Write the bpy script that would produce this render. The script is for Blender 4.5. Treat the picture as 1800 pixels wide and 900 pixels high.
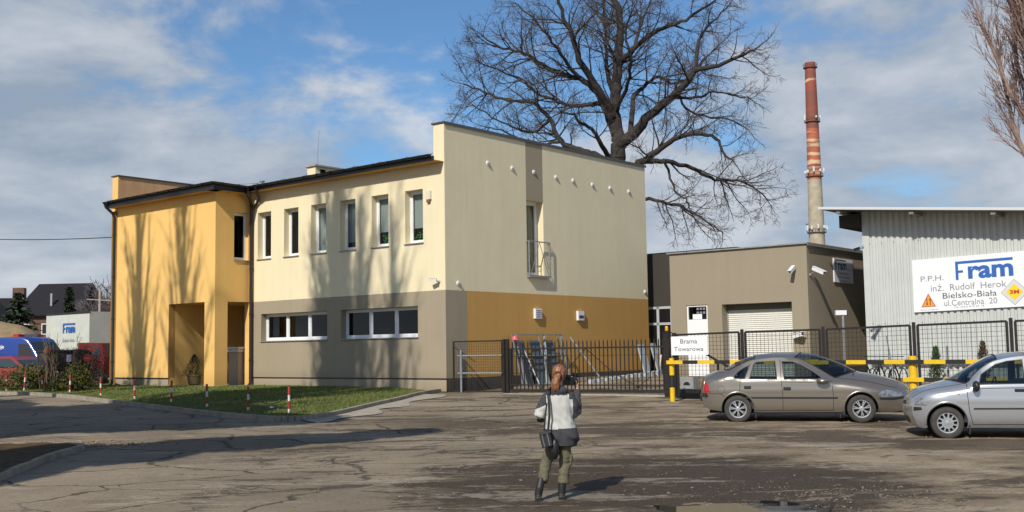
import bpy, bmesh, math, random
from math import sin, cos, pi, sqrt, radians, atan2, floor
from mathutils import Vector, Matrix, noise, geometry
for o in list(bpy.data.objects): bpy.data.objects.remove(o)
S = bpy.context.scene
COL = S.collection
# ---------------------------------------------------------------- camera
cd = bpy.data.cameras.new('camera'); cam = bpy.data.objects.new('camera', cd); COL.objects.link(cam)
cd.sensor_width = 36; cd.lens = 36*1908.33/1800; cd.clip_end = 6000; cd.clip_start = 0.1
R = Matrix(((0.9998815563803265, 0.015390685834484245, 0.0), (0.0013214296738502463, -0.085848881144471, -0.9963072936749281), (-0.015333852551556053, 0.9961892874327583, -0.08585905060120594)))
cam.matrix_world = Matrix.Translation((0, 0, 1.88)) @ R.to_4x4()
S.camera = cam
S.view_settings.view_transform = 'Standard'; S.view_settings.look = 'None'; S.view_settings.gamma = 1
S.view_settings.use_curve_mapping = False
S.view_settings.exposure = 0.0
S.render.resolution_x = 1024; S.render.resolution_y = 512
S.cycles.max_bounces = 6; S.cycles.transparent_max_bounces = 12
# ---------------------------------------------------------------- sun and sky
SUN_AZ, SUN_EL = radians(24.8), radians(39)      # direction the light travels towards (from +Y clockwise), height
ld = bpy.data.lights.new('sun', 'SUN'); sun = bpy.data.objects.new('sun', ld); COL.objects.link(sun)
ld.energy = 4.3; ld.angle = radians(0.53); ld.color = (1.0, 0.95, 0.86)
LD = Vector((sin(SUN_AZ)*cos(SUN_EL), cos(SUN_AZ)*cos(SUN_EL), -sin(SUN_EL)))
sun.rotation_euler = LD.to_track_quat('-Z', 'Y').to_euler(); sun.location = (-20, -30, 40)
W = bpy.data.worlds.new('World'); S.world = W; W.use_nodes = True
wt = W.node_tree; wt.nodes.clear()
def wn(t, **k):
    n = wt.nodes.new(t)
    for a, b in k.items(): setattr(n, a, b)
    return n
wl = wt.links.new
sky = wn('ShaderNodeTexSky', sky_type='NISHITA', sun_disc=False)
sky.sun_elevation = SUN_EL; sky.sun_rotation = SUN_AZ + pi; sky.air_density = 1.0; sky.dust_density = 0.6; sky.ozone_density = 2.2
bg = wn('ShaderNodeBackground'); bg.inputs[1].default_value = 1.0
out = wn('ShaderNodeOutputWorld')
tc = wn('ShaderNodeTexCoord')
sep = wn('ShaderNodeSeparateXYZ'); wl(tc.outputs['Generated'], sep.inputs[0])
def wm(op, a, b=None, c=None, clamp=False):
    n = wn('ShaderNodeMath', operation=op, use_clamp=clamp)
    for i, v in enumerate((a, b, c)):
        if v is None: continue
        if isinstance(v, (int, float)): n.inputs[i].default_value = v
        else: wl(v, n.inputs[i])
    return n.outputs[0]
BLOBS = [((-.105, .951, .292), 45, -.22), ((-.07, .97, .225), 60, -.22), ((-.40, .88, .27), 60, .22), ((-.34, .928, .16), 50, .26), ((-.31, .92, .25), 160, -.22), ((.30, .94, .16), 16, .20), ((-.15, .97, .185), 110, .24), ((-.28, .91, .29), 220, .25), ((.24, .92, .30), 120, -.12), ((-.18, .94, .29), 200, .10)]
# cloud layer: direction projected on a flat sheet overhead
zc = wm('ADD', wm('MAXIMUM', sep.outputs[2], 0.0), 0.16)
cu = wm('DIVIDE', sep.outputs[0], zc); cv = wm('DIVIDE', sep.outputs[1], zc)
cb = wn('ShaderNodeCombineXYZ'); wl(cu, cb.inputs[0]); wl(cv, cb.inputs[1]); cb.inputs[2].default_value = 3.7
def wnoise(scale, det, rough, vec, dist=0.0):
    n = wn('ShaderNodeTexNoise'); n.inputs['Scale'].default_value = scale; n.inputs['Detail'].default_value = det
    n.inputs['Roughness'].default_value = rough; n.inputs['Distortion'].default_value = dist; wl(vec, n.inputs['Vector']); return n.outputs[0]
n1 = wnoise(0.95, 9, 0.56, cb.outputs[0], 0.3)
mp = wn('ShaderNodeMapping'); wl(cb.outputs[0], mp.inputs[0]); mp.inputs['Location'].default_value = (5.2, 1.3, 0); mp.inputs['Scale'].default_value = (0.8, 1.0, 1); mp.inputs['Rotation'].default_value = (0, 0, 0.5)
n2 = wnoise(3.4, 10, 0.6, mp.outputs[0], 0.35)
n3 = wnoise(1.7, 8, 0.55, mp.outputs[0], 0.2)
# blue hole high ahead: fewer clouds with height, more to the sides
m4 = wn('ShaderNodeMapping'); wl(tc.outputs['Generated'], m4.inputs[0]); m4.inputs['Scale'].default_value = (7.5, 7.5, 15); m4.inputs['Location'].default_value = (1.7, 0.4, 2.2)
n4 = wnoise(1.0, 9, 0.58, m4.outputs[0], 0.25)
cov = wm('ADD', wm('ADD', wm('MULTIPLY', n1, 0.7), wm('MULTIPLY', n4, 1.35)), wm('ADD', wm('MULTIPLY', n2, 0.5), -0.77))
side = wm('ABSOLUTE', wm('ADD', sep.outputs[0], 0.03))
bias = wm('ADD', wm('MULTIPLY', wm('SUBTRACT', 0.27, sep.outputs[2]), 0.75), wm('MULTIPLY', side, 0.12))
def blob(v, k, a):                              # a cloud bank (or a gap) in a given direction of the sky
    d = wn('ShaderNodeVectorMath', operation='DOT_PRODUCT'); wl(tc.outputs['Generated'], d.inputs[0]); d.inputs[1].default_value = v
    return wm('MULTIPLY', wm('EXPONENT', wm('MULTIPLY', wm('SUBTRACT', d.outputs['Value'], 1.0), k)), a)
for v, k, a in BLOBS: bias = wm('ADD', bias, blob(v, k, a))
dens = wn('ShaderNodeMapRange'); dens.interpolation_type = 'SMOOTHSTEP'
wl(wm('ADD', cov, bias), dens.inputs[0]); dens.inputs[1].default_value = 0.34; dens.inputs[2].default_value = 0.72
dens.inputs[3].default_value = 0.0; dens.inputs[4].default_value = 0.97
skc = wn('ShaderNodeVectorMath', operation='SCALE'); wl(sky.outputs[0], skc.inputs[0]); skc.inputs['Scale'].default_value = 0.105
skt = wn('ShaderNodeMix', data_type='RGBA', blend_type='MULTIPLY'); skt.inputs[0].default_value = 1.0
wl(skc.outputs[0], skt.inputs[6]); skt.inputs[7].default_value = (0.70, 0.95, 1.14, 1)
shade = wn('ShaderNodeMapRange'); wl(wm('ADD', wm('MULTIPLY', n3, 0.4), wm('MULTIPLY', n4, 0.6)), shade.inputs[0]); shade.inputs[1].default_value = 0.40; shade.inputs[2].default_value = 0.64
cr = wn('ShaderNodeMix', data_type='RGBA'); wl(shade.outputs[0], cr.inputs[0]); cr.inputs[6].default_value = (0.31, 0.38, 0.48, 1); cr.inputs[7].default_value = (0.65, 0.685, 0.735, 1)
mx = wn('ShaderNodeMix', data_type='RGBA'); wl(dens.outputs[0], mx.inputs[0]); wl(skt.outputs[2], mx.inputs[6]); wl(cr.outputs[2], mx.inputs[7])
wl(mx.outputs[2], bg.inputs[0]); wl(bg.outputs[0], out.inputs[0])

# ---------------------------------------------------------------- frames and helpers
TH = radians(-39.652)
OX, OY = -2.232, 36.143                        # the office's street corner
AX = Vector((cos(TH), sin(TH), 0)); BX = Vector((-sin(TH), cos(TH), 0))
def BW(a, b, z=0.0):                           # site frame (a along the street fronts, b into the plot) to world
    return Vector((OX + a*AX.x + b*BX.x, OY + a*AX.y + b*BX.y, z))
def WB(x, y):
    d = Vector((x-OX, y-OY, 0)); return d.dot(AX), d.dot(BX)
def sstep(t): t = min(1, max(0, t)); return t*t*(3-2*t)
def G(x, y):                                   # ground height
    z = min(0.5, 0.022*max(0.0, y-13.5))
    a, b = WB(x, y)
    if a > -1 and b > 1.5: z += 0.3*sstep((b-1.5)/5.5)*sstep((a+1)/1.5)
    if y > 60: z += 0.4*sstep((y-60)/60)
    return z
OFF = {}
def props(o, label=None, cat=None, group=None, kind=None):
    if label: o['label'] = label
    if cat: o['category'] = cat
    if group: o['group'] = group
    if kind: o['kind'] = kind
    return o
def thing(name, label, cat, loc, rz=0.0, group=None):
    o = bpy.data.objects.new(name, None); COL.objects.link(o); o.empty_display_size = 0.3
    o.location = loc; o.rotation_euler = (0, 0, rz)
    OFF[o.name] = (0, 0, 0)
    return props(o, label, cat, group)
def thingB(name, label, cat, a, b, z, group=None):
    o = thing(name, label, cat, BW(a, b, z), TH, group); OFF[o.name] = (a, b, z); return o
def children(o): return [c for c in bpy.data.objects if c.parent == o]
def copy_tree(o, parent=None, kids=None):
    if kids is None:
        kids = {}
        for c in bpy.data.objects:
            if c.parent: kids.setdefault(c.parent.name, []).append(c)
    c = o.copy(); COL.objects.link(c); c.parent = parent
    for ch in kids.get(o.name, []): copy_tree(ch, c, kids)
    return c
class MB:
    def __init__(s): s.v = []; s.f = []; s.m = []
    def add(s, vs, fs, mi=0):
        k = len(s.v); s.v.extend([tuple(p) for p in vs]); s.f.extend([tuple(i+k for i in f) for f in fs]); s.m.extend([mi]*len(fs)); return s
    def quad(s, a, b, c, d, mi=0): return s.add([a, b, c, d], [(0, 1, 2, 3)], mi)
    def box(s, x0, x1, y0, y1, z0, z1, mi=0):
        vs = [(x, y, z) for z in (z0, z1) for y in (y0, y1) for x in (x0, x1)]
        return s.add(vs, [(0, 2, 3, 1), (4, 5, 7, 6), (0, 1, 5, 4), (2, 6, 7, 3), (0, 4, 6, 2), (1, 3, 7, 5)], mi)
    def obox(s, c, ax, hx, hy, hz, mi=0):      # oriented box: centre, 3 unit axes, half sizes
        c = Vector(c); X, Y, Z = [Vector(a) for a in ax]
        vs = [c + X*(i*hx) + Y*(j*hy) + Z*(k*hz) for k in (-1, 1) for j in (-1, 1) for i in (-1, 1)]
        return s.add(vs, [(0, 2, 3, 1), (4, 5, 7, 6), (0, 1, 5, 4), (2, 6, 7, 3), (0, 4, 6, 2), (1, 3, 7, 5)], mi)
    def bar(s, p, q, w, h=None, mi=0, up=(0, 0, 1)):
        p, q = Vector(p), Vector(q); h = w if h is None else h
        d = (q-p); L = d.length; d.normalize(); u = Vector(up)
        if abs(d.dot(u)) > 0.95: u = Vector((1, 0, 0))
        X = d.cross(u).normalized(); Z = X.cross(d)
        return s.obox((p+q)/2, (X, d, Z), w/2, L/2, h/2, mi)
    def tube(s, pts, rad, n=6, mi=0, caps=True):
        pts = [Vector(p) for p in pts]
        if isinstance(rad, (int, float)): rad = [rad]*len(pts)
        rings = []; prev = None; vs = []
        for i, p in enumerate(pts):
            d = (pts[min(i+1, len(pts)-1)] - pts[max(i-1, 0)])
            if d.length < 1e-9: d = Vector((0, 0, 1))
            d.normalize()
            if prev is None:
                u = Vector((1, 0, 0)) if abs(d.x) < 0.8 else Vector((0, 1, 0))
            else: u = prev
            u = (u - d*u.dot(d)); u.normalize(); prev = u; w = d.cross(u)
            for k in range(n):
                t = 2*pi*k/n; vs.append(p + (u*cos(t) + w*sin(t))*rad[i])
        fs = []
        for i in range(len(pts)-1):
            for k in range(n):
                k2 = (k+1) % n; fs.append((i*n+k, i*n+k2, (i+1)*n+k2, (i+1)*n+k))
        if caps:
            fs.append(tuple(range(n))[::-1]); fs.append(tuple((len(pts)-1)*n+k for k in range(n)))
        return s.add(vs, fs, mi)
    def cyl(s, p, q, r, r2=None, n=16, mi=0): return s.tube([p, q], [r, r if r2 is None else r2], n, mi)
    def lathe(s, prof, n=24, c=(0, 0, 0), axis='z', mi=0, close=False):
        vs = []; fs = []
        for r, h in prof:
            for k in range(n):
                t = 2*pi*k/n; x, y = r*cos(t), r*sin(t)
                vs.append((c[0]+x, c[1]+y, c[2]+h) if axis == 'z' else ((c[0]+x, c[1]+h, c[2]+y) if axis == 'y' else (c[0]+h, c[1]+x, c[2]+y)))
        for i in range(len(prof)-1):
            for k in range(n):
                k2 = (k+1) % n; fs.append((i*n+k, i*n+k2, (i+1)*n+k2, (i+1)*n+k))
        if close: fs.append(tuple(range(n))[::-1]); fs.append(tuple((len(prof)-1)*n+k for k in range(n)))
        return s.add(vs, fs, mi)
    def prism(s, poly, f, t, mi=0):            # poly 2D, f(u,v,d)->3D, thickness t
        n = len(poly); vs = [f(u, v, 0) for u, v in poly] + [f(u, v, t) for u, v in poly]
        fs = [tuple(range(n)), tuple(range(2*n-1, n-1, -1))] + [(i, (i+1) % n, n+(i+1) % n, n+i) for i in range(n)]
        return s.add(vs, fs, mi)
    def ell(s, c, rx, ry, rz, n=12, m=8, mi=0):
        vs = []; fs = []
        for i in range(m+1):
            t = pi*i/m
            for k in range(n):
                p = 2*pi*k/n; vs.append((c[0]+rx*sin(t)*cos(p), c[1]+ry*sin(t)*sin(p), c[2]+rz*cos(t)))
        for i in range(m):
            for k in range(n): fs.append((i*n+k, (i+1)*n+k, (i+1)*n+(k+1) % n, i*n+(k+1) % n))
        return s.add(vs, fs, mi)
    def build(s, name, mats, parent=None, smooth=False, sharp=35, fix=True, ws=False):
        me = bpy.data.meshes.new(name)
        off = OFF.get(parent.name, (0, 0, 0)) if parent is not None else (0, 0, 0)
        vs = [(x-off[0], y-off[1], z-off[2]) for x, y, z in s.v] if off != (0, 0, 0) else s.v
        me.from_pydata(vs, [], s.f)
        if not isinstance(mats, (list, tuple)): mats = [mats]
        for m in mats: me.materials.append(m)
        if len(mats) > 1:
            for p, m in zip(me.polygons, s.m): p.material_index = m
        if fix and len(s.f) < 60000:
            bm = bmesh.new(); bm.from_mesh(me); bmesh.ops.remove_doubles(bm, verts=bm.verts, dist=1e-5)
            bmesh.ops.recalc_face_normals(bm, faces=bm.faces); bm.to_mesh(me); bm.free()
        if smooth:
            me.polygons.foreach_set('use_smooth', [True]*len(me.polygons))
            if sharp: me.set_sharp_from_angle(angle=radians(sharp))
        me.update()
        o = bpy.data.objects.new(name, me); COL.objects.link(o)
        if parent is not None:
            o.parent = parent; OFF[o.name] = off
        return o
# ---------------------------------------------------------------- materials
def mat(name, col, rough=0.6, metal=0.0, spec=0.5, var=0.0, vscale=2.0, bump=0.0, bscale=40.0, coat=0.0, emit=None, dirt=None, sub=0.0):
    m = bpy.data.materials.new(name); m.use_nodes = True; nt = m.node_tree; b = nt.nodes['Principled BSDF']
    b.inputs['Base Color'].default_value = (*col, 1); b.inputs['Roughness'].default_value = rough; b.inputs['Metallic'].default_value = metal
    b.inputs['Specular IOR Level'].default_value = spec
    if coat: b.inputs['Coat Weight'].default_value = coat; b.inputs['Coat Roughness'].default_value = 0.06
    if emit: b.inputs['Emission Color'].default_value = (*emit[0], 1); b.inputs['Emission Strength'].default_value = emit[1]
    L = nt.links.new
    if var or bump:
        t = nt.nodes.new('ShaderNodeTexCoord')
    if var:
        n = nt.nodes.new('ShaderNodeTexNoise'); n.inputs['Scale'].default_value = vscale; n.inputs['Detail'].default_value = 6; n.inputs['Roughness'].default_value = 0.6
        L(t.outputs['Object'], n.inputs['Vector'])
        mr = nt.nodes.new('ShaderNodeMapRange'); L(n.outputs[0], mr.inputs[0]); mr.inputs[1].default_value = 0.3; mr.inputs[2].default_value = 0.7
        mx = nt.nodes.new('ShaderNodeMix'); mx.data_type = 'RGBA'; L(mr.outputs[0], mx.inputs[0])
        c2 = dirt or tuple(max(0, c*(1-var)) for c in col)
        mx.inputs[6].default_value = (*[min(1, c*(1+var*0.4)) for c in col], 1); mx.inputs[7].default_value = (*c2, 1)
        L(mx.outputs[2], b.inputs['Base Color'])
    if bump:
        n2 = nt.nodes.new('ShaderNodeTexNoise'); n2.inputs['Scale'].default_value = bscale; n2.inputs['Detail'].default_value = 4
        L(t.outputs['Object'], n2.inputs['Vector'])
        bp = nt.nodes.new('ShaderNodeBump'); bp.inputs['Strength'].default_value = bump; bp.inputs['Distance'].default_value = 0.02
        L(n2.outputs[0], bp.inputs['Height']); L(bp.outputs[0], b.inputs['Normal'])
    return m
def plaster(name, col, stain=0.10):
    # stucco: fine grain, faint blotches and rain streaks running down
    m = bpy.data.materials.new(name); m.use_nodes = True; nt = m.node_tree; b = nt.nodes['Principled BSDF']; L = nt.links.new
    b.inputs['Roughness'].default_value = 0.92; b.inputs['Specular IOR Level'].default_value = 0.15
    t = nt.nodes.new('ShaderNodeTexCoord')
    def nz(scale, det, vec, r=0.6):
        n = nt.nodes.new('ShaderNodeTexNoise'); n.inputs['Scale'].default_value = scale; n.inputs['Detail'].default_value = det; n.inputs['Roughness'].default_value = r; L(vec, n.inputs['Vector']); return n.outputs[0]
    mpn = nt.nodes.new('ShaderNodeMapping'); mpn.inputs['Scale'].default_value = (1.6, 1.6, 0.12); L(t.outputs['Object'], mpn.inputs[0])
    a = nz(0.7, 5, t.outputs['Object']); s2 = nz(2.2, 6, mpn.outputs[0], 0.65); g = nz(26, 4, t.outputs['Object'], 0.7)
    def mth(op, x, y):
        n = nt.nodes.new('ShaderNodeMath'); n.operation = op
        for i, v in enumerate((x, y)):
            if isinstance(v, (int, float)): n.inputs[i].default_value = v
            else: L(v, n.inputs[i])
        return n.outputs[0]
    s = mth('ADD', mth('ADD', mth('MULTIPLY', a, 0.35), mth('MULTIPLY', s2, 0.30)), mth('MULTIPLY', g, 0.35))
    mr = nt.nodes.new('ShaderNodeMapRange'); L(s, mr.inputs[0]); mr.inputs[1].default_value = 0.36; mr.inputs[2].default_value = 0.66
    mx = nt.nodes.new('ShaderNodeMix'); mx.data_type = 'RGBA'; L(mr.outputs[0], mx.inputs[0])
    mx.inputs[6].default_value = (*[c*(1-stain) for c in col], 1); mx.inputs[7].default_value = (*[min(1, c*(1+stain*0.5)) for c in col], 1)
    # splashed dirt along the foot of the wall
    spz = nt.nodes.new('ShaderNodeSeparateXYZ'); L(t.outputs['Object'], spz.inputs[0])
    mz = nt.nodes.new('ShaderNodeMapRange'); L(mth('ADD', spz.outputs[2], mth('MULTIPLY', s2, -0.5)), mz.inputs[0]); mz.inputs[1].default_value = 0.65; mz.inputs[2].default_value = -0.1; mz.inputs[3].default_value = 0; mz.inputs[4].default_value = 0.75
    md = nt.nodes.new('ShaderNodeMix'); md.data_type = 'RGBA'; md.blend_type = 'MULTIPLY'; L(mth('MULTIPLY', mz.outputs[0], mth('ADD', g, 0.1)), md.inputs[0]); L(mx.outputs[2], md.inputs[6]); md.inputs[7].default_value = (0.42, 0.38, 0.33, 1)
    L(md.outputs[2], b.inputs['Base Color'])
    n2 = nz(160, 3, t.outputs['Object'], 0.7); n3 = nz(6, 3, t.outputs['Object'])
    bp = nt.nodes.new('ShaderNodeBump'); bp.inputs['Strength'].default_value = 0.35; bp.inputs['Distance'].default_value = 0.006
    L(mth('ADD', n2, mth('MULTIPLY', n3, 0.9)), bp.inputs['Height']); L(bp.outputs[0], b.inputs['Normal'])
    return m
def glass(name, tint=(0.75, 0.8, 0.78), refl=0.9, base=0.06):
    m = bpy.data.materials.new(name); m.use_nodes = True; nt = m.node_tree; nt.nodes.clear(); L = nt.links.new
    o = nt.nodes.new('ShaderNodeOutputMaterial'); tr = nt.nodes.new('ShaderNodeBsdfTransparent'); gl = nt.nodes.new('ShaderNodeBsdfGlossy')
    tr.inputs[0].default_value = (*tint, 1); gl.inputs['Roughness'].default_value = 0.02; gl.inputs[0].default_value = (refl, refl, refl, 1)
    lw = nt.nodes.new('ShaderNodeLayerWeight'); lw.inputs[0].default_value = 0.5; fr = nt.nodes.new('ShaderNodeMath'); fr.operation = 'POWER'; L(lw.outputs['Facing'], fr.inputs[0]); fr.inputs[1].default_value = 4.5
    ad = nt.nodes.new('ShaderNodeMath'); ad.operation = 'ADD'; ad.use_clamp = True; ad.inputs[1].default_value = base+0.045; L(fr.outputs[0], ad.inputs[0])
    mx = nt.nodes.new('ShaderNodeMixShader'); L(ad.outputs[0], mx.inputs[0]); L(tr.outputs[0], mx.inputs[1]); L(gl.outputs[0], mx.inputs[2]); L(mx.outputs[0], o.inputs[0])
    return m
M = dict(
 cream=plaster('cream plaster', (0.82, 0.71, 0.47)), brown=plaster('brown plaster', (0.36, 0.30, 0.21)),
 dkbrown=plaster('dark brown plaster', (0.15, 0.125, 0.105)), plinthd=plaster('dark plinth', (0.10, 0.09, 0.078)),
 yellow=plaster('yellow plaster', (0.84, 0.52, 0.175)), ochre=plaster('ochre plaster', (0.57, 0.33, 0.105)),
 plinth=plaster('beige plinth', (0.44, 0.37, 0.27)), gplaster=plaster('garage plaster', (0.315, 0.265, 0.19)),
 charcoal=plaster('charcoal plaster and recess shade', (0.055, 0.05, 0.043)), raw=plaster('raw stained plaster', (0.78, 0.46, 0.23), 0.35),
 black=mat('black paint', (0.012, 0.012, 0.012), 0.45), roofdk=mat('dark roof metal', (0.022, 0.023, 0.024), 0.38, 0.2, var=0.3, vscale=3),
 flash=mat('zinc flashing', (0.42, 0.42, 0.40), 0.45, 0.5, var=0.2, vscale=4), white=mat('white upvc', (0.80, 0.80, 0.80), 0.35, var=0.06, vscale=8),
 sill=mat('grey sill', (0.32, 0.32, 0.32), 0.5, 0.3), glass=glass('window glass', (0.50, 0.54, 0.52), 0.9, 0.0), curtain=mat('net curtain', (0.85, 0.87, 0.86), 0.9, var=0.2, vscale=30),
 beigecurtain=mat('beige curtain', (0.85, 0.72, 0.45), 0.9, var=0.2, vscale=12),
 leafy=mat('houseplant leaf', (0.25, 0.70, 0.08), 0.5), dark=mat('dark interior', (0.02, 0.02, 0.02), 0.9),
 fence=mat('black fence steel', (0.012, 0.011, 0.011), 0.45, 0.0, var=0.4, vscale=6, dirt=(0.028, 0.020, 0.016)), steel=mat('galvanised steel', (0.30, 0.32, 0.33), 0.5, 0.35, var=0.25, vscale=9),
 shutter=mat('cream roller shutter', (0.66, 0.65, 0.58), 0.5, var=0.05), doorw=mat('white door', (0.80, 0.80, 0.80), 0.45),
 signw=mat('white sign', (0.82, 0.82, 0.82), 0.4, var=0.03), blue=mat('sign blue', (0.025, 0.12, 0.42), 0.5), navy=mat('sign dark blue', (0.02, 0.035, 0.18), 0.5),
 ink=mat('dark lettering', (0.06, 0.06, 0.075), 0.6), inkgrey=mat('grey lettering', (0.22, 0.22, 0.25), 0.6), redink=mat('red lettering', (0.55, 0.04, 0.04), 0.5), orange=mat('orange sign', (0.85, 0.33, 0.02), 0.5), signy=mat('sign yellow', (0.85, 0.60, 0.02), 0.5),
 yel=mat('yellow paint', (0.80, 0.50, 0.015), 0.42, var=0.15, vscale=7), blk=mat('barrier black', (0.02, 0.02, 0.018), 0.5),
 redp=mat('red paint', (0.42, 0.035, 0.02), 0.5, var=0.35, vscale=14), whp=mat('white paint', (0.70, 0.68, 0.64), 0.55, var=0.25, vscale=14),
 conc=mat('concrete', (0.40, 0.345, 0.27), 0.9, var=0.3, vscale=5, bump=0.3, bscale=60), kerb=mat('kerb concrete', (0.32, 0.275, 0.21), 0.92, var=0.35, vscale=3, bump=0.4, bscale=40),
 pot=mat('glazed pot', (0.22, 0.15, 0.07), 0.4, var=0.4, vscale=12), amber=mat('amber lens', (0.75, 0.34, 0.01), 0.25),
 wood=mat('weathered wood', (0.22, 0.16, 0.10), 0.85, var=0.3, vscale=6))
def text(body, name, m, parent, f, u0, u1, v0, v1, d=0.004, bold=0.0, keep=False):
    # writing fitted into the rectangle u0..u1, v0..v1 of a flat panel; f(u,v,d)->3D
    cu = bpy.data.curves.new(name, 'FONT'); cu.body = body; cu.resolution_u = 3; cu.offset = bold
    ob = bpy.data.objects.new(name, cu); me0 = ob.to_mesh()
    vs = [v.co.copy() for v in me0.vertices]; fs = [tuple(p.vertices) for p in me0.polygons]; ob.to_mesh_clear()
    bpy.data.objects.remove(ob); bpy.data.curves.remove(cu)
    x0 = min(v.x for v in vs); x1 = max(v.x for v in vs); y0 = min(v.y for v in vs); y1 = max(v.y for v in vs)
    mb = MB(); mb.add([f(u0+(v.x-x0)/(x1-x0)*(u1-u0), v0+(v.y-y0)/(y1-y0)*(v1-v0), d) for v in vs], fs)
    return mb.build(name, m, parent, fix=False)
# ---------------------------------------------------------------- ground
def lines(segs):
    r = []
    for a, b, st in segs:
        n = max(1, int(round((b-a)/st))); r += [a+(b-a)*i/n for i in range(n)]
    r.append(segs[-1][1]); return r
PX, PY = 2.75, 12.75                            # puddle centre
def near_h(x, y):
    h = G(x, y)
    if y < 60 and abs(x) < 40:
        k = 1.0
        h += 0.010*noise.noise(Vector((x*0.9, y*0.9, 0))) + 0.006*noise.noise(Vector((x*3.1, y*3.1, 5)))
        h -= 0.050*math.exp(-(((x-PX)/1.25)**2 + ((y-PY)/0.85)**2))
        h += 0.016*noise.noise(Vector((x*5, y*5, 9)))*math.exp(-(((x-PX-.2)/1.9)**2 + ((y-PY-.5)/1.6)**2))
    return h
gx = lines([(-3000, -300, 300), (-300, -60, 30), (-60, -22, 4), (-22, 0.8, 0.22), (0.8, 4.6, 0.05), (4.6, 24, 0.25), (24, 60, 4), (60, 300, 30), (300, 3000, 300)])
gy = lines([(-600, -40, 80), (-40, 6, 4), (6, 11, 0.5), (11, 14.2, 0.05), (14.2, 48, 0.25), (48, 80, 3), (80, 300, 30), (300, 4500, 400)])
mb = MB(); nx = len(gx)
mb.v = [(x, y, near_h(x, y)) for y in gy for x in gx]
mb.f = [(j*nx+i, j*nx+i+1, (j+1)*nx+i+1, (j+1)*nx+i) for j in range(len(gy)-1) for i in range(nx-1)]; mb.m = [0]*len(mb.f)
def ground_mat():
    m = bpy.data.materials.new('worn asphalt'); m.use_nodes = True; nt = m.node_tree; b = nt.nodes['Principled BSDF']; L = nt.links.new
    t = nt.nodes.new('ShaderNodeTexCoord'); O = t.outputs['Object']
    def mapn(loc=(0, 0, 0), sc=(1, 1, 1), rot=0):
        n = nt.nodes.new('ShaderNodeMapping'); n.inputs['Location'].default_value = loc; n.inputs['Scale'].default_value = sc; n.inputs['Rotation'].default_value = (0, 0, rot); L(O, n.inputs[0]); return n.outputs[0]
    def nz(scale, det=5, vec=O, r=0.6, dist=0):
        n = nt.nodes.new('ShaderNodeTexNoise'); n.inputs['Scale'].default_value = scale; n.inputs['Detail'].default_value = det; n.inputs['Roughness'].default_value = r; n.inputs['Distortion'].default_value = dist; L(vec, n.inputs['Vector']); return n
    def mth(op, x, y=0, clamp=False):
        n = nt.nodes.new('ShaderNodeMath'); n.operation = op; n.use_clamp = clamp
        for i, v in enumerate((x, y)):
            if isinstance(v, (int, float)): n.inputs[i].default_value = v
            else: L(v, n.inputs[i])
        return n.outputs[0]
    def rng(x, a, c, lo=0, hi=1):
        n = nt.nodes.new('ShaderNodeMapRange'); n.interpolation_type = 'SMOOTHSTEP'; L(x, n.inputs[0]); n.inputs[1].default_value = a; n.inputs[2].default_value = c; n.inputs[3].default_value = lo; n.inputs[4].default_value = hi; return n.outputs[0]
    def mix(f, a, c, blend='MIX'):
        n = nt.nodes.new('ShaderNodeMix'); n.data_type = 'RGBA'; n.blend_type = blend
        if isinstance(f, (int, float)): n.inputs[0].default_value = f
        else: L(f, n.inputs[0])
        for i, v in ((6, a), (7, c)):
            if isinstance(v, tuple): n.inputs[i].default_value = (*v, 1)
            else: L(v, n.inputs[i])
        return n.outputs[2]
    sp = nt.nodes.new('ShaderNodeSeparateXYZ'); L(O, sp.inputs[0]); X, Y = sp.outputs[0], sp.outputs[1]
    big = nz(0.22, 4).outputs[0]; mid = nz(0.85, 7, r=0.62, dist=0.4).outputs[0]; fine = nz(24, 5, r=0.8).outputs[0]; grit = nz(120, 2).outputs[0]
    streak = nz(0.9, 8, mapn((3, 1, 0), (0.42, 1.2, 1), -0.12), 0.66, 0.5).outputs[0]
    streak2 = nz(1.1, 8, mapn((13, 7, 0), (0.34, 1.3, 1), 0.15), 0.7, 0.8).outputs[0]
    nb = nz(5.5, 7, r=0.7).outputs[0]; rough_ = mth('MULTIPLY', mth('SUBTRACT', nb, 0.5), 0.28)
    streak = mth('ADD', streak, rough_); streak2 = mth('ADD', streak2, rough_)
    asphalt = mix(rng(big, 0.35, 0.65), (0.198, 0.158, 0.111), (0.292, 0.235, 0.166))
    dirtc = mix(rng(mid, 0.3, 0.7), (0.158, 0.119, 0.078), (0.335, 0.265, 0.183))
    # the yard to the right is packed dirt, the street to the left worn asphalt
    wob = mth('ADD', X, mth('MULTIPLY', mth('SUBTRACT', big, 0.5), 9))
    right = rng(mth('SUBTRACT', wob, mth('MULTIPLY', mth('SUBTRACT', Y, 18), 0.1)), -1.2, 2.0)
    col = mix(right, asphalt, dirtc)
    # dark damp mud: an irregular belt from the walker to the puddle and across the middle
    ex = mth('DIVIDE', mth('SUBTRACT', X, 1.9), 3.0); ey = mth('DIVIDE', mth('SUBTRACT', Y, 14.9), 2.9)
    rad = mth('ADD', mth('MULTIPLY', ex, ex), mth('MULTIPLY', ey, ey))
    mud = rng(mth('ADD', rad, mth('MULTIPLY', mth('SUBTRACT', streak, 0.5), 4.6)), 1.60, 0.85)
    belt = mth('ABSOLUTE', mth('SUBTRACT', mth('SUBTRACT', Y, 23.4), mth('MULTIPLY', X, -0.52)))
    mud2 = mth('MULTIPLY', rng(mth('ADD', mth('MULTIPLY', belt, 0.55), mth('MULTIPLY', mth('SUBTRACT', streak2, 0.5), 6.0)), 0.95, 0.30), rng(X, -5.5, 0.0))
    patch = mth('MULTIPLY', rng(streak, 0.535, 0.585), rng(X, -6.5, -3.5))
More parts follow.
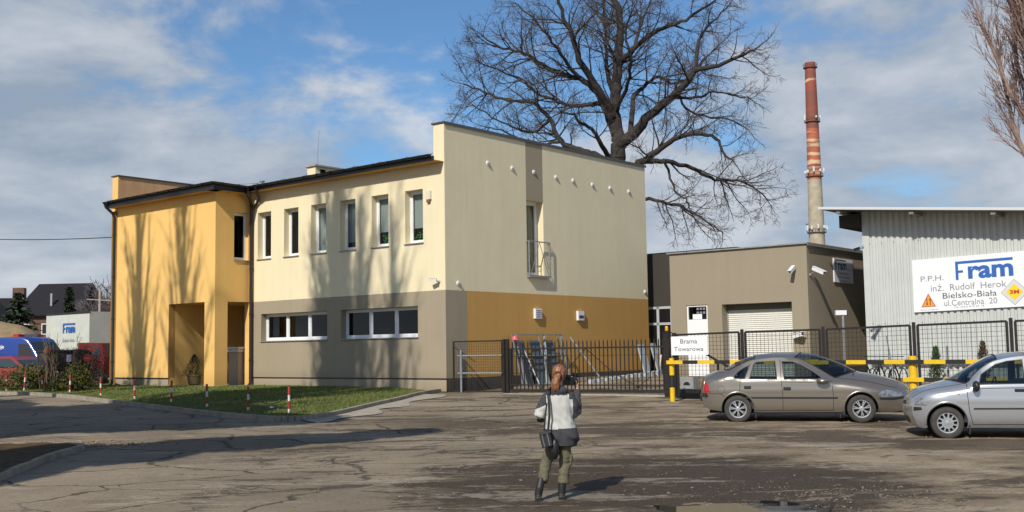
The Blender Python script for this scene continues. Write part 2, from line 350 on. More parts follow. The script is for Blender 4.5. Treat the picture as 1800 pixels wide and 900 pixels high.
    wet = mth('MAXIMUM', mth('MAXIMUM', mud, mth('MULTIPLY', mud2, 0.80)), mth('MULTIPLY', patch, 0.82))
    col = mix(wet, col, mix(rng(fine, 0.3, 0.7), (0.050, 0.036, 0.024), (0.085, 0.063, 0.043)))
    dust = mth('MULTIPLY', rng(streak2, 0.55, 0.62), 0.45)
    col = mix(dust, col, (0.40, 0.34, 0.26))
    # cracks: a broad net of them, strongest in the street at the left
    def cracks(scale, w, seed, dist):
        wn_ = nz(0.8*scale, 5, mapn((seed, 0, 0)), 0.65)
        add = nt.nodes.new('ShaderNodeMix'); add.data_type = 'RGBA'; add.blend_type = 'ADD'; add.inputs[0].default_value = dist; L(mapn((0, seed, 0), (0.62, 1.25, 1), 0.35), add.inputs[6]); L(wn_.outputs['Color'], add.inputs[7])
        v = nt.nodes.new('ShaderNodeTexVoronoi'); v.feature = 'DISTANCE_TO_EDGE'; v.inputs['Scale'].default_value = scale; L(add.outputs[2], v.inputs['Vector'])
        return rng(v.outputs[0], w, w*0.25)
    c1 = mth('MULTIPLY', cracks(0.55, 0.020, 4, 1.8), rng(nz(0.35, 3, mapn((7, 2, 0))).outputs[0], 0.36, 0.46))
    c2 = mth('MULTIPLY', cracks(1.5, 0.060, 9, 1.1), rng(nz(0.45, 4, mapn((1, 12, 0)), 0.6).outputs[0], 0.52, 0.60))
    ck = mth('MULTIPLY', mth('MAXIMUM', c1, mth('MULTIPLY', c2, 0.65)), mth('SUBTRACT', 1.0, mth('MULTIPLY', right, 0.75)))
    col = mix(mth('MULTIPLY', ck, 0.80), col, (0.060, 0.048, 0.038))
    # grain and small stones
    col = mix(0.55, col, mix(rng(fine, 0.25, 0.75), (0.5, 0.5, 0.5), (1.45, 1.45, 1.45)), 'MULTIPLY')
    vs = nt.nodes.new('ShaderNodeTexVoronoi'); vs.inputs['Scale'].default_value = 9; L(O, vs.inputs['Vector'])
    peb = mth('MULTIPLY', rng(vs.outputs['Distance'], 0.13, 0.08), rng(nz(1.5, 3).outputs[0], 0.5, 0.6))
    col = mix(mth('MULTIPLY', peb, 0.35), col, (0.30, 0.26, 0.21))
    L(col, b.inputs['Base Color'])
    L(mth('SUBTRACT', 0.93, mth('MULTIPLY', wet, 0.30)), b.inputs['Roughness']); b.inputs['Specular IOR Level'].default_value = 0.12
    h = mth('ADD', mth('ADD', mth('MULTIPLY', mid, 1.2), mth('MULTIPLY', fine, 0.35)), mth('MULTIPLY', ck, -0.8))
    bp = nt.nodes.new('ShaderNodeBump'); bp.inputs['Strength'].default_value = 0.75; bp.inputs['Distance'].default_value = 0.03
    L(mth('ADD', h, mth('MULTIPLY', streak, 1.5)), bp.inputs['Height']); L(bp.outputs[0], b.inputs['Normal'])
    return m
g = mb.build('ground', ground_mat(), fix=False, smooth=True, sharp=0); props(g, kind='structure')
# puddle water
mb = MB(); n = 56; ring = []
for k in range(n):
    t = 2*pi*k/n; r = 1 + 0.22*noise.noise(Vector((cos(t)*1.7, sin(t)*1.7, 3)))
    ring.append((PX+2.0*r*cos(t), PY+1.25*r*sin(t), -0.0225))
mb.add(ring, [tuple(range(n))])
wm_ = mat('puddle water', (0.030, 0.024, 0.018), 0.02, spec=0.9, bump=0.02, bscale=5)
p = mb.build('puddle', wm_, fix=False); props(p, kind='structure')
# grass plot, kerb and the concrete strip along it
KW = [(-3.04, 34.59), (-3.43, 32.35), (-3.86, 30.39), (-4.09, 29.21), (-4.40, 27.6), (-4.75, 26.35), (-5.35, 25.95), (-6.15, 26.35), (-7.09, 27.25), (-8.58, 28.85), (-10.67, 31.37), (-13.07, 34.23), (-15.6, 37.3), (-17.6, 39.6), (-19.6, 41.0), (-26, 46), (-32, 50.5)]
KW = [(-2.30, 36.9)] + KW
inner = [BW(-32, 1.5), BW(0.0, 1.5)]
def catmull(pts, k=5):
    out_ = []
    for i in range(len(pts)-1):
        p0 = Vector(pts[max(i-1, 0)]); p1 = Vector(pts[i]); p2 = Vector(pts[i+1]); p3 = Vector(pts[min(i+2, len(pts)-1)])
        for j in range(k):
            t = j/k; out_.append(0.5*((2*p1)+(p2-p0)*t+(2*p0-5*p1+4*p2-p3)*t*t+(3*p1-p0-3*p2+p3)*t*t*t))
    out_.append(Vector(pts[-1])); return out_
KC = catmull(KW)
grass_poly = [Vector((q.x, q.y)) for q in KC] + [Vector((q.x, q.y)) for q in inner]
def inpoly(x, y, poly):
    c = False; j = len(poly)-1
    for i in range(len(poly)):
        xi, yi = poly[i][0], poly[i][1]; xj, yj = poly[j][0], poly[j][1]
        if (yi > y) != (yj > y) and x < (xj-xi)*(y-yi)/(yj-yi)+xi: c = not c
        j = i
    return c
def dist_poly(x, y, line):
    best = 1e9
    for i in range(len(line)-1):
        a = line[i]; b = line[i+1]; dx, dy = b[0]-a[0], b[1]-a[1]; L2 = dx*dx+dy*dy
        t = max(0, min(1, ((x-a[0])*dx+(y-a[1])*dy)/L2)) if L2 else 0
        best = min(best, math.hypot(x-a[0]-t*dx, y-a[1]-t*dy))
    return best
def grass_h(x, y): return G(x, y) + 0.05 + 0.09*sstep(dist_poly(x, y, KC)/2.5) + 0.02*noise.noise(Vector((x, y, 0)))
pts = [Vector((q.x, q.y)) for q in KC] + [Vector((q.x, q.y)) for q in inner]; nb = len(pts)
ed = [(i, (i+1) % nb) for i in range(nb)]
gxs = [-34+0.5*i for i in range(66)]; gys = [25+0.5*i for i in range(80)]
for x in gxs:
    for y in gys:
        if inpoly(x, y, grass_poly) and dist_poly(x, y, [*grass_poly, grass_poly[0]]) > 0.15: pts.append(Vector((x, y)))
V2, _, F2, *_r = geometry.delaunay_2d_cdt(pts, ed, [], 1, 1e-4)
mb = MB(); mb.v = [(v.x, v.y, grass_h(v.x, v.y)) for v in V2]; mb.f = [tuple(f) for f in F2]; mb.m = [0]*len(mb.f)
gm = mat('turf', (0.14, 0.12, 0.05), 0.95, var=0.6, vscale=2.3, bump=0.8, bscale=30, dirt=(0.045, 0.070, 0.016), spec=0.1)
props(mb.build('lawn', gm, smooth=True, sharp=0), kind='structure')
rnd = random.Random(5); bm_ = MB()
cnt = 0
while cnt < 26000:
    x = rnd.uniform(-20, -2.3); y = rnd.uniform(25.8, 46)
    if noise.noise(Vector((x*1.1, y*1.1, 8))) < -.22 and rnd.random() < .75: continue
    if not inpoly(x, y, grass_poly) or dist_poly(x, y, KC) < 0.04: continue
    a_, b_ = WB(x, y)
    if b_ > -0.05 or (a_ < -10.5 and b_ > -1.75): continue
    cnt += 1; z = grass_h(x, y)-0.005; h = rnd.uniform(0.03, 0.085)*(0.8+0.8*max(0, noise.noise(Vector((x*.8, y*.8, 4))))); t = rnd.uniform(0, 2*pi); w = 0.012
    dx, dy = cos(t)*w, sin(t)*w; lx, ly = rnd.uniform(-.03, .03), rnd.uniform(-.03, .03)
    bm_.add([(x-dx, y-dy, z), (x+dx, y+dy, z), (x+lx, y+ly, z+h)], [(0, 1, 2)], 0 if rnd.random() < 0.72 else 1)
g1 = mat('grass blade', (0.105, 0.165, 0.028), 0.7, spec=0.2); g2 = mat('dry grass blade', (0.22, 0.20, 0.07), 0.8, spec=0.2)
props(bm_.build('grass', [g1, g2], fix=False), kind='stuff')
# kerb stones along the plot (one stone about a metre, joints left open)
def kerb(line, hgt=0.12, w=0.14, off=0.0, hz=G):
    mb = MB(); line = [Vector((q[0], q[1])) for q in line]; acc = 0
    for i in range(len(line)-1):
        p, q = line[i], line[i+1]; d = (q-p); L_ = d.length
        if L_ < 1e-6: continue
        d /= L_; n_ = Vector((-d.y, d.x))
        s = 0
        p2 = p + d*0.004; q2 = q - d*0.004 if i % 3 == 0 else q
        a0, a1 = p2 + n_*off, q2 + n_*off; b0, b1 = a0 + n_*w, a1 + n_*w
        z0 = hz(p.x, p.y); z1 = hz(q.x, q.y); lo = -0.1
        vs = [(a0.x, a0.y, z0+lo), (a1.x, a1.y, z1+lo), (b1.x, b1.y, z1+lo), (b0.x, b0.y, z0+lo),
              (a0.x, a0.y, z0+hgt), (a1.x, a1.y, z1+hgt), (b1.x, b1.y, z1+hgt), (b0.x, b0.y, z0+hgt)]
        mb.add(vs, [(3, 2, 1, 0), (4, 5, 6, 7), (0, 1, 5, 4), (1, 2, 6, 5), (2, 3, 7, 6), (3, 0, 4, 7)])
    return mb
props(kerb(KC, 0.12, 0.13, -0.065).build('kerb', M['kerb']), kind='structure')
# concrete strip outside the kerb between building corner and the bend
st = [q for q in KC if q.y < 35.6 and q.x > -5.2]; mb = MB()
k_ = len(st)
for i, q in enumerate(st):
    a = st[max(i-1, 0)]; b = st[min(i+1, k_-1)]; d = Vector((b.x-a.x, b.y-a.y)).normalized(); n_ = Vector((-d.y, d.x)); w = 0.75 + 0.25*sin(i*0.7)
    e = Vector((q.x, q.y)) + n_*0.06; o_ = Vector((q.x, q.y)) + n_*w
    mb.v += [(e.x, e.y, G(e.x, e.y)+0.028), (o_.x, o_.y, G(o_.x, o_.y)+0.016)]
mb.f = [(2*i, 2*i+1, 2*i+3, 2*i+2) for i in range(k_-1)]; mb.m = [0]*len(mb.f)
props(mb.build('pavement', M['conc'], fix=False), kind='structure')
# traffic island with soil at the near left
IS = catmull([(-7.4, 14.5), (-7.75, 16.9), (-8.0, 19.0), (-8.0, 20.2), (-8.3, 20.65), (-9.2, 20.8), (-12, 20.9), (-18, 21.0)], 4)
props(kerb(IS, 0.10, 0.12, -0.06).build('kerb', M['kerb']), kind='structure')
poly = [(q.x, q.y) for q in IS] + [(-18, 14.5)]
pts = [Vector(p) for p in poly]; nb = len(pts); ed = [(i, (i+1) % nb) for i in range(nb)]
for i in range(60):
    for j in range(36):
        x, y = -18+i*0.18, 14.6+j*0.18
        if inpoly(x, y, poly) and dist_poly(x, y, [*poly, poly[0]]) > 0.06: pts.append(Vector((x, y)))
V2, _, F2, *_r = geometry.delaunay_2d_cdt(pts, ed, [], 1, 1e-4)
def isl(x, y): return G(x, y) + 0.07 + 0.05*noise.noise(Vector((x*1.3, y*1.3, 2))) + 0.03*noise.noise(Vector((x*5, y*5, 2))) + 0.03
mb = MB(); mb.v = [(v.x, v.y, isl(v.x, v.y)) for v in V2]; mb.f = [tuple(f) for f in F2]; mb.m = [0]*len(mb.f)
soil = mat('dark soil', (0.055, 0.036, 0.022), 0.95, var=0.5, vscale=5, bump=1.0, bscale=25, dirt=(0.13, 0.085, 0.045), spec=0.1)
props(mb.build('soil', soil, smooth=True, sharp=0), kind='structure')
# rubble and loose stones
def stones(name, pts_, m, seed):
    r = random.Random(seed); mb = MB()
    for x, y, s in pts_:
        z = near_h(x, y) + s*0.25; vs = []
        for dx, dy, dz in ((1, 0, 0), (-1, 0, 0), (0, 1, 0), (0, -1, 0), (0, 0, 1), (0, 0, -1), ):
            k = s*r.uniform(0.6, 1.1); vs.append((x+dx*k, y+dy*k, z+dz*k*0.7))
        mb.add(vs, [(0, 2, 4), (2, 1, 4), (1, 3, 4), (3, 0, 4), (2, 0, 5), (1, 2, 5), (3, 1, 5), (0, 3, 5)])
    return mb.build(name, m)
r = random.Random(11)
rub = [(r.gauss(-9.0, 0.75), r.gauss(21.2, 0.28), r.uniform(0.015, 0.06)) for _ in range(420)]
props(stones('rubble', rub, mat('reddish rubble', (0.30, 0.20, 0.13), 0.95, var=0.5, vscale=3), 1), kind='stuff')
gr = []
while len(gr) < 1500:
    x, y = r.uniform(-6, 11), r.uniform(12.6, 27)
    q = noise.noise(Vector((x*0.35, y*0.6, 7)))
    if q < 0.02 and r.random() < 0.75: continue
    if (x-PX)**2/4+(y-PY)**2/1.6 < 1: continue
    gr.append((x, y, r.uniform(0.006, 0.016) if r.random() < 0.96 else r.uniform(0.02, 0.035)))
props(stones('gravel', gr, mat('loose gravel', (0.22, 0.19, 0.15), 0.9, var=0.4, vscale=8), 2), kind='stuff')
lum = []
for _ in range(1500):
    x, y = r.gauss(4.3, 1.0), r.gauss(13.5, 0.75)
    if noise.noise(Vector((x*2.2, y*2.8, 1))) < -.05: continue
    lum.append((x, y, r.choice((1, 1, 1, 1.8))*r.uniform(0.005, 0.014)))
props(stones('mud_clods', lum, mat('mud clod', (0.10, 0.08, 0.06), 0.95, var=0.6, vscale=3, dirt=(0.27, 0.22, 0.16)), 3), kind='stuff')
# ---------------------------------------------------------------- building helpers
def FR(b0): return lambda u, z, d=0.0: (u, b0+d, z)           # face parallel to the street, d into the wall
def SD(a0): return lambda u, z, d=0.0: (a0-d, u, z)           # face looking to +a, d into the wall
def wall(mb, P, u0, u1, z0, z1, holes=(), ucut=(), zcut=(), mf=None, reveal=0):
    # holes: (u0,u1,z0,z1,depth); faces cut at every given line, mf(u,z) gives the material slot
    us = sorted(set([u0, u1] + list(ucut) + [h[0] for h in holes] + [h[1] for h in holes]))
    zs = sorted(set([z0, z1] + list(zcut) + [h[2] for h in holes] + [h[3] for h in holes]))
    us = [u for u in us if u0-1e-6 <= u <= u1+1e-6]; zs = [z for z in zs if z0-1e-6 <= z <= z1+1e-6]
    for i in range(len(us)-1):
        for j in range(len(zs)-1):
            uc, zc_ = (us[i]+us[i+1])/2, (zs[j]+zs[j+1])/2
            if any(h[0] < uc < h[1] and h[2] < zc_ < h[3] for h in holes): continue
            mb.quad(P(us[i], zs[j]), P(us[i+1], zs[j]), P(us[i+1], zs[j+1]), P(us[i], zs[j+1]), mf(uc, zc_) if mf else 0)
    for h in holes:
        a, b, c, d, dp = h[:5]; m_ = h[5] if len(h) > 5 else (mf(a-0.01, (c+d)/2) if mf else 0)
        for (p, q) in (((a, c), (a, d)), ((b, d), (b, c)), ((a, d), (b, d)), ((b, c), (a, c))):
            if abs(c-z0) < 1e-6 and p[1] == q[1] == c: continue
            mb.quad(P(*p), P(*q), P(*q, dp), P(*p, dp), m_)
    return mb
def pbox(mb, P, u0, u1, z0, z1, d0, d1, mi=0):
    vs = [P(u, z, d) for d in (d0, d1) for z in (z0, z1) for u in (u0, u1)]
    return mb.add(vs, [(0, 2, 3, 1), (4, 5, 7, 6), (0, 1, 5, 4), (2, 6, 7, 3), (0, 4, 6, 2), (1, 3, 7, 5)], mi)
def window(parent, P, u0, u1, z0, z1, dp, lights=1, fw=0.07, sill=True, curtain=None, cdrop=1.0, plant=False, proud=0.05, label=None, trans=None):
    """pvc frame with its panes, outside sill, curtain"""
    mb = MB(); e = 0.002
    for a, b, c, d in ((u0+e, u0+fw, z0+e, z1-e), (u1-fw, u1-e, z0+e, z1-e), (u0+fw, u1-fw, z1-fw, z1-e), (u0+fw, u1-fw, z0+e, z0+fw*1.1)):
        pbox(mb, P, a, b, c, d, dp-0.05, dp+0.02)
    w = (u1-u0)/lights
    for i in range(1, lights):
        c = u0+w*i; pbox(mb, P, c-fw*0.7, c+fw*0.7, z0+fw*1.1, z1-fw, dp-0.05, dp+0.02)
    if trans: pbox(mb, P, u0+fw, u1-fw, trans-fw*0.5, trans+fw*0.5, dp-0.048, dp+0.018)
    # inner sash edge
    for i in range(lights):
        a = u0 + w*i + (fw if i == 0 else fw*0.7); b = u0 + w*(i+1) - (fw if i == lights-1 else fw*0.7)
        s = 0.03
        for q in ((a, a+s, z0+fw*1.1, z1-fw), (b-s, b, z0+fw*1.1, z1-fw), (a+s, b-s, z1-fw-s, z1-fw), (a+s, b-s, z0+fw*1.1, z0+fw*1.1+s)):
            pbox(mb, P, *q, dp-0.03, dp+0.01)
    f = mb.build('window', M['white'], parent)
    if label: f['label'] = label
    g = MB()
    for i in range(lights):
        a = u0 + w*i + (fw if i == 0 else fw*0.7); b = u0 + w*(i+1) - (fw if i == lights-1 else fw*0.7)
        g.quad(P(a, z0+fw, dp-0.005), P(b, z0+fw, dp-0.005), P(b, z1-fw, dp-0.005), P(a, z1-fw, dp-0.005))
    g.build('pane', M['glass'], f)
    if sill:
        s = MB(); pbox(s, P, u0-0.03, u1+0.03, z0-0.035, z0-0.003, -proud, dp-0.05); s.build('sill', M['sill'], f)
    if curtain:
        c = MB(); n = 40; zt = z1-0.05; zb = z0+(z1-z0)*(1-cdrop)+0.04
        for i in range(n+1):
            u = u0+0.05+(u1-u0-0.1)*i/n; d = dp+0.075+0.03*sin(i*1.9)+0.015*sin(i*0.7)
            c.v += [P(u, zb, d), P(u, zt, d)]
        c.f = [(2*i, 2*i+2, 2*i+3, 2*i+1) for i in range(n)]; c.m = [0]*n
        c.build('curtain', M[curtain], f, smooth=True, sharp=0, fix=False)
    if plant:
        r = random.Random(int(u0*100)); c = MB()
        for _ in range(90):
            u = r.uniform(u0+0.15, u1-0.12); z = z0+r.uniform(0.05, 0.42); d = dp+r.uniform(0.04, 0.16); s = r.uniform(0.03, 0.07)
            t = r.uniform(0, 6.28); c.add([P(u, z, d), P(u+s*cos(t), z+s*sin(t), d+r.uniform(-.03, .03)), P(u+s*cos(t+1), z+s*sin(t+1), d+r.uniform(-.03, .03))], [(0, 1, 2)])
        c.build('houseplant', M['leafy'], f, fix=False)
    return f
# ---------------------------------------------------------------- the office
Z0 = 0.5
B = thingB('office_building', 'two storey office with cream, brown and yellow plaster walls beside the black gate', 'building', 0, 0, Z0-0.1)
PF, PS, PWF, PWS = FR(0.0), SD(0.0), FR(-1.66), SD(-10.55)
UP = [(-10.11, -9.28), (-8.48, -7.62), (-6.88, -6.02), (-5.26, -4.42), (-3.57, -2.71), (-1.88, -1.02)]
LO = [(-9.87, -5.97), (-5.22, -1.30)]
RV = 0.30
hs = [(a, b, 5.57, 7.41, RV) for a, b in UP] + [(a, b, 2.36, 3.41, RV) for a, b in LO]
mb = MB()
wall(mb, PF, -10.55, 0, 0.96, 8.45, hs, zcut=[3.90], mf=lambda u, z: 1 if z < 3.9 else 0)
# parapet end standing above the eaves
mb.quad(PF(-0.50, 8.45), PF(0, 8.45), PF(0, 9.55), PF(-0.50, 9.55), 0)
mb.quad((-0.50, 0, 8.40), (-0.50, 12.4, 8.40), (-0.50, 12.4, 9.55), (-0.50, 0, 9.55), 0)
# side wall
def mside(u, z):
    if z < 0.96: return 2
    if z < 3.90: return 1 if u < 1.08 else 3
    if 4.36 < u < 5.36 and z > 7.35: return 1
    return 0
hd = [(4.36, 5.36, 4.58, 7.35, 0.36, 0)]
wall(mb, PS, 0, 12.43, 0.0, 9.55, hd, ucut=[1.08, 4.36, 5.36], zcut=[0.96, 3.9, 7.35], mf=mside)
# back and hidden faces so that the volume is closed
mb.quad((0, 12.43, 0), (-18.05, 12.43, 0), (-18.05, 12.43, 9.55), (0, 12.43, 9.55), 0)
mb.build('wall', [M['cream'], M['brown'], M['plinthd'], M['ochre']], B, fix=False)
mb = MB(); pbox(mb, PF, -10.54, -0.0, 0.0, 0.93, 0.02, 0.05); mb.build('plinth', M['plinth'], B)
mb = MB(); pbox(mb, PF, -10.54, 0.004, 0.935, 0.965, -0.012, 0.05); mb.build('drip_edge', M['black'], B)
mb = MB(); pbox(mb, PF, -10.5, 0.0, 0.2, 0.53, 0.012, 0.019); mb.build('base_strip', M['charcoal'], B)
# yellow wing
mb = MB()
wall(mb, PWF, -17.60, -10.55, 0.96, 8.30, [(-13.66, -11.22, 0.96, 3.90, 0.30)], mf=lambda u, z: 0)
wall(mb, PWS, -1.66, 0.0, 0.66, 8.45, [(-1.08, -0.06, 0.66, 3.90, 0.30), (-0.80, -0.12, 5.55, 7.42, 0.22)], mf=lambda u, z: 0)
# pier foot at the street corner
mb.quad(PWF(-11.22, 0.66), PWF(-10.55, 0.66), PWF(-10.55, 0.96), PWF(-11.22, 0.96))
mb.quad((-11.22, -1.66, 0.66), (-11.22, -1.36, 0.66), (-11.22, -1.36, 3.9), (-11.22, -1.66, 3.9))
# lining of the porch: left cheek, ceiling, inside of the two thin walls
mb.quad((-13.66, -1.66, 0.66), (-13.66, 1.9, 0.66), (-13.66, 1.9, 3.9), (-13.66, -1.66, 3.9))
mb.quad((-13.66, -1.36, 3.9), (-10.55, -1.36, 3.9), (-10.55, 1.9, 3.9), (-13.66, 1.9, 3.9))
mb.quad((-11.22, -1.36, 0.66), (-10.85, -1.36, 0.66), (-10.85, -1.36, 3.9), (-11.22, -1.36, 3.9))
mb.quad((-10.85, -1.36, 0.66), (-10.85, -1.08, 0.66), (-10.85, -1.08, 3.9), (-10.85, -1.36, 3.9))
mb.quad((-17.60, -1.66, 0.2), (-17.60, 12.4, 0.2), (-17.60, 12.4, 8.3), (-17.60, -1.66, 8.3))
mb.build('wing_wall', M['yellow'], B, fix=False)
mb = MB(); mb.quad((-13.66, 1.9, 0.66), (-10.55, 1.9, 0.66), (-10.55, 1.9, 3.9), (-13.66, 1.9, 3.9)); mb.quad((-10.55, 0, 0.66), (-10.55, 1.9, 0.66), (-10.55, 1.9, 3.9), (-10.55, 0, 3.9)); mb.build('porch_back_wall', M['brown'], B, fix=False)
mb = MB(); pbox(mb, PWF, -17.58, -13.66, 0.0, 0.93, 0.03, 0.06); mb.build('plinth', M['plinth'], B)
mb = MB(); pbox(mb, PWF, -17.61, -13.655, 0.935, 0.965, -0.012, 0.06); mb.build('drip_edge', M['black'], B)
mb = MB(); pbox(mb, PWF, -17.6, -10.6, 0.2, 0.52, 0.02, 0.029); pbox(mb, SD(-10.6), -1.63, -0.01, 0.2, 0.58, 0, 0.02); mb.build('base_strip', M['charcoal'], B)
mb = MB(); mb.box(-13.70, -10.52, -1.70, 1.9, 0.585, 0.66); mb.build('porch_floor', M['conc'], B)
mb = MB(); mb.box(-13.2, -10.7, -1.5, 1.8, 0.2, 0.583); mb.build('porch_base', M['charcoal'], B)
# low pier with stone cap beside the porch steps
mb = MB(); mb.box(-11.55, -10.95, -0.28, 0.15, 0.66, 1.95); mb.build('porch_pier', M['plinth'], B)
mb = MB(); mb.box(-11.62, -10.90, -0.34, 0.2, 1.955, 2.02); mb.box(-11.66, -10.86, -0.38, 0.24, 2.08, 2.15); mb.box(-11.6, -10.92, -0.31, 0.18, 2.021, 2.079); mb.build('pier_cap', M['whp'], B)
# entrance door deep in the porch
d_ = MB(); d_.box(-13.0, -11.95, 1.84, 1.885, 0.665, 2.9); dr = d_.build('entrance_door', M['dkbrown'], B)
h_ = MB(); h_.box(-12.12, -12.05, 1.79, 1.835, 1.6, 1.85); h_.build('handle', M['steel'], dr)
# upper windows: each its own look
for i, (a, b) in enumerate(UP):
    window(B, PF, a, b, 5.57, 7.41, RV, 1, 0.085, curtain=None if i < 2 else 'curtain', cdrop=[0, 0, .95, .85, .72, .72][i], plant=i in (2, 4, 5))
for i, (a, b) in enumerate(LO):
    window(B, PF, a, b, 2.36, 3.41, RV, 3, 0.085)
window(B, PWS, -0.80, -0.12, 5.55, 7.42, 0.20, 1, 0.075)
# balcony door on the side wall
f = window(B, PS, 4.36, 5.36, 4.58, 7.35, 0.36, 1, 0.10, sill=False, curtain='beigecurtain', cdrop=1.0, label='tall narrow balcony door with pale beige curtain')
mb = MB(); p = lambda u, z, d: PS(u, z, -d)
for z in (5.82, 4.56):
    mb.bar(p(4.33, z, 0.13), p(5.55, z, 0.13), 0.04, 0.04); mb.bar(p(4.33, z, 0.0), p(4.33, z, 0.13), 0.035, 0.035); mb.bar(p(5.55, z, 0.0), p(5.55, z, 0.13), 0.035, 0.035)
for u in (4.33, 5.55): mb.bar(p(u, 4.56, 0.13), p(u, 5.82, 0.13), 0.04, 0.04)
for k in range(1, 7): mb.bar(p(4.33, 4.56+k*0.18, 0.0), p(4.33, 4.56+k*0.18, 0.13), 0.012, 0.012); mb.bar(p(5.55, 4.56+k*0.18, 0.0), p(5.55, 4.56+k*0.18, 0.13), 0.012, 0.012)
mb.bar(p(4.42, 4.6, 0.13), p(4.94, 5.8, 0.13), 0.012, 0.02); mb.bar(p(5.46, 4.6, 0.13), p(4.94, 5.8, 0.13), 0.012, 0.02)
rl = mb.build('balcony_railing', M['steel'], B)
mb = MB(); pbox(mb, PS, 4.33, 5.55, 4.50, 4.54, -0.15, 0.30); mb.build('balcony_plate', M['sill'], B)
# floors, inner partition, so the rooms are dark and closed
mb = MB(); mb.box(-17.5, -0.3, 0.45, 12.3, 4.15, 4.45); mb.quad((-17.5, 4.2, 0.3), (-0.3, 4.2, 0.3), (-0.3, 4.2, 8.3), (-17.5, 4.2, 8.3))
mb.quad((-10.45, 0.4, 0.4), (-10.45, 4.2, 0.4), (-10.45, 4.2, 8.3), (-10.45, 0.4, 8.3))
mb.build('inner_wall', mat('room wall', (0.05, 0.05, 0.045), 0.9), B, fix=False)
# parapets: copings, left end wall with stained inner face
mb = MB()
mb.box(-0.56, 0.05, -0.05, 12.48, 9.553, 9.60); mb.box(0.03, 0.052, -0.05, 12.48, 9.50, 9.551); mb.box(-18.10, -17.54, -1.71, 12.48, 9.56, 9.60)
mb.build('coping', mat('dark coping', (0.10, 0.10, 0.10), 0.4, 0.3), B)
mb = MB()
mb.quad((-18.05, -1.66, 8.05), (-17.59, -1.66, 8.05), (-17.59, -1.66, 9.56), (-18.05, -1.66, 9.56), 0)
mb.quad((-18.05, -1.66, 0.3), (-18.05, 12.4, 0.3), (-18.05, 12.4, 9.56), (-18.05, -1.66, 9.56), 0)
mb.quad((-17.59, -1.66, 8.2), (-17.59, 12.4, 8.2), (-17.59, 12.4, 9.56), (-17.59, -1.66, 9.56), 1)
mb.build('parapet', [M['yellow'], M['raw']], B, fix=False)
# roof: sheet falling to the street, deep dark eaves board, ribs
mb = MB(); e0 = 8.40
def rz(b, f0): return e0 + (b-f0)*0.015
for (a0, a1, f0) in ((-10.15, -0.52, -0.52), (-17.56, -10.15, -2.18)):
    mb.add([(a0, f0, e0-0.03), (a1, f0, e0-0.03), (a1, 12.3, rz(12.3, f0)-0.03), (a0, 12.3, rz(12.3, f0)-0.03), (a0, f0, e0), (a1, f0, e0), (a1, 12.3, rz(12.3, f0)), (a0, 12.3, rz(12.3, f0))],
           [(3, 2, 1, 0), (4, 5, 6, 7), (0, 1, 5, 4), (1, 2, 6, 5), (2, 3, 7, 6), (3, 0, 4, 7)])
    k = a0+0.06
    while k < a1-0.05:
        mb.bar((k, f0-0.01, e0+0.014), (k, f0+4, rz(f0+4, f0)+0.014), 0.05, 0.03); k += 0.19
mb.box(-17.72, -17.56, -2.18, -1.72, e0-0.03, e0)
mb.build('roof', M['roofdk'], B)
mb = MB(); sof = 8.24
mb.box(-10.05, -0.03, -0.44, -0.004, sof-0.03, sof); mb.box(-17.7, -10.08, -2.08, -1.665, sof-0.10, sof-0.07); mb.box(-10.545, -10.09, -2.08, -0.45, sof-0.10, sof-0.07)
mb.build('soffit', M['ochre'], B)
mb = MB()
mb.box(-10.06, -0.05, -0.47, -0.44, sof-0.03, e0-0.032); mb.box(-17.72, -10.05, -2.11, -2.08, sof-0.10, e0-0.032); mb.box(-10.085, -10.055, -2.08, -0.47, sof-0.1, e0-0.032)
mb.build('fascia', M['roofdk'], B)
def gutter(p, q):
    mb = MB(); p, q = Vector(p), Vector(q); d = (q-p).normalized(); n_ = Vector((d.y, -d.x, 0)); r = 0.075
    sec = [(r*cos(t), -r*sin(t)) for t in [i*pi/10 for i in range(11)]] + [((r-0.008)*cos(t), -(r-0.008)*sin(t)) for t in [pi-i*pi/10 for i in range(11)]]
    vs = [p + n_*x + Vector((0, 0, z)) for x, z in sec] + [q + n_*x + Vector((0, 0, z)) for x, z in sec]; m_ = len(sec)
    mb.add(vs, [(i, (i+1) % m_, m_+(i+1) % m_, m_+i) for i in range(m_)] + [tuple(range(11)), tuple(range(m_, m_+11))])
    s = 0.4; L_ = (q-p).length
    while s < L_: c = p+d*s; mb.obox(c+Vector((0, 0, -0.036)), (d, n_, (0, 0, 1)), 0.012, r+0.012, 0.045); s += 0.75
    return mb
gutter((-10.0, -0.56, 8.40), (-0.12, -0.56, 8.42)).build('gutter', M['black'], B, smooth=True)
gutter((-17.78, -2.20, 8.38), (-9.95, -2.20, 8.42)).build('gutter', M['black'], B, smooth=True)
gutter((-9.97, -2.20, 8.42), (-9.97, -0.56, 8.40)).build('gutter', M['black'], B, smooth=True)
mb = MB(); mb.tube([(-10.02, -0.56, 8.33), (-10.02, -0.56, 8.10), (-10.15, -0.35, 7.95), (-10.36, -0.13, 7.72), (-10.38, -0.11, 7.5), (-10.38, -0.11, 0.75), (-10.40, -0.2, 0.62), (-10.5, -0.4, 0.52)], 0.065, 10)
for z in (1.6, 3.4, 5.2, 7.0): mb.tube([(-10.38, -0.11, z), (-10.38, -0.11, z+0.05)], 0.085, 10)
mb.build('downpipe', mat('dark brown pipe', (0.03, 0.018, 0.015), 0.35), B, smooth=True)
mb = MB(); mb.tube([(-9.55, -0.56, 8.33), (-9.75, -0.2, 7.98), (-9.95, -0.1, 7.85), (-10.38, -0.11, 7.55)], 0.05, 8); mb.build('downpipe', mat('dark brown pipe b', (0.035, 0.02, 0.016), 0.35), B, smooth=True)
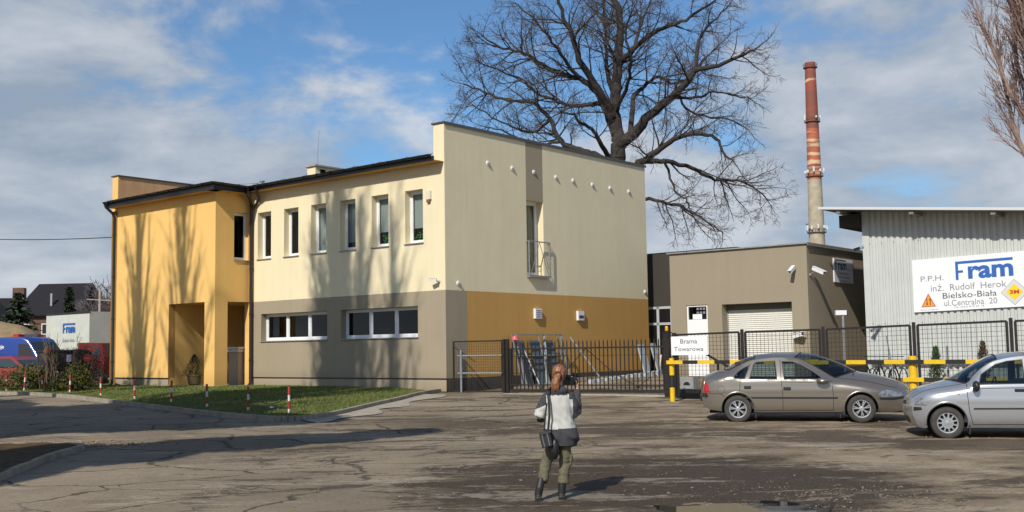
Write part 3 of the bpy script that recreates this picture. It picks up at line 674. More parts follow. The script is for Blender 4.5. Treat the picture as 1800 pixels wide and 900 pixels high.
mb = MB(); mb.tube([(-17.70, -2.20, 8.32), (-17.70, -2.15, 8.18), (-17.70, -1.82, 7.92), (-17.70, -1.74, 7.75), (-17.70, -1.74, 0.75), (-17.72, -1.85, 0.55)], 0.06, 10)
for z in (1.6, 3.4, 5.2, 7.0): mb.tube([(-17.70, -1.74, z), (-17.70, -1.74, z+0.05)], 0.08, 10)
mb.build('downpipe', mat('dark green pipe', (0.018, 0.03, 0.024), 0.35), B, smooth=True)
# roof chimney and vents, lightning wire
mb = MB(); wall(mb, FR(3.0), -10.73, -10.2, 8.3, 9.66, (), mf=lambda u, z: 0)
hs = [(3.25, 3.55, 9.28, 9.56, 0.12, 1), (3.80, 4.10, 9.28, 9.56, 0.12, 1)]
wall(mb, SD(-10.2), 3.0, 4.45, 8.3, 9.66, hs, mf=lambda u, z: 0); mb.quad((-10.33, 3.1, 8.9), (-10.33, 4.4, 8.9), (-10.33, 4.4, 9.6), (-10.33, 3.1, 9.6), 1)
mb.quad((-10.73, 3.0, 8.3), (-10.73, 4.45, 8.3), (-10.73, 4.45, 9.66), (-10.73, 3.0, 9.66)); mb.quad((-10.73, 4.45, 8.3), (-10.2, 4.45, 8.3), (-10.2, 4.45, 9.66), (-10.73, 4.45, 9.66))
ch = mb.build('chimney', [M['cream'], M['dark']], B, fix=False)
mb = MB(); mb.box(-10.80, -10.13, 2.93, 4.52, 9.662, 9.73); mb.build('cap', M['conc'], ch)
mb = MB(); mb.tube([(-10.3, 3.2, 9.73), (-10.28, 3.2, 10.4), (-10.2, 3.2, 11.2)], [0.012, 0.01, 0.006], 5); mb.build('lightning_rod', M['steel'], B)
mb = MB()
for a, h in ((-12.35, 0.52), (-11.95, 0.60)):
    mb.cyl((a, 1.6, 8.4), (a, 1.6, 8.4+h), 0.055, n=10); mb.cyl((a, 1.6, 8.4+h+0.03), (a, 1.6, 8.4+h+0.08), 0.11, n=12); mb.cyl((a, 1.6, 8.4+h), (a, 1.6, 8.4+h+0.03), 0.03, n=6)
mb.build('vent_pipe', M['steel'], B, smooth=True)
mb = MB(); prev = None; k = 0
for i in range(13):
    a = -17.0+i*1.36; b = -1.2 if a < -10.6 else 0.25; q = Vector((a, b, 8.66))
    mb.bar((a, b, 8.42), (a, b, 8.68), 0.02)
    if prev is not None:
        pts = [prev.lerp(q, t/6)+Vector((0, 0, -0.07*sin(pi*t/6))) for t in range(7)]; mb.tube(pts, 0.008, 4)
    prev = q
mb.tube([(-0.68, 0.25, 8.66), (-0.58, 0.15, 8.72), (-0.57, 0.12, 9.2), (-0.60, 0.1, 9.5), (-0.6, 0.1, 9.72)], 0.008, 4)
mb.build('lightning_wire', M['steel'], B)
mb = MB(); mb.box(-0.6, -0.1, 12.0, 12.38, 9.6, 9.63); mb.bar((-0.5, 12.1, 9.6), (-0.4, 12.25, 10.05), 0.30, 0.02, up=(0, 1, 0)); mb.build('roof_hatch', M['steel'], B)
# ------------------------------------------------ fittings on the office walls
def wall_lamp(u, z, label, P, group=None):
    q = P(u, z, 0); t = thingB('wall_lamp', label, 'lamp', q[0], q[1], q[2], group)
    m1 = MB(); m1.lathe([(0.0, 0), (0.082, 0), (0.082, 0.03), (0.07, 0.04), (0.0, 0.04)], 18, (q[0], q[1], q[2]), 'x'); m1.build('base', M['white'], t, smooth=True)
    m2 = MB(); m2.ell((q[0]+0.035, q[1], q[2]), 0.045, 0.05, 0.05, 12, 8); m2.build('lens', mat('lamp lens', (0.35, 0.35, 0.33), 0.2), t, smooth=True)
    return t
LU = [(2.23, 8.44), (3.57, 8.42), (4.83, 8.42), (6.18, 8.38), (7.27, 8.37), (8.56, 8.35), (9.79, 8.34), (11.16, 8.34)]
nm = ['first from the street corner', 'second from the street corner', 'on the brown strip', 'just right of brown strip', 'fifth from the street corner', 'sixth from the street corner', 'second from the far end', 'nearest the far end of the wall']
l0 = wall_lamp(0, 0, 'x', PS)
kids = [c for c in bpy.data.objects if c.parent == l0]
for i, (u, z) in enumerate(LU):
    if i == 0: o = l0
    else:
        o = l0.copy(); COL.objects.link(o)
        for c in kids: d = c.copy(); COL.objects.link(d); d.parent = o
    q = PS(u, z, 0); o.location = BW(q[0], q[1], q[2])
    props(o, 'round white wall lamp high on side wall, '+nm[i], 'lamp', 'round lamps in a row high on the side wall')
wall_lamp(0.62, 4.14, 'round white wall lamp low by the office corner above the brown band', PS)
wall_lamp(12.2, 4.2, 'small white fixture at far end of side wall above the ochre band', PS)
for u, z, op, lab in ((4.68, 3.0, 0, 'white louvred vent box on ochre wall, its grille closed'), (7.32, 2.96, 1, 'white wall vent box with open dark slot, right of the louvred one')):
    q = PS(u, z, 0); t = thingB('wall_vent', lab, 'vent', q[0], q[1], q[2])
    m1 = MB(); pbox(m1, PS, u, u+0.38, z, z+0.36, -0.10, -0.004); m1.build('housing', M['white'], t)
    m1 = MB()
    if op: pbox(m1, PS, u+0.05, u+0.33, z+0.08, z+0.19, -0.108, -0.102)
    else:
        for k in range(4): pbox(m1, PS, u+0.04, u+0.34, z+0.05+k*0.075, z+0.08+k*0.075, -0.108, -0.102)
    m1.build('grille', M['ink'] if op else M['inkgrey'], t)
# alarm siren box and camera by the corner
t = thingB('alarm_box', 'small cream siren box with brown base beside last upper window', 'alarm', -0.72, 0, 6.9)
m1 = MB(); m1.box(-0.80, -0.60, -0.09, -0.003, 7.0, 7.30); m1.build('housing', mat('ivory plastic', (0.7, 0.66, 0.52), 0.4), t); m1 = MB(); m1.box(-0.78, -0.64, -0.08, -0.004, 6.90, 6.997); m1.build('siren', mat('red brown plastic', (0.25, 0.10, 0.05), 0.4), t)
def camera_fix(name, label, base, out_, tip, r=0.06, m='white', L_=0.32):
    """bracket from the wall, then the camera body pointing to tip"""
    t = thing(name, label, 'camera', base)
    base = Vector(base); out_ = Vector(out_); tip = Vector(tip)
    k = MB(); k.tube([(0, 0, 0), tuple(out_-base)], 0.02, 8); k.ell((0, 0, 0), 0.05, 0.05, 0.06, 10, 6); k.build('bracket', M['steel'], t, smooth=True)
    d = (tip-out_).normalized(); k = MB(); k.bar(out_-base-d*L_*0.35, out_-base+d*L_*0.65, r*1.7, r*1.9); k.bar(out_-base-d*L_*0.3+Vector((0, 0, r*1.05)), out_-base+d*L_*0.8+Vector((0, 0, r*1.05)), r*2.1, 0.02)
    b_ = k.build('housing', M[m], t); k = MB(); k.cyl(out_-base+d*L_*0.655, out_-base+d*L_*0.67, r*0.6, n=10); k.build('lens', M['black'], t)
    return t
camera_fix('security_camera', 'white bullet camera on short bracket at the office street corner', BW(-0.28, 0, 4.17), BW(-0.32, -0.22, 4.24), BW(-0.9, -0.5, 4.28), 0.045, 'whp', 0.26)
# potted shrub in the porch
t = thingB('potted_shrub', 'small dark conifer in a brown glazed pot on the porch floor', 'plant', -12.55, -1.2, 0.66)
m1 = MB(); m1.lathe([(0.16, 0), (0.22, 0.05), (0.26, 0.2), (0.27, 0.36), (0.30, 0.38), (0.30, 0.42), (0.26, 0.42), (0.25, 0.36), (0, 0.36)], 24, (-12.55, -1.2, 0.66)); m1.build('pot', M['pot'], t, smooth=True)
r = random.Random(3); m1 = MB()
for _ in range(2600):
    h = r.random(); rad = 0.36*(1-h)**0.6*(0.55+0.45*r.random()); tt = r.uniform(0, 6.28); rad *= 1+0.35*sin(tt*3+h*5)
    x, y, z = -12.55+rad*cos(tt)-0.12*(h < 0.3), -1.2+rad*sin(tt), 1.02+h*0.85; s = 0.05
    a = Vector((r.gauss(0, 1), r.gauss(0, 1), r.gauss(0, 1))).normalized()*s; b = Vector((r.gauss(0, 1), r.gauss(0, 1), r.gauss(0, 1))).normalized()*s*0.4
    m1.add([(x, y, z), (x+a.x, y+a.y, z+a.z), (x+b.x, y+b.y, z+b.z)], [(0, 1, 2)])
m1.build('foliage', mat('dark conifer', (0.035, 0.065, 0.022), 0.7, var=0.4, vscale=4), t, fix=False)
# ---------------------------------------------------------------- garage building
GZ = 0.80
T = thingB('garage_building', 'flat roofed brown garage with cream roller shutter and white door', 'building', 4, 8, GZ-0.1)
P1, P2 = FR(8.0), SD(9.16)
mb = MB()
hs = [(4.45, 5.32, 0.80, 3.38, 0.12), (5.90, 8.56, 0.80, 3.36, 0.42)]
wall(mb, P1, 3.80, 9.16, 0.5, 5.28, hs); wall(mb, P2, 8.0, 20.0, 0.3, 5.28, ())
mb.quad((3.80, 8, 0.5), (3.80, 13.2, 0.5), (3.80, 13.2, 5.28), (3.80, 8, 5.28)); mb.quad((3.8, 20, 0), (9.16, 20, 0), (9.16, 20, 5.28), (3.8, 20, 5.28))
mb.build('wall', M['gplaster'], T, fix=False)
mb = MB(); mb.box(-0.6, 3.80, 13.2, 13.4, 3.62, 5.85); mb.box(-0.6, 0.0, 13.2, 13.4, 0.5, 3.62); mb.build('link_wall', M['charcoal'], T)  # shade of the recess is put into this wall's dark colour
mb = MB(); mb.box(3.82, 9.14, 8.02, 19.9, 5.15, 5.27); mb.box(-0.5, 3.8, 13.2, 20, 5.86, 5.9); mb.build('roof', M['roofdk'], T)
mb = MB(); mb.box(3.72, 9.24, 7.92, 8.35, 5.285, 5.33); mb.box(8.85, 9.24, 8.352, 20.0, 5.285, 5.33); mb.box(9.225, 9.242, 7.93, 20.0, 5.22, 5.284); mb.build('coping', M['flash'], T)
mb = MB(); pbox(mb, P1, 4.45, 5.32, 0.80, 0.83, 0.03, 0.12); mb.box(9.162, 9.18, 8.0, 20.0, 0.3, 1.1); mb.build('plinth', M['plinthd'], T)
# roller shutter: slats
mb = MB(); n = 34; z0, z1 = 0.80, 3.16
for i in range(n):
    a = z0+(z1-z0)*i/n; h = (z1-z0)/n
    for k in range(4):
        t0, t1 = k/4, (k+1)/4; f_ = lambda t: 0.40-0.022*sin(pi*t)
        mb.quad(P1(5.93, a+h*t0, f_(t0)), P1(8.53, a+h*t0, f_(t0)), P1(8.53, a+h*t1, f_(t1)), P1(5.93, a+h*t1, f_(t1)))
mb.build('roller_shutter', M['shutter'], T, fix=False, smooth=True, sharp=25)
mb = MB(); pbox(mb, P1, 5.90, 8.56, 3.16, 3.36, 0.34, 0.415); mb.build('shutter_box', mat('dull green steel', (0.10, 0.11, 0.08), 0.6), T)
for a_, b_ in ((5.902, 5.95), (8.51, 8.558)): mb = MB(); pbox(mb, P1, a_, b_, 0.8, 3.16, 0.36, 0.415); mb.build('shutter_rail', M['flash'], T)
# white door with barred window light
mb = MB(); e = 0.06
for q in ((4.452, 4.452+e, .83, 3.378), (5.318-e, 5.318, .83, 3.378), (4.452+e, 5.318-e, 3.32, 3.378), (4.452+e, 5.318-e, 0.83, 2.86)): pbox(mb, P1, *q, 0.04, 0.09)
dr = mb.build('door', M['doorw'], T)
mb = MB(); mb.quad(P1(4.51, 2.86, 0.075), P1(5.26, 2.86, 0.075), P1(5.26, 3.32, 0.075), P1(4.51, 3.32, 0.075)); mb.build('pane', M['glass'], dr)
mb = MB()
for k in range(3): pbox(mb, P1, 4.84+k*0.13, 4.93+k*0.13, 3.20, 3.28, 0.062, 0.068); pbox(mb, P1, 4.84+k*0.13, 4.93+k*0.13, 3.06, 3.14, 0.062, 0.068)
mb.build('window_bars', M['inkgrey'], dr); mb = MB(); pbox(mb, P1, 4.68, 5.06, 2.87, 3.05, 0.055, 0.060); mb.build('paper_notice', M['signw'], dr)
mb = MB(); mb.bar(P1(5.14, 1.93, 0.0), P1(5.26, 1.93, 0.0), 0.02); mb.bar(P1(5.25, 1.93, 0.0), P1(5.25, 1.93, 0.04), 0.02); mb.build('handle', M['steel'], dr)
mb = MB(); mb.quad((4.3, 8.5, .5), (5.6, 8.5, .5), (5.6, 8.5, 4), (4.3, 8.5, 4)); mb.build('inner_wall', M['dark'], T)
# glazed entrance in the recess
PE = FR(13.1)
mb = MB()
for q in ((-0.5, 0.75, 3.50, 3.60), (-0.5, 0.75, 2.82, 2.92), (-0.5, 0.75, 0.70, 0.80), (-0.02, 0.10, 0.70, 3.6), (0.66, 0.76, 0.7, 3.6)): pbox(mb, PE, *q, 0.0, 0.06)
ge = mb.build('glazed_entrance', mat('grey frame', (0.45, 0.45, 0.45), 0.4), T); mb = MB(); mb.quad(PE(-0.5, .75, .03), PE(.7, .75, .03), PE(.7, 3.55, .03), PE(-.5, 3.55, .03)); mb.build('pane', mat('dark reflective pane', (0.012, 0.012, 0.012), 0.04), ge)
# things on the garage
t = camera_fix('security_camera', 'white box camera under bracket on garage front above the shutter', BW(8.72, 8, 4.45), BW(8.72, 7.80, 4.45), BW(8.70, 7.3, 4.15), 0.06, 'white', 0.34)
camera_fix('security_camera', 'long white tube camera on the garage street corner beside the company sign', BW(9.16, 8.20, 4.24), BW(9.42, 8.2, 4.40), BW(10.1, 8.0, 4.10), 0.065, 'white', 0.5)
def sign_panel(name, label, P, u0, u1, z0, z1, a, b, z, tilt=0.0, th=0.03, m='signw'):
    t = thingB(name, label, 'sign', a, b, z); return t
# FRAM sign on the side of the garage
Q = P2
t = thingB('company_sign', 'portrait white company sign high on the brown garage side wall', 'sign', 9.2, 10.9, 4.05)
m1 = MB(); pbox(m1, Q, 10.10, 11.76, 4.07, 4.92, -0.05, -0.012); m1.build('panel', M['signw'], t)
QS = lambda u, z, d: Q(u, z, -0.05-d)
m1 = MB(); m1.quad(QS(10.22, 4.84, .004), QS(11.15, 4.84, .004), QS(11.15, 4.88, .004), QS(10.22, 4.88, .004)); m1.quad(QS(10.22, 4.52, .004), QS(10.30, 4.52, .004), QS(10.30, 4.84, .004), QS(10.22, 4.84, .004)); m1.quad(QS(10.30, 4.70, .004), QS(10.40, 4.70, .004), QS(10.40, 4.74, .004), QS(10.30, 4.74, .004)); m1.build('lettering', M['navy'], t, fix=False)
text('ram', 'lettering', M['navy'], t, QS, 10.46, 11.18, 4.52, 4.76, bold=0.03)
text('SERWIS', 'lettering', M['inkgrey'], t, QS, 11.26, 11.66, 4.52, 4.57)
text('Oznakowania', 'lettering', M['redink'], t, QS, 10.42, 11.35, 4.36, 4.46)
text('Znaki drogowe', 'lettering', M['ink'], t, QS, 10.36, 11.48, 4.21, 4.31)
text('Tel. 033 818 62 18', 'lettering', M['ink'], t, QS, 10.42, 11.50, 4.10, 4.16)
# ---------------------------------------------------------------- corrugated hall
HB = 8.78
T = thingB('corrugated_hall', 'pale corrugated steel hall with overhanging white edged roof', 'building', 11, HB, 0.4)
mb = MB(); u = 10.92; pts = []
pitch = 0.20
while u < 24:
    pts += [(u, 0), (u+0.10, 0), (u+0.125, 0.045), (u+0.165, 0.045)]; u += pitch
zt = lambda a: 6.33-0.098*(a-10.9)
for i in range(len(pts)-1):
    (a, d), (a2, d2) = pts[i], pts[i+1]; mb.quad((a, HB+d, 0.3), (a2, HB+d2, 0.3), (a2, HB+d2, zt(a2)), (a, HB+d, zt(a)))
mb.quad((10.80, HB-0.012, 0.3), (11.02, HB-0.012, 0.3), (11.02, HB-0.012, zt(11)), (10.80, HB-0.012, zt(10.8))); mb.quad((10.80, HB-0.012, 0.3), (10.80, HB+12, 0.3), (10.80, HB+12, 6.3), (10.80, HB-0.012, 6.3))
mb.quad((24, HB, 0.3), (24, HB+12, 0.3), (24, HB+12, 5.0), (24, HB, 5.0))
mb.build('wall', mat('pale corrugated steel', (0.54, 0.555, 0.525), 0.5, 0.0, var=0.10, vscale=1.5), T, fix=False)
mb = MB()
for i in range(60): 
    a = 11.04+i*0.40
    if a > 20: break
    for z in (2.55, 5.2): mb.cyl((a, HB-0.012, z), (a, HB+0.002, z), 0.014, n=6)
mb.build('wall_screws', mat('screw heads', (0.16, 0.15, 0.14), 0.6), T)
mb = MB(); fz = lambda a: 6.47-0.098*(a-9.7)
def slab(a0, a1, b0, b1, top, th):
    mb.add([(a0, b0, top(a0)-th), (a1, b0, top(a1)-th), (a1, b1, top(a1)-th), (a0, b1, top(a0)-th), (a0, b0, top(a0)), (a1, b0, top(a1)), (a1, b1, top(a1)), (a0, b1, top(a0))], [(3, 2, 1, 0), (4, 5, 6, 7), (0, 1, 5, 4), (1, 2, 6, 5), (2, 3, 7, 6), (3, 0, 4, 7)])
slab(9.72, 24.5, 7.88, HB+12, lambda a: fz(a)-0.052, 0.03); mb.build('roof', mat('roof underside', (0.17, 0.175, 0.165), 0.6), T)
mb = MB(); slab(9.70, 24.55, 7.84, 7.875, fz, 0.085); mb.build('fascia', mat('off white trim', (0.6, 0.6, 0.59), 0.5), T)
mb = MB()
for a in (10.35, 12.75, 15.2, 17.8): mb.bar((a, 7.92, fz(a)-0.15), (a, HB+0.5, fz(a)-0.15), 0.14, 0.13)
mb.build('roof_beam', mat('grey beam', (0.20, 0.19, 0.17), 0.6), T)
mb = MB(); mb.box(10.1, 10.79, HB-0.2, HB+3, 5.78, 6.2); mb.build('box_gutter', M['charcoal'], T)
mb = MB(); 
for i in range(40):
    a = 10.95+i*0.22; mb.box(a, a+0.15, HB-0.05, HB-0.003, 1.13, 1.27); 
mb.box(10.95, 19.5, HB-0.03, HB-0.006, 1.15, 1.25); mb.build('bump_rail', mat('grey rubber', (0.09, 0.09, 0.095), 0.7), T)
# the big sign
PH = lambda u, v, d: (u, HB-0.06-d, 2.87+v + (u-12.42)*0.022)       # hung very slightly off level
t = thingB('company_sign', 'wide white company sign with blue Fram lettering on the corrugated hall', 'sign', 14.1, HB-0.06, 2.8)
SW, SH = 3.42, 1.68; X0 = 12.42
m1 = MB(); m1.prism([(X0, 0), (X0+SW, 0), (X0+SW, SH), (X0, SH)], lambda u, v, d: PH(u, v, -d), 0.035); m1.build('panel', M['signw'], t)
def s(u, v): return X0+u*SW, v*SH
def rect(mb_, u0, u1, v0, v1, d=0.004): (a, c), (b, e_) = s(u0, v0), s(u1, v1); mb_.quad(PH(a, c, d), PH(b, c, d), PH(b, e_, d), PH(a, e_, d))
m1 = MB(); rect(m1, 0.395, 0.895, 0.855, 0.905); rect(m1, 0.395, 0.42, 0.56, 0.855); rect(m1, 0.42, 0.462, 0.69, 0.735); m1.build('logo_lettering', M['blue'], t, fix=False)
def tx(b, m_, u0, u1, v0, v1, bold=0.0): (a, c), (b2, e_) = s(u0, v0), s(u1, v1); text(b, 'lettering', M[m_], t, PH, a, b2, c, e_, bold=bold)
tx('ram', 'blue', 0.505, 0.895, 0.56, 0.80, 0.035)
tx('P.P.H.', 'inkgrey', 0.075, 0.285, 0.575, 0.675); tx('inż.  Rudolf  Herok', 'inkgrey', 0.165, 0.83, 0.375, 0.505); tx('Bielsko-Biała', 'ink', 0.27, 0.745, 0.225, 0.335, 0.0); tx('ul.Centralna  20', 'inkgrey', 0.28, 0.745, 0.085, 0.195); tx('Tel. (033) 818 62 18', 'inkgrey', 0.365, 0.63, 0.035, 0.07)
tx('Znaki drogowe', 'inkgrey', 0.06, 0.225, 0.02, 0.045)
m1 = MB(); c = [s(0.07, 0.09), s(0.205, 0.09), s(0.138, 0.345)]; m1.add([PH(*q, 0.004) for q in c], [(0, 1, 2)]); m1.build('warning_triangle_rim', M['redink'], t, fix=False)
m1 = MB(); c = [s(0.081, 0.102), s(0.194, 0.102), s(0.138, 0.315)]; m1.add([PH(*q, 0.007) for q in c], [(0, 1, 2)]); m1.build('warning_triangle', M['orange'], t, fix=False)
m1 = MB(); rect(m1, 0.120, 0.128, 0.15, 0.255, 0.010); rect(m1, 0.150, 0.158, 0.12, 0.22, 0.010)
m1.add([PH(*s(*q), 0.010) for q in ((0.112, 0.155), (0.136, 0.155), (0.124, 0.115))], [(0, 1, 2)]); m1.add([PH(*s(*q), 0.010) for q in ((0.142, 0.215), (0.166, 0.215), (0.154, 0.255))], [(0, 1, 2)]); m1.build('arrows', M['ink'], t, fix=False)
def dia(cx, cy, r_, d, m_, name):
    m1 = MB(); x, y = s(cx, cy); m1.add([PH(x+r_, y, d), PH(x, y+r_, d), PH(x-r_, y, d), PH(x, y-r_, d)], [(0, 1, 2, 3)]); m1.build(name, m_, t, fix=False)
dia(0.895, 0.27, 0.40, 0.004, M['inkgrey'], 'diamond_edge'); dia(0.895, 0.27, 0.385, 0.007, mat('pale grey print', (0.62, 0.62, 0.62), 0.5), 'diamond_field'); dia(0.895, 0.27, 0.25, 0.010, M['signy'], 'diamond')
(a, c), (b2, e_) = s(0.855, 0.235), s(0.935, 0.31); text('3M', 'lettering', M['redink'], t, PH, a, b2, c, e_, 0.013, 0.04)
camera_fix('security_camera', 'slim grey camera low on the left edge of the corrugated hall', BW(11.25, HB, 2.45), BW(11.2, HB-0.15, 2.40), BW(10.9, HB-0.6, 2.15), 0.045, 'steel', 0.34)
camera_fix('security_camera', 'small black camera under the left eave of the corrugated hall', BW(10.8, HB-0.0, 5.1), BW(10.66, HB-0.05, 5.05), BW(10.3, HB-0.4, 4.9), 0.045, 'black', 0.2)
# tall pole with a small camera
t = thing('camera_pole', 'slender grey pole with small box camera in front of the garage side', 'pole', BW(11.6, 5.0, 0.4))
q = BW(11.6, 5.0, 0); m1 = MB(); m1.cyl((0, 0, 0), (0, 0, 2.35), 0.035, n=8); m1.build('post', M['steel'], t, smooth=True)
m1 = MB(); m1.box(-0.22, 0.1, -0.06, 0.06, 2.36, 2.50); m1.build('camera_box', M['white'], t); m1 = MB(); m1.box(0.101, 0.13, -0.05, 0.05, 2.34, 2.46); m1.build('lens_hood', M['black'], t)
# white lantern on the fence line near the shutter
camera_fix('security_camera', 'stubby white camera on the shutter side pier just above the parked saloon', BW(8.80, 8.0, 2.25), BW(8.80, 7.8, 2.2), BW(9.3, 7.6, 2.3), 0.07, 'white', 0.4)

# ---------------------------------------------------------------- fence, gates
def mesh_panel(mb, p, q, z0, z1, fr=0.05, step=0.10, mi=0, wire=0.006, mi2=0, zq0=None, zq1=None):
    p, q = Vector((p[0], p[1], 0)), Vector((q[0], q[1], 0)); zq0 = z0 if zq0 is None else zq0; zq1 = z1 if zq1 is None else zq1
    L_ = (q-p).length; P_ = lambda t, h: (p.x+(q.x-p.x)*t, p.y+(q.y-p.y)*t, (z0+(zq0-z0)*t)*(1-h) + (z1+(zq1-z1)*t)*h)
    for a, b in (((0, 0), (1, 0)), ((0, 1), (1, 1)), ((0, 0), (0, 1)), ((1, 0), (1, 1))): mb.bar(P_(*a), P_(*b), fr, fr, mi)
    n = int(L_/step)
    for i in range(1, n): mb.bar(P_(i/n, 0), P_(i/n, 1), wire, wire, mi2)
    m_ = int((z1-z0)/step)
    for i in range(1, m_): mb.bar(P_(0, i/m_), P_(1, i/m_), wire, wire, mi2)
    return mb
FB = 1.5
T = thingB('mesh_fence', 'black framed wire mesh fence running right of the sliding gate', 'fence', 10, FB, 0.42)
posts = [7.85, 10.08, 12.50, 14.93, 17.27, 19.65, 22.05]; tops = [2.27, 2.30, 2.32, 2.37, 2.41, 2.44, 2.47]
for i in range(len(posts)-1):
    a0, a1 = posts[i]+0.10, posts[i+1]-0.10; zb = 0.50
    mb = MB(); mesh_panel(mb, (a0, FB), (a1, FB), zb, tops[i]-0.03, 0.055, 0.115, wire=0.008, zq0=zb, zq1=tops[i+1]-0.03)
    mb.bar((a0-0.12, FB, 1.55), (a0, FB, 1.55), 0.03); mb.bar((a1, FB, 1.55), (a1+0.12, FB, 1.55), 0.03)
    mb.build('mesh_panel', M['fence'], T, fix=False)
for i in range(1, len(posts)):
    mb = MB(); mb.box(posts[i]-0.035, posts[i]+0.035, FB-0.035, FB+0.035, 0.3, tops[i]+0.05); mb.build('post', M['fence'], T)
# leaf between the office corner and the sliding gate
gl0, gl1 = Vector((0.05, 0.12, 0)), Vector((7.50, 1.55, 0))
def GL(s_): return gl0 + (gl1-gl0)*s_
T = thingB('mesh_gate', 'narrow wire mesh leaf with two grey tubes between office corner and sliding gate', 'gate', 1, 0.3, 0.5)
mb = MB(); mesh_panel(mb, GL(0.02)[:2], GL(0.262)[:2], 0.54, 2.17, 0.045, 0.085, wire=0.006); mb.bar((*GL(0.02)[:2], 2.0), (*GL(0.13)[:2], 1.5), 0.02); mb.build('mesh_panel', M['fence'], T, fix=False)
mb = MB(); c0, c1 = GL(0.07), GL(0.272)
mb.cyl((c0.x, c0.y-0.12, 0.5), (c0.x, c0.y-0.12, 1.90), 0.035, n=10)
for z in (1.70, 1.13): mb.cyl((c0.x-0.15, c0.y-0.12, z), (c1.x, c1.y-0.12, z), 0.025, n=8)
mb.build('scaffold_tube', M['steel'], T, smooth=True)
mb = MB()
for s_ in (0.272, 0.290): c0 = GL(s_); mb.box(c0.x-0.045, c0.x+0.045, c0.y-0.045, c0.y+0.045, 0.4, 2.22)
mb.build('post', M['fence'], T)
T = thingB('sliding_gate', 'long black sliding gate of upright pointed bars across the yard entrance', 'gate', 4.5, 1, 0.45)
mb = MB(); g0, g1 = GL(0.305), GL(1.0); n = 38
gp = lambda t, z, y=0: (g0.x+(g1.x-g0.x)*t, g0.y+(g1.y-g0.y)*t+y, z)
for i in range(n):
    t = (i+0.5)/n; mb.bar(gp(t, 0.56), gp(t, 2.10), 0.028); c = Vector(gp(t, 2.10)); mb.lathe([(0.02, 0), (0.001, 0.06)], 4, c)
mb.build('upright_bars', M['fence'], T, fix=False)
mb = MB(); 
for z, w in ((1.90, 0.05), (0.75, 0.04), (0.57, 0.10)): mb.bar(gp(0, z, -0.03), gp(1, z, -0.03), 0.04, w)
for z in (1.66, 1.12): mb.bar(gp(0, z, 0.03), gp(1, z, 0.03), 0.012, 0.012)
mb.bar(gp(0.0, 0.57), gp(0.0, 1.92), 0.06); mb.bar(gp(1, 0.57), gp(1, 1.92), 0.05)
for a, b in (((0.02, 1.85), (0.20, 1.15)), ((0.50, 1.88), (0.35, 1.1)), ((0.50, 1.88), (0.68, 1.1)), ((0.68, 1.1), (0.86, 0.6)), ((0.80, 0.6), (0.90, 0.98))): mb.bar(gp(a[0], a[1], 0.035), gp(b[0], b[1], 0.035), 0.02)
mb.build('frame', M['fence'], T)
mb = MB(); mb.bar(gp(-0.05, 0.46, 0), gp(1.0, 0.44, 0), 0.2, 0.06); mb.build('track', M['conc'], T)
T = thingB('gate_post', 'thick black gate post at right end of the sliding gate', 'post', 7.62, 1.45, 0.4)
mb = MB(); mb.box(7.52, 7.70, 1.42, 1.58, 0.35, 2.30); mb.box(7.50, 7.72, 1.40, 1.60, 2.30, 2.33); mb.build('column', M['fence'], T)
mb = MB(); mb.box(7.80, 7.90, 1.45, 1.55, 0.35, 2.30); mb.bar((7.70, 1.5, 2.20), (7.8, 1.5, 2.20), 0.05); mb.build('side_column', M['fence'], T)
T = thingB('beacon', 'amber warning lamp on top of the black gate post', 'lamp', 7.60, 1.5, 2.33)
mb = MB(); mb.lathe([(0.055, 0), (0.055, 0.03), (0.0, 0.03)], 14, (7.60, 1.5, 2.333)); mb.build('socket', M['black'], T, smooth=True); mb = MB(); mb.lathe([(0.045, 0), (0.05, 0.02), (0.045, 0.12), (0.03, 0.145), (0, 0.15)], 14, (7.60, 1.5, 2.364)); mb.build('lens', M['amber'], T, smooth=True)
T = thingB('gate_sign', 'white sign reading Brama Towarowa fixed to the mesh fence', 'sign', 8.4, 1.42, 1.6)
PG = lambda u, v, d: (u, 1.40-d, v)
mb = MB(); mb.box(7.80, 9.02, 1.402, 1.425, 1.64, 2.19); mb.build('panel', M['signw'], T)
text('Brama', 'lettering', M['ink'], T, PG, 8.12, 8.68, 1.98, 2.11, bold=-0.004); text('Towarowa', 'lettering', M['ink'], T, PG, 7.90, 8.88, 1.76, 1.88, bold=-0.004)
T = thingB('gate_motor', 'grey gate motor box on black base behind the yellow post', 'motor', 8.6, 0.9, 0.4)
mb = MB(); mb.box(8.35, 8.78, 0.95, 1.25, 0.68, 1.02); mb.build('housing', M['flash'], T); mb = MB(); mb.box(8.25, 9.0, 0.9, 1.3, 0.36, 0.66); mb.build('base', M['black'], T)
mb = MB(); n = 10; mb.add([(8.56, 0.946, 0.78)] + [(8.56+0.11*cos(pi*i/n), 0.946, 0.78+0.10*sin(pi*i/n)) for i in range(n+1)], [(0, i+1, i+2) for i in range(n)]); mb.build('cover', M['black'], T, fix=False)
T = thingB('sloping_brace', 'black steel support frame with sloping brace behind the saloon', 'brace', 9.4, 1.75, 0.45)
mb = MB(); mb.bar((8.55, 1.65, 1.80), (10.0, 1.65, 1.05), 0.05); mb.bar((9.2, 1.65, 0.45), (9.2, 1.65, 1.46), 0.055); mb.bar((8.4, 1.65, 0.52), (10.2, 1.65, 0.52), 0.07); mb.bar((8.0, 1.65, 2.1), (8.55, 1.65, 1.80), 0.05); mb.build('steelwork', M['fence'], T)
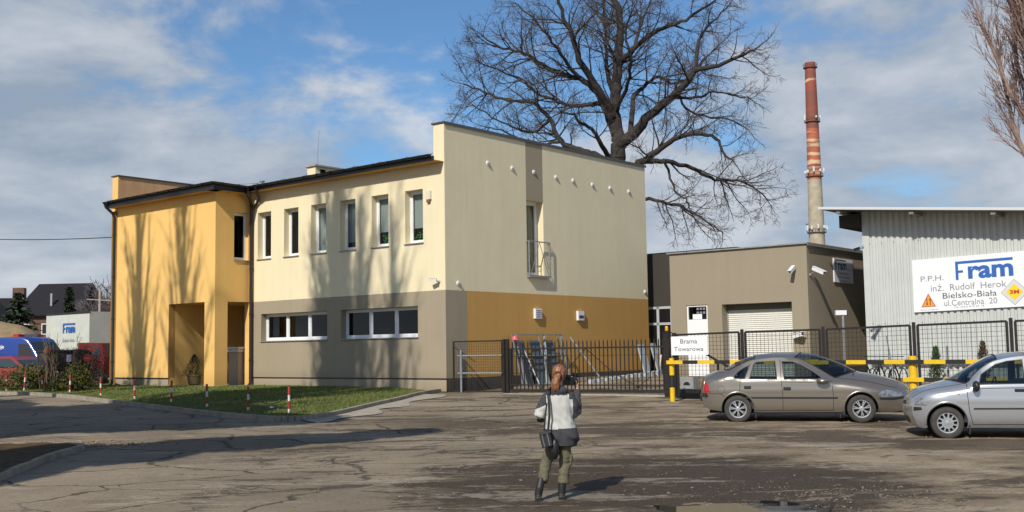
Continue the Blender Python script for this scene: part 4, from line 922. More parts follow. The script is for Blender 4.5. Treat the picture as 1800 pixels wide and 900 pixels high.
# ---------------------------------------------------------------- yellow black barriers
def rail(mb, a0, a1, b, z, seg=0.40, h=0.10, d=0.05):
    x = a0; i = 0
    while x < a1-1e-3:
        e = min(x+seg*(1.1 if i % 2 == 0 else 1), a1); mb.box(x, e, b-d/2, b+d/2, z-h/2, z+h/2, i % 2); x = e; i += 1
    return mb
bb = -0.15
zg = 0.36
T = thingB('barrier', 'yellow and black rail on a single yellow post beside the gate sign', 'barrier', 8.75, bb, zg)
mb = MB()
for i, (z0, z1) in enumerate(((0.36, 0.76), (0.76, 1.10), (1.10, 1.30), (1.30, 1.57))): mb.cyl((8.75, bb, z0), (8.75, bb, z1), 0.07, n=20, mi=1 if i == 1 else 0)
mb.build('post', [M['yel'], M['blk']], T, smooth=True)
mb = MB(); rail(mb, 8.66, 13.2, bb-0.11, 1.46, 0.47); mb.build('rail', [M['yel'], M['blk']], T)
mb = MB(); mb.box(8.42, 9.12, bb-0.3, bb+0.25, 0.30, 0.375); mb.build('footing', M['conc'], T)
T = thingB('barrier', 'two rail yellow and black barrier on a yellow post between the cars', 'barrier', 15.45, bb, 0.45)
mb = MB(); mb.cyl((15.45, bb, 0.35), (15.45, bb, 1.58), 0.10, n=20); mb.build('post', [M['yel']], T, smooth=True)
mb = MB(); rail(mb, 12.9, 20.5, bb-0.125, 1.44, 0.455); mb.build('rail', [M['yel'], M['blk']], T)
mb = MB(); rail(mb, 15.25, 20.5, bb-0.125, 1.02, 0.455); mb.build('rail', [M['yel'], M['blk']], T)
# ---------------------------------------------------------------- stuff in the yard
T = thingB('door_frame_stack', 'stack of grey steel door frames leaning on the ochre wall', 'frames', 0.8, 4.2, 0.45)
mb = MB(); rr = random.Random(8)
for k in range(3):
    b0 = 3.0+k*0.07; a_b = 1.05-k*0.15; a_t = 0.50-k*0.13; w = 2.6
    P_ = lambda u, h: (a_b+(a_t-a_b)*h, b0+u+0.2*h*(k % 2), 0.45+1.95*h)
    for e, f_ in (((0, 0), (0, 1)), ((w, 0), (w, 1)), ((0, 1), (w, 1)), ((0, 0.02), (w, 0.02)), ((0, 0.62), (w, 0.62)), ((w*0.5, 0), (w*(0.5+.1*k), 1))): mb.bar(P_(*e), P_(*f_), 0.05, 0.035)
mb.build('frame', M['steel'], T)
mb = MB()
for k in range(3): u = 0.15+k*0.85; mb.add([(.72, 3.1+u, 0.5), (.72, 3.65+u, 0.5), (0.22, 3.65+u, 2.2), (0.22, 3.1+u, 2.2)], [(0, 1, 2, 3)])
mb.build('sheet', mat('blue grey sheet', (0.09, 0.115, 0.14), 0.5), T, fix=False)
for i, (a0, b0, a1, b1, z) in enumerate(((2.3, 2.2, 1.2, 2.6, 1.9), (2.7, 5.4, 1.4, 5.0, 2.3))):
    T = thingB('steel_tube', ['thin grey tube leaning at the left of the steel frames', 'thin grey tube leaning at the right of the steel frames'][i], 'tube', a0, b0, 0.5); mb = MB(); mb.tube([(a0, b0, 0.5), (a1, b1, z)], 0.03, 8); mb.build('tube', M['steel'], T, smooth=True)
T = thingB('pallet_row', 'low row of pale concrete blocks lying on the paving behind the gate', 'blocks', 3, 8, 0.6)
mb = MB()
for k in range(11): b = 4.4+k*0.42; mb.box(2.55, 2.8, b, b+0.26, 0.56+k*0.02, 0.80+k*0.02)
mb.build('block', mat('pale block', (0.42, 0.44, 0.46), 0.8, var=0.2), T)
T = thingB('wrapped_boards', 'bundle of pale blue grey boards standing at end of ochre wall', 'boards', 0.8, 11, 0.7)
mb = MB(); mb.bar((1.1, 10.6, 0.7), (0.75, 10.6, 2.0), 0.45, 0.06); mb.bar((1.2, 11.4, 0.7), (0.8, 11.4, 2.05), 0.35, 0.06); mb.build('board', mat('pale blue board', (0.36, 0.42, 0.45), 0.6), T)
for i, (a, b, h, tl) in enumerate(((2.0, 10.6, 1.55, 0.06), (1.5, 10.9, 0.95, -0.2), (1.75, 10.3, 0.9, 0.15))):
    T = thingB('pipe', ['tall white pipe standing by the glazed entrance', 'short wooden stake leaning by the pale boards', 'short cream stake leaning next to the buckets'][i], 'pipe', a, b, 0.7); mb = MB(); mb.tube([(a, b, 0.7), (a+tl, b, 0.7+h)], 0.05 if i == 0 else 0.035, 8)
    if i == 0: mb.tube([(a+tl-0.0, b, 2.1), (a+tl, b, 2.2)], 0.075, 8)
    mb.build('shaft', M['whp'] if i != 1 else M['wood'], T, smooth=True)
for i, (a, b) in enumerate(((2.75, 10.2), (3.25, 10.0), (3.62, 10.35))):
    T = thingB('road_barrel', ['left red and white bucket behind the gate', 'middle red and white bucket behind the gate', 'right red and white bucket behind the gate'][i], 'bucket', a, b, 0.74)
    mb = MB(); mb.lathe([(0.0, 0), (0.17, 0), (0.18, 0.22)], 16, (a, b, 0.74), mi=0); mb.lathe([(0.18, 0.22), (0.19, 0.5), (0.17, 0.52), (0, 0.52)], 16, (a, b, 0.74), mi=1); mb.build('drum', [M['whp'], mat('bright red plastic', (0.60, 0.03, 0.03), 0.4)], T, smooth=True)
T = thingB('hard_hat', 'pink red helmet hung on the corner of the steel frames', 'helmet', 0.5, 3.0, 2.3)
mb = MB(); mb.lathe([(0.14, 0), (0.15, 0.01), (0.12, 0.03), (0.115, 0.08), (0.08, 0.14), (0, 0.16)], 16, (0.62, 2.85, 2.2)); mb.build('shell', mat('pink plastic', (0.65, 0.10, 0.13), 0.4), T, smooth=True)
T = thingB('bicycle_rack', 'tangled dark bicycle stand against the garage side behind the fence', 'rack', 12.2, 5.2, 0.45)
mb = MB()
for k in range(3):
    a = 12.0+k*0.42
    for rr_, bb_ in ((0.32, 5.2), (0.32, 6.1)):
        pts = [(a+0.05*k, bb_+rr_*cos(t), 0.82+rr_*sin(t)) for t in [2*pi*i/18 for i in range(19)]]; mb.tube(pts, 0.018, 5, caps=False)
    mb.bar((a, 5.2, 0.82), (a, 5.6, 1.35), 0.03); mb.bar((a, 5.6, 1.35), (a, 6.1, 0.82), 0.03); mb.bar((a, 5.6, 0.8), (a, 5.5, 1.4), 0.03); mb.bar((a, 5.25, 1.38), (a, 5.9, 1.38), 0.03); mb.bar((a-0.2, 5.95, 1.5), (a+0.2, 5.95, 1.5), 0.025)
mb.build('cycles', M['black'], T)
mb = MB(); mb.box(11.7, 13.2, 5.15, 5.2, 0.42, 0.5); mb.bar((12.9, 5.1, 0.42), (12.9, 5.1, 1.75), 0.03); mb.bar((13.1, 5.1, 0.42), (12.85, 5.1, 2.1), 0.03); mb.build('stand', M['steel'], T)
T = thingB('marker_post', 'thin grey post between fence and hall beside the young thuja', 'post', 15.3, 3, 0.5); mb = MB(); mb.cyl((15.25, 3, 0.45), (15.25, 3, 1.8), 0.03, n=8); mb.build('tube', M['steel'], T, smooth=True)
def thuja(a, b, h, label, col, seed):
    w0 = BW(a, b, G(*BW(a, b)[:2])); t = thing('thuja', label, 'shrub', w0, 0, 'young thujas along the fence'); r = random.Random(seed)
    m1 = MB(); m1.cyl((0, 0, 0), (0, 0, h*0.8), 0.03, 0.008, n=6); m1.build('trunk', M['wood'], t)
    m1 = MB()
    for _ in range(1500):
        k = r.random()**0.8; rad = (0.30*(1-k)**0.75+0.03)*sqrt(r.random())*(1+0.3*noise.noise(Vector((k*6, seed, 0)))); tt = r.uniform(0, 6.28)
        x, y, z = rad*cos(tt), rad*sin(tt), 0.08+k*h*0.95; u = Vector((cos(tt)*0.5+r.gauss(0, .4), sin(tt)*0.5+r.gauss(0, .4), 1)).normalized()*r.uniform(0.05, 0.10); sdw = Vector((-sin(tt), cos(tt), r.gauss(0, .4))).normalized()*0.015
        m1.add([(x-sdw.x, y-sdw.y, z), (x+sdw.x, y+sdw.y, z), (x+u.x, y+u.y, z+u.z)], [(0, 1, 2)])
    m1.build('crown', col, t, fix=False); return t
gm1 = mat('thuja green', (0.055, 0.105, 0.022), 0.75, var=0.4, vscale=5); gm2 = mat('thuja russet', (0.12, 0.075, 0.04), 0.8, var=0.4, vscale=5)
thuja(14.95, 3.0, 1.35, 'green young thuja behind the fence right of the middle yellow post', gm1, 1)
thuja(16.15, 3.0, 1.50, 'rusty brown young thuja behind the fence next to the green one', gm2, 2)
thuja(17.50, 3.0, 1.50, 'green young thuja at the right edge above the silver car', gm1, 3)
# ---------------------------------------------------------------- cars
def carpaint(name, col):
    m = mat(name, col, 0.30, 0.65, coat=1.0); nt = m.node_tree; b = nt.nodes['Principled BSDF']
    t = nt.nodes.new('ShaderNodeTexCoord'); sp = nt.nodes.new('ShaderNodeSeparateXYZ'); nt.links.new(t.outputs['Object'], sp.inputs[0])
    n = nt.nodes.new('ShaderNodeTexNoise'); n.inputs['Scale'].default_value = 6; n.inputs['Detail'].default_value = 6; nt.links.new(t.outputs['Object'], n.inputs['Vector'])
    mr = nt.nodes.new('ShaderNodeMapRange'); nt.links.new(sp.outputs[2], mr.inputs[0]); mr.inputs[1].default_value = 0.55; mr.inputs[2].default_value = 0.15; mr.inputs[3].default_value = 0; mr.inputs[4].default_value = 0.9
    ml = nt.nodes.new('ShaderNodeMath'); ml.operation = 'MULTIPLY'; nt.links.new(mr.outputs[0], ml.inputs[0]); nt.links.new(n.outputs[0], ml.inputs[1])
    mx = nt.nodes.new('ShaderNodeMix'); mx.data_type = 'RGBA'; nt.links.new(ml.outputs[0], mx.inputs[0]); mx.inputs[6].default_value = (*col, 1); mx.inputs[7].default_value = (0.16, 0.13, 0.10, 1); nt.links.new(mx.outputs[2], b.inputs['Base Color'])
    r2 = nt.nodes.new('ShaderNodeMath'); r2.operation = 'MULTIPLY_ADD'; nt.links.new(ml.outputs[0], r2.inputs[0]); r2.inputs[1].default_value = 0.5; r2.inputs[2].default_value = 0.29; nt.links.new(r2.outputs[0], b.inputs['Roughness'])
    return m
CM = dict(rubber=mat('tyre rubber', (0.055, 0.048, 0.042), 0.85, var=0.3, vscale=9), trim=mat('black plastic trim', (0.02, 0.02, 0.02), 0.5), hub=mat('silver hubcap', (0.52, 0.53, 0.54), 0.32, 0.6, var=0.2, vscale=30),
    glass=glass('car glass', (0.44, 0.50, 0.49), 0.9, 0.03), lamp=mat('headlamp', (0.45, 0.45, 0.46), 0.08, 0.6, coat=1, var=0.6, vscale=14), tail=mat('tail lamp', (0.42, 0.015, 0.02), 0.12, coat=1),
    seat=mat('car seat cloth', (0.035, 0.036, 0.042), 0.9), well=mat('wheel well', (0.008, 0.008, 0.008), 0.9), seam=mat('panel gap', (0.02, 0.018, 0.016), 0.8), ind=mat('side indicator', (0.45, 0.18, 0.03), 0.3))
def interp(tab, x):
    if x <= tab[0][0]: return tab[0][1]
    for i in range(len(tab)-1):
        if x <= tab[i+1][0]:
            t = (x-tab[i][0])/(tab[i+1][0]-tab[i][0]); return tab[i][1]+(tab[i+1][1]-tab[i][1])*t
    return tab[-1][1]
def smooth_tab(knots, k=5):
    """knots: rows of (xe,ze,xc,zc,ye); catmull through them, creases kept close by short spans"""
    rows = []; n = len(knots)
    for i in range(n-1):
        p0, p1, p2, p3 = knots[max(i-1, 0)], knots[i], knots[i+1], knots[min(i+2, n-1)]
        for j in range(k):
            t = j/k; rows.append(tuple(0.5*((2*b)+(c-a)*t+(2*a-5*b+4*c-d)*t*t+(3*b-a-3*c+d)*t*t*t) for a, b, c, d in zip(p0, p1, p2, p3)))
    rows.append(knots[-1]); return rows
def build_car(D):
    T = thing(D['name'], D['label'], 'car', D['loc'], D['rz'])
    paint = D['paint']; K = 5; rows = smooth_tab(D['knots'], K); W_ = D['W']
    ze_t = [(r[0], r[1]) for r in rows]; ye_t = [(r[0], r[4]) for r in rows]
    gw = D['gw']  # greenhouse weight x0,x1,x2,x3
    def ghw(x): return sstep((x-gw[0])/(gw[1]-gw[0]))*(1-sstep((x-gw[2])/(gw[3]-gw[2])))
    def plan(x):
        f0, f1, fd = D['pf']; r0, r1, rd = D['pr']; w = W_
        if (x-f0)*(f1-f0) > 0: w *= 1-fd*(min(1.1, (x-f0)/(f1-f0)))**2.2
        if (x-r0)*(r1-r0) > 0: w *= 1-rd*(min(1.1, (x-r0)/(r1-r0)))**2.2
        return w
    zb = D['belt']
    def Y(x, z):
        w = ghw(x); ze = interp(ze_t, x); ye = min(interp(ye_t, x), plan(x)-0.005); w0 = plan(x)
        zr = (1-w)*(ze-0.15)+w*zb
        base = w0*(1-0.035*((min(z, zr)-0.58)/0.4)**2)
        if z < 0.36: base -= 1.3*(0.36-z)**2
        c = (z-0.70)/0.035
        base += 0.006*math.exp(-c*c)               # shoulder crease
        if z <= zr: return base
        q = min(1.0, (z-zr)/max(1e-4, ze-zr)); e = 2.3*(1-w)+1.12*w
        return ye+(base-ye)*(1-q**e)
    arch = D['arch']
    # outline of the side: edge line, ends, underside with wheel arches
    top = [(r[0], r[1]) for r in rows]
    ol = list(top)
    ends = D['end1']; und = D['under']; ends0 = D['end0']
    ol += ends
    low = []
    for (cx, cz, r_) in sorted(arch, key=lambda q: -q[0]):
        zl = D['sill']; dx = sqrt(max(0, r_*r_-(cz-zl)**2)); a0 = atan2(zl-cz, dx); a1 = pi-a0
        low.append([(cx+r_*cos(a0+(a1-a0)*i/22), cz+r_*sin(a0+(a1-a0)*i/22)) for i in range(23)])
    ol += low[0] + low[1] + ends0
    regs = D['regions']   # name -> polygon
    pts = [Vector(p) for p in ol]; nb = len(pts); ed = [(i, (i+1) % nb) for i in range(nb)]
    for nme, poly in regs:
        k0 = len(pts); pl = []
        for i in range(len(poly)):
            a, b = Vector(poly[i]), Vector(poly[(i+1) % len(poly)]); m_ = max(1, int((b-a).length/0.06))
            pl += [a.lerp(b, j/m_) for j in range(m_)]
        pts += pl; ed += [(k0+i, k0+(i+1) % len(pl)) for i in range(len(pl))]
    xs = [p[0] for p in ol]; x0, x1 = min(xs), max(xs)
    x = x0+0.03
    while x < x1:
        z = 0.2
        while z < 1.6:
            if inpoly(x, z, ol) and dist_poly(x, z, [*ol, ol[0]]) > 0.02: pts.append(Vector((x, z)))
            z += 0.045
        x += 0.05
    V2, _, F2, *_r = geometry.delaunay_2d_cdt(pts, ed, [], 0, 1e-5)
    groups = {}
    for f in F2:
        cx = sum(V2[i].x for i in f)/3; cz = sum(V2[i].y for i in f)/3
        if not inpoly(cx, cz, ol): continue
        key = 'body'
        for nme, poly in regs:
            if inpoly(cx, cz, poly): key = nme; break
        groups.setdefault(key, []).append(tuple(f))
    def patch(fs, sg, inset=0.0):
        mb = MB(); mp_ = {}
        for f in fs:
            g_ = []
            for i in f:
                if i not in mp_: mp_[i] = len(mb.v); mb.v.append((V2[i].x, sg*(Y(V2[i].x, V2[i].y)-inset), V2[i].y))
                g_.append(mp_[i])
            mb.f.append(tuple(g_)); mb.m.append(0)
        return mb
    body = MB()
    for sg in (-1, 1):
        q = patch(groups['body'], sg); body.add(q.v, q.f, 0)
    # top: hood, roof, boot; screens are cut out by row
    nc = 12; gl = {}
    screens = D['screens']
    for i in range(len(rows)-1):
        def pt(r, t): return (r[0]+(r[2]-r[0])*(1-t*t), t*min(r[4], plan(r[0])-0.005), r[1]+(r[3]-r[1])*(1-abs(t)**2.3))
        nm_ = next((s_[0] for s_ in screens if s_[1]*K <= i < s_[2]*K), None)
        for j in range(nc):
            t0, t1 = -1+2*j/nc, -1+2*(j+1)/nc; mg = 0.07
            if nm_:
                t0b, t1b = t0, t1
                if j == 0: body.quad(pt(rows[i], -1), pt(rows[i], -1+mg), pt(rows[i+1], -1+mg), pt(rows[i+1], -1)); t0b = -1+mg
                if j == nc-1: body.quad(pt(rows[i], 1-mg), pt(rows[i], 1), pt(rows[i+1], 1), pt(rows[i+1], 1-mg)); t1b = 1-mg
                gl.setdefault(nm_, MB()).quad(pt(rows[i], t0b), pt(rows[i], t1b), pt(rows[i+1], t1b), pt(rows[i+1], t0b))
            else: body.quad(pt(rows[i], t0), pt(rows[i], t1), pt(rows[i+1], t1), pt(rows[i+1], t0))
    # ends: each outline point swept across with a bow
    extra = {}
    def endface(chain, bow, zones):
        nc2 = 14; R_ = []
        for k_, (x, z) in enumerate(chain):
            yv = Y(x, z) if k_ else min(interp(ye_t, x), plan(x)-0.005); b_ = interp(bow, z)
            R_.append([(x+b_*(1-t*t), t*yv, z) for t in [-1+2*j/nc2 for j in range(nc2+1)]])
        # match the top row to the top patch centre heights
        r_ = rows[-1] if abs(chain[0][0]-rows[-1][0]) < 1e-6 else rows[0]
        R_[0] = [(r_[0]+(r_[2]-r_[0])*(1-t*t), t*min(r_[4], plan(r_[0])-0.005), r_[1]+(r_[3]-r_[1])*(1-abs(t)**2.3)) for t in [-1+2*j/nc2 for j in range(nc2+1)]]
        for i in range(len(R_)-1):
            for j in range(nc2):
                t = abs(-1+2*(j+0.5)/nc2); z = (R_[i][j][2]+R_[i+1][j][2])/2; key = None
                for (nme, za, zb_, tm) in zones:
                    if za <= z <= zb_ and t < tm: key = nme
                tgt = body if key is None else extra.setdefault(key, MB())
                tgt.quad(R_[i][j], R_[i][j+1], R_[i+1][j+1], R_[i+1][j])
    endface([top[-1]]+ends, D['bow1'], D['zones1']); endface([top[0]]+ends0[::-1], D['bow0'], D['zones0'])
    bo = body.build('body', paint, T, smooth=True, sharp=32)
    for k_, mbx in extra.items(): mbx.build(k_.split('|')[0], CM[k_.split('|')[1]], bo, smooth=True)
    for k_, mbx in gl.items():
        o_ = mbx.build(k_, CM['glass'], T, smooth=True)
    # shut line between bonnet and wing, and rim of the screens
    h0, h1 = D['bonnet']
    for sg in (-1, 1):
        mb = MB(); rr_ = rows[h0*K:h1*K+1]
        for off in (.90,):
            pl = [Vector((r[0]+(r[2]-r[0])*(1-off*off), sg*off*min(r[4], plan(r[0])-.005), r[1]+(r[3]-r[1])*(1-off**2.3)+.001)) for r in rr_]
            mb.tube(pl, .0055, 4)
        mb.build('panel_gap', CM['seam'], bo, fix=False)
    for nm_, s0, s1 in screens:
        for e_ in (s0*K, s1*K):
            r = rows[e_]; mb = MB(); mb.tube([(r[0]+(r[2]-r[0])*(1-t*t), t*min(r[4], plan(r[0])-.005), r[1]+(r[3]-r[1])*(1-abs(t)**2.3)+.002) for t in [-.93+1.86*j/16 for j in range(17)]], .014, 5); mb.build('screen_seal', CM['trim'], bo, smooth=True)
        for sg in (-1, 1): mb = MB(); mb.tube([(r[0]+(r[2]-r[0])*(1-.8649), sg*.93*min(r[4], plan(r[0])-.005), r[1]+(r[3]-r[1])*(1-.93**2.3)+.002) for r in rows[s0*K:s1*K+1]], .011, 5); mb.build('screen_seal', CM['trim'], bo, smooth=True)
    # windows, lamps on each side
    for nme, poly in regs:
        if nme not in groups: continue
        typ = nme.split('|')
        for sg in (-1, 1):
            q = patch(groups[nme], sg, 0.014 if typ[1] == 'glass' else -0.004)
            o_ = q.build(typ[0], CM[typ[1]], T, smooth=True, sharp=0)
            if typ[1] == 'glass':
                rb = MB(); pl = []
                for i in range(len(poly)):
                    a, b = Vector(poly[i]), Vector(poly[(i+1) % len(poly)]); m_ = max(1, int((b-a).length/0.06)); pl += [a.lerp(b, j/m_) for j in range(m_)]
                cx = sum(p_.x for p_ in pl)/len(pl); cz = sum(p_.y for p_ in pl)/len(pl); n_ = len(pl)
                for i in range(n_):
                    a, b = pl[i], pl[(i+1) % n_]; nn = Vector((-(b-a).y, (b-a).x)).normalized()
                    if nn.dot(Vector((cx, cz))-a) < 0: nn = -nn
                    ai, bi = a+nn*0.016, b+nn*0.016
                    Pz = lambda p_, e: (p_.x, sg*(Y(p_.x, p_.y)+e), p_.y)
                    rb.quad(Pz(a, 0.002), Pz(b, 0.002), Pz(bi, 0.002), Pz(ai, 0.002)); rb.quad(Pz(ai, 0.002), Pz(bi, 0.002), Pz(bi, -0.016), Pz(ai, -0.016))
                rb.build('window_seal', CM['trim'], o_, fix=False)
    # ribbons on the flanks: seams and rubbing strips
    def ribbon(line, w, e, sg, closed=False):
        mb = MB(); pl = []
        for i in range(len(line)-1):
            a, b = Vector(line[i]), Vector(line[i+1]); m_ = max(1, int((b-a).length/0.05)); pl += [a.lerp(b, j/m_) for j in range(m_)]
        pl.append(Vector(line[-1]))
        L_ = []
        for i, p_ in enumerate(pl):
            d = (pl[min(i+1, len(pl)-1)]-pl[max(i-1, 0)]).normalized(); nn = Vector((-d.y, d.x))*w/2
            L_.append([(q_.x, sg*(Y(q_.x, q_.y)+ee), q_.y) for q_, ee in ((p_-nn, -0.002), (p_-nn*0.8, e), (p_+nn*0.8, e), (p_+nn, -0.002))])
        for i in range(len(L_)-1):
            for j in range(3): mb.quad(L_[i][j], L_[i+1][j], L_[i+1][j+1], L_[i][j+1])
        return mb
    for sg in (-1, 1):
        for ln in D['seams']: ribbon(ln, 0.013, 0.0012, sg).build('panel_gap', CM['seam'], bo, fix=False)
        for ln, w in D['strips']: ribbon(ln, w, 0.012, sg).build('rubbing_strip', CM['trim'], bo, fix=False)
        for (cx, cz, r_) in arch:
            ln = [(cx+(r_+0.022)*cos(t), cz+(r_+0.022)*sin(t)) for t in [-0.12+(pi+0.24)*i/30 for i in range(31)]]
            ribbon(ln, 0.04, 0.012, sg).build('arch_lip', paint, bo, smooth=True, sharp=0)
        for (hx0, hx1, hz0, hz1) in D['handles']:
            mb = MB(); xm = (hx0+hx1)/2; yy = Y(xm, (hz0+hz1)/2); mb.box(hx0, hx1, sg*yy-0.002 if sg > 0 else sg*(yy+0.022), sg*(yy+0.022) if sg > 0 else sg*yy+0.002, hz0+0.01, hz1-0.005); mb.box(hx0-0.015, hx1+0.015, min(sg*yy-0.001, sg*(yy+0.004)), max(sg*yy+0.001, sg*(yy+0.004)), hz0-0.01, hz1+0.012)
            mb.build('door_handle', CM['trim'], T)
        mx_, mz_, ml, mh = D['mirror']; yy = Y(mx_, mz_-0.03); mb = MB(); mb.ell((mx_, sg*(yy+0.10), mz_), ml/2, 0.11, mh/2, 14, 8); mb.bar((mx_+0.02, sg*(yy-0.01), mz_-0.03), (mx_+0.01, sg*(yy+0.06), mz_-0.02), 0.07, 0.05)
        mb.build('wing_mirror', D['mirrormat'], T, smooth=True)
    # underbody, wheel wells, cabin
    mb = MB(); xa, xb = min(a[0] for a in arch), max(a[0] for a in arch)
    mb.box(x0+0.15, x1-0.12, -W_*0.62, W_*0.62, 0.20, 0.42); mb.box(xa+0.37, xb-0.37, -W_*0.93, W_*0.93, 0.20, 0.30)
    for (cx, cz, r_) in arch:
        for sg in (-1, 1):
            m_ = 20; ys = (sg*(W_-0.30), sg*(W_-0.03)); P_ = [(cx+(r_+0.01)*cos(pi*i/m_*1.1-0.16), cz+(r_+0.01)*sin(pi*i/m_*1.1-0.16)) for i in range(m_+1)]
            for i in range(m_): mb.quad((P_[i][0], ys[0], P_[i][1]), (P_[i+1][0], ys[0], P_[i+1][1]), (P_[i+1][0], ys[1], P_[i+1][1]), (P_[i][0], ys[1], P_[i][1]))
            mb.add([(p_[0], ys[0], p_[1]) for p_ in P_], [tuple(range(m_+1))])
    mb.build('underbody', CM['well'], T, fix=False)
    mb = MB(); c0, c1 = D['cabin']; mb.box(c0, c1, -W_*0.86, W_*0.86, 0.30, 0.33); 
    for sg in (-1, 1): mb.quad((c0, sg*(W_-0.08), 0.3), (c1, sg*(W_-0.08), 0.3), (c1, sg*(W_-0.11), zb-0.04), (c0, sg*(W_-0.11), zb-0.04))
    fwd = D['fwd']; mb.build('cabin_floor', CM['seat'], T, fix=False)
    for sx in D['seats']:
        for sg in (-1, 1):
            mb = MB(); w = 0.25; back = -fwd*0.22
            mb.box(sx-0.25, sx+0.25, sg*0.37-w, sg*0.37+w, 0.35, 0.60); mb.bar((sx+back, sg*0.37, 0.58), (sx+back*1.9, sg*0.37, 1.12), 0.48, 0.13, up=(1, 0, 0.2)); mb.bar((sx+back*1.9, sg*0.37, 1.16), (sx+back*2.05, sg*0.37, 1.31), 0.24, 0.10, up=(1, 0, 0.2))
            o_ = mb.build('seat', CM['seat'], T, smooth=True)
    mb = MB(); dx = D['dash']; mb.box(min(dx, dx+fwd*0.5), max(dx, dx+fwd*0.5), -W_*0.8, W_*0.8, 0.60, zb-0.03); mb.build('dashboard', CM['seat'], T)
    sw = MB(); cx = dx-fwd*0.12; sw.tube([(cx-fwd*0.05*sin(t), D['drv']*0.37+0.18*cos(t), zb-0.02+0.17*sin(t)) for t in [2*pi*i/20 for i in range(21)]], 0.014, 6, caps=False); sw.build('steering_wheel', CM['trim'], T, smooth=True)
    # wheels
    tr = D['tyre']
    for (cx, cz, r_) in arch:
        for sg in (-1, 1):
            yc = sg*(W_-0.115); prof = [(tr*0.60, -0.085), (tr*0.66, -0.098), (tr*0.86, -0.102), (tr*0.96, -0.085), (tr, -0.055), (tr, 0.055), (tr*0.96, 0.085), (tr*0.86, 0.102), (tr*0.66, 0.098), (tr*0.60, 0.085)]
            mb = MB(); mb.lathe(prof, 40, (cx, yc, tr), 'y'); wh = mb.build('wheel', CM['rubber'], T, smooth=True)
            mb = MB(); o_ = sg*0.088; mb.lathe([(0, o_*0.55), (tr*0.64, o_*0.55)], 32, (cx, yc, tr), 'y'); mb.build('wheel_disc', CM['well'], wh, smooth=True)
            mb = MB(); ro = tr*0.645; mb.lathe([(ro*0.86, o_*0.80), (ro*0.90, o_*1.02), (ro, o_*1.06), (ro*1.01, o_*0.8)], 40, (cx, yc, tr), 'y')
            mb.lathe([(0.0, o_*1.12), (ro*0.16, o_*1.12), (ro*0.27, o_*1.05), (ro*0.29, o_*0.8)], 24, (cx, yc, tr), 'y')
            ns = D['spokes']
            for k_ in range(ns):
                t = 2*pi*k_/ns+0.3; wi = D['spw']
                for s_ in ([-1, 1] if D['twin'] else [0]):
                    tt = t+s_*0.13; a_, b_ = (cx+cos(t)*ro*0.2, yc+o_*1.04, tr+sin(t)*ro*0.2), (cx+cos(tt)*ro*0.93, yc+o_*0.98, tr+sin(tt)*ro*0.93)
                    mb.bar(a_, b_, 0.012, wi, up=(-sin(tt), 0, cos(tt)))
            if D.get('disc'): mb.lathe([(ro*0.25, o_*1.0), (ro*0.55, o_*1.03), (ro*0.56, o_*0.85)], 32, (cx, yc, tr), 'y')
            mb.build('hubcap', CM['hub'], wh, smooth=True, sharp=30)
    for fn in D.get('extra', ()): fn(T, Y, bo)
    return T
def vx(T, Y, bo):      # saloon extras: wipers, fuel flap, sun shade in the screen, badge, mud flaps
    mb = MB(); mb.tube([(2.52, 0.05, 1.10), (2.45, -0.55, 1.03)], 0.010, 5); mb.tube([(2.50, 0.62, 1.02), (2.52, 0.10, 1.115)], 0.010, 5); mb.build('wiper', CM['trim'], T)
    mb = MB(); n = 20; c = (-0.35, 0.72)
    for k in range(n):
        a, b = 2*pi*k/n, 2*pi*(k+1)/n
        q = [(c[0]+r*cos(t), -(Y(c[0]+r*cos(t), c[1]+r*sin(t))+0.001), c[1]+r*sin(t)) for r, t in ((0.080, a), (0.080, b), (0.086, b), (0.086, a))]; mb.quad(*q)
    mb.build('fuel_flap', CM['seam'], bo, fix=False)
    for x in (0.38, 2.14): 
        for sg in (-1, 1): mb = MB(); mb.box(x-0.012, x+0.012, sg*0.72-0.07, sg*0.72+0.07, 0.10, 0.30); mb.build('mud_flap', CM['trim'], T)
    mb = MB(); mb.box(2.10, 2.14, -(Y(2.12, .585)+0.012), -(Y(2.12, .585)), 0.575, 0.595); mb.build('side_indicator', CM['ind'], T)
    mb = MB(); mb.ell((3.55+.155, 0, 0.655), 0.01, 0.04, 0.04, 12, 6); mb.build('badge', CM['hub'], T, smooth=True)
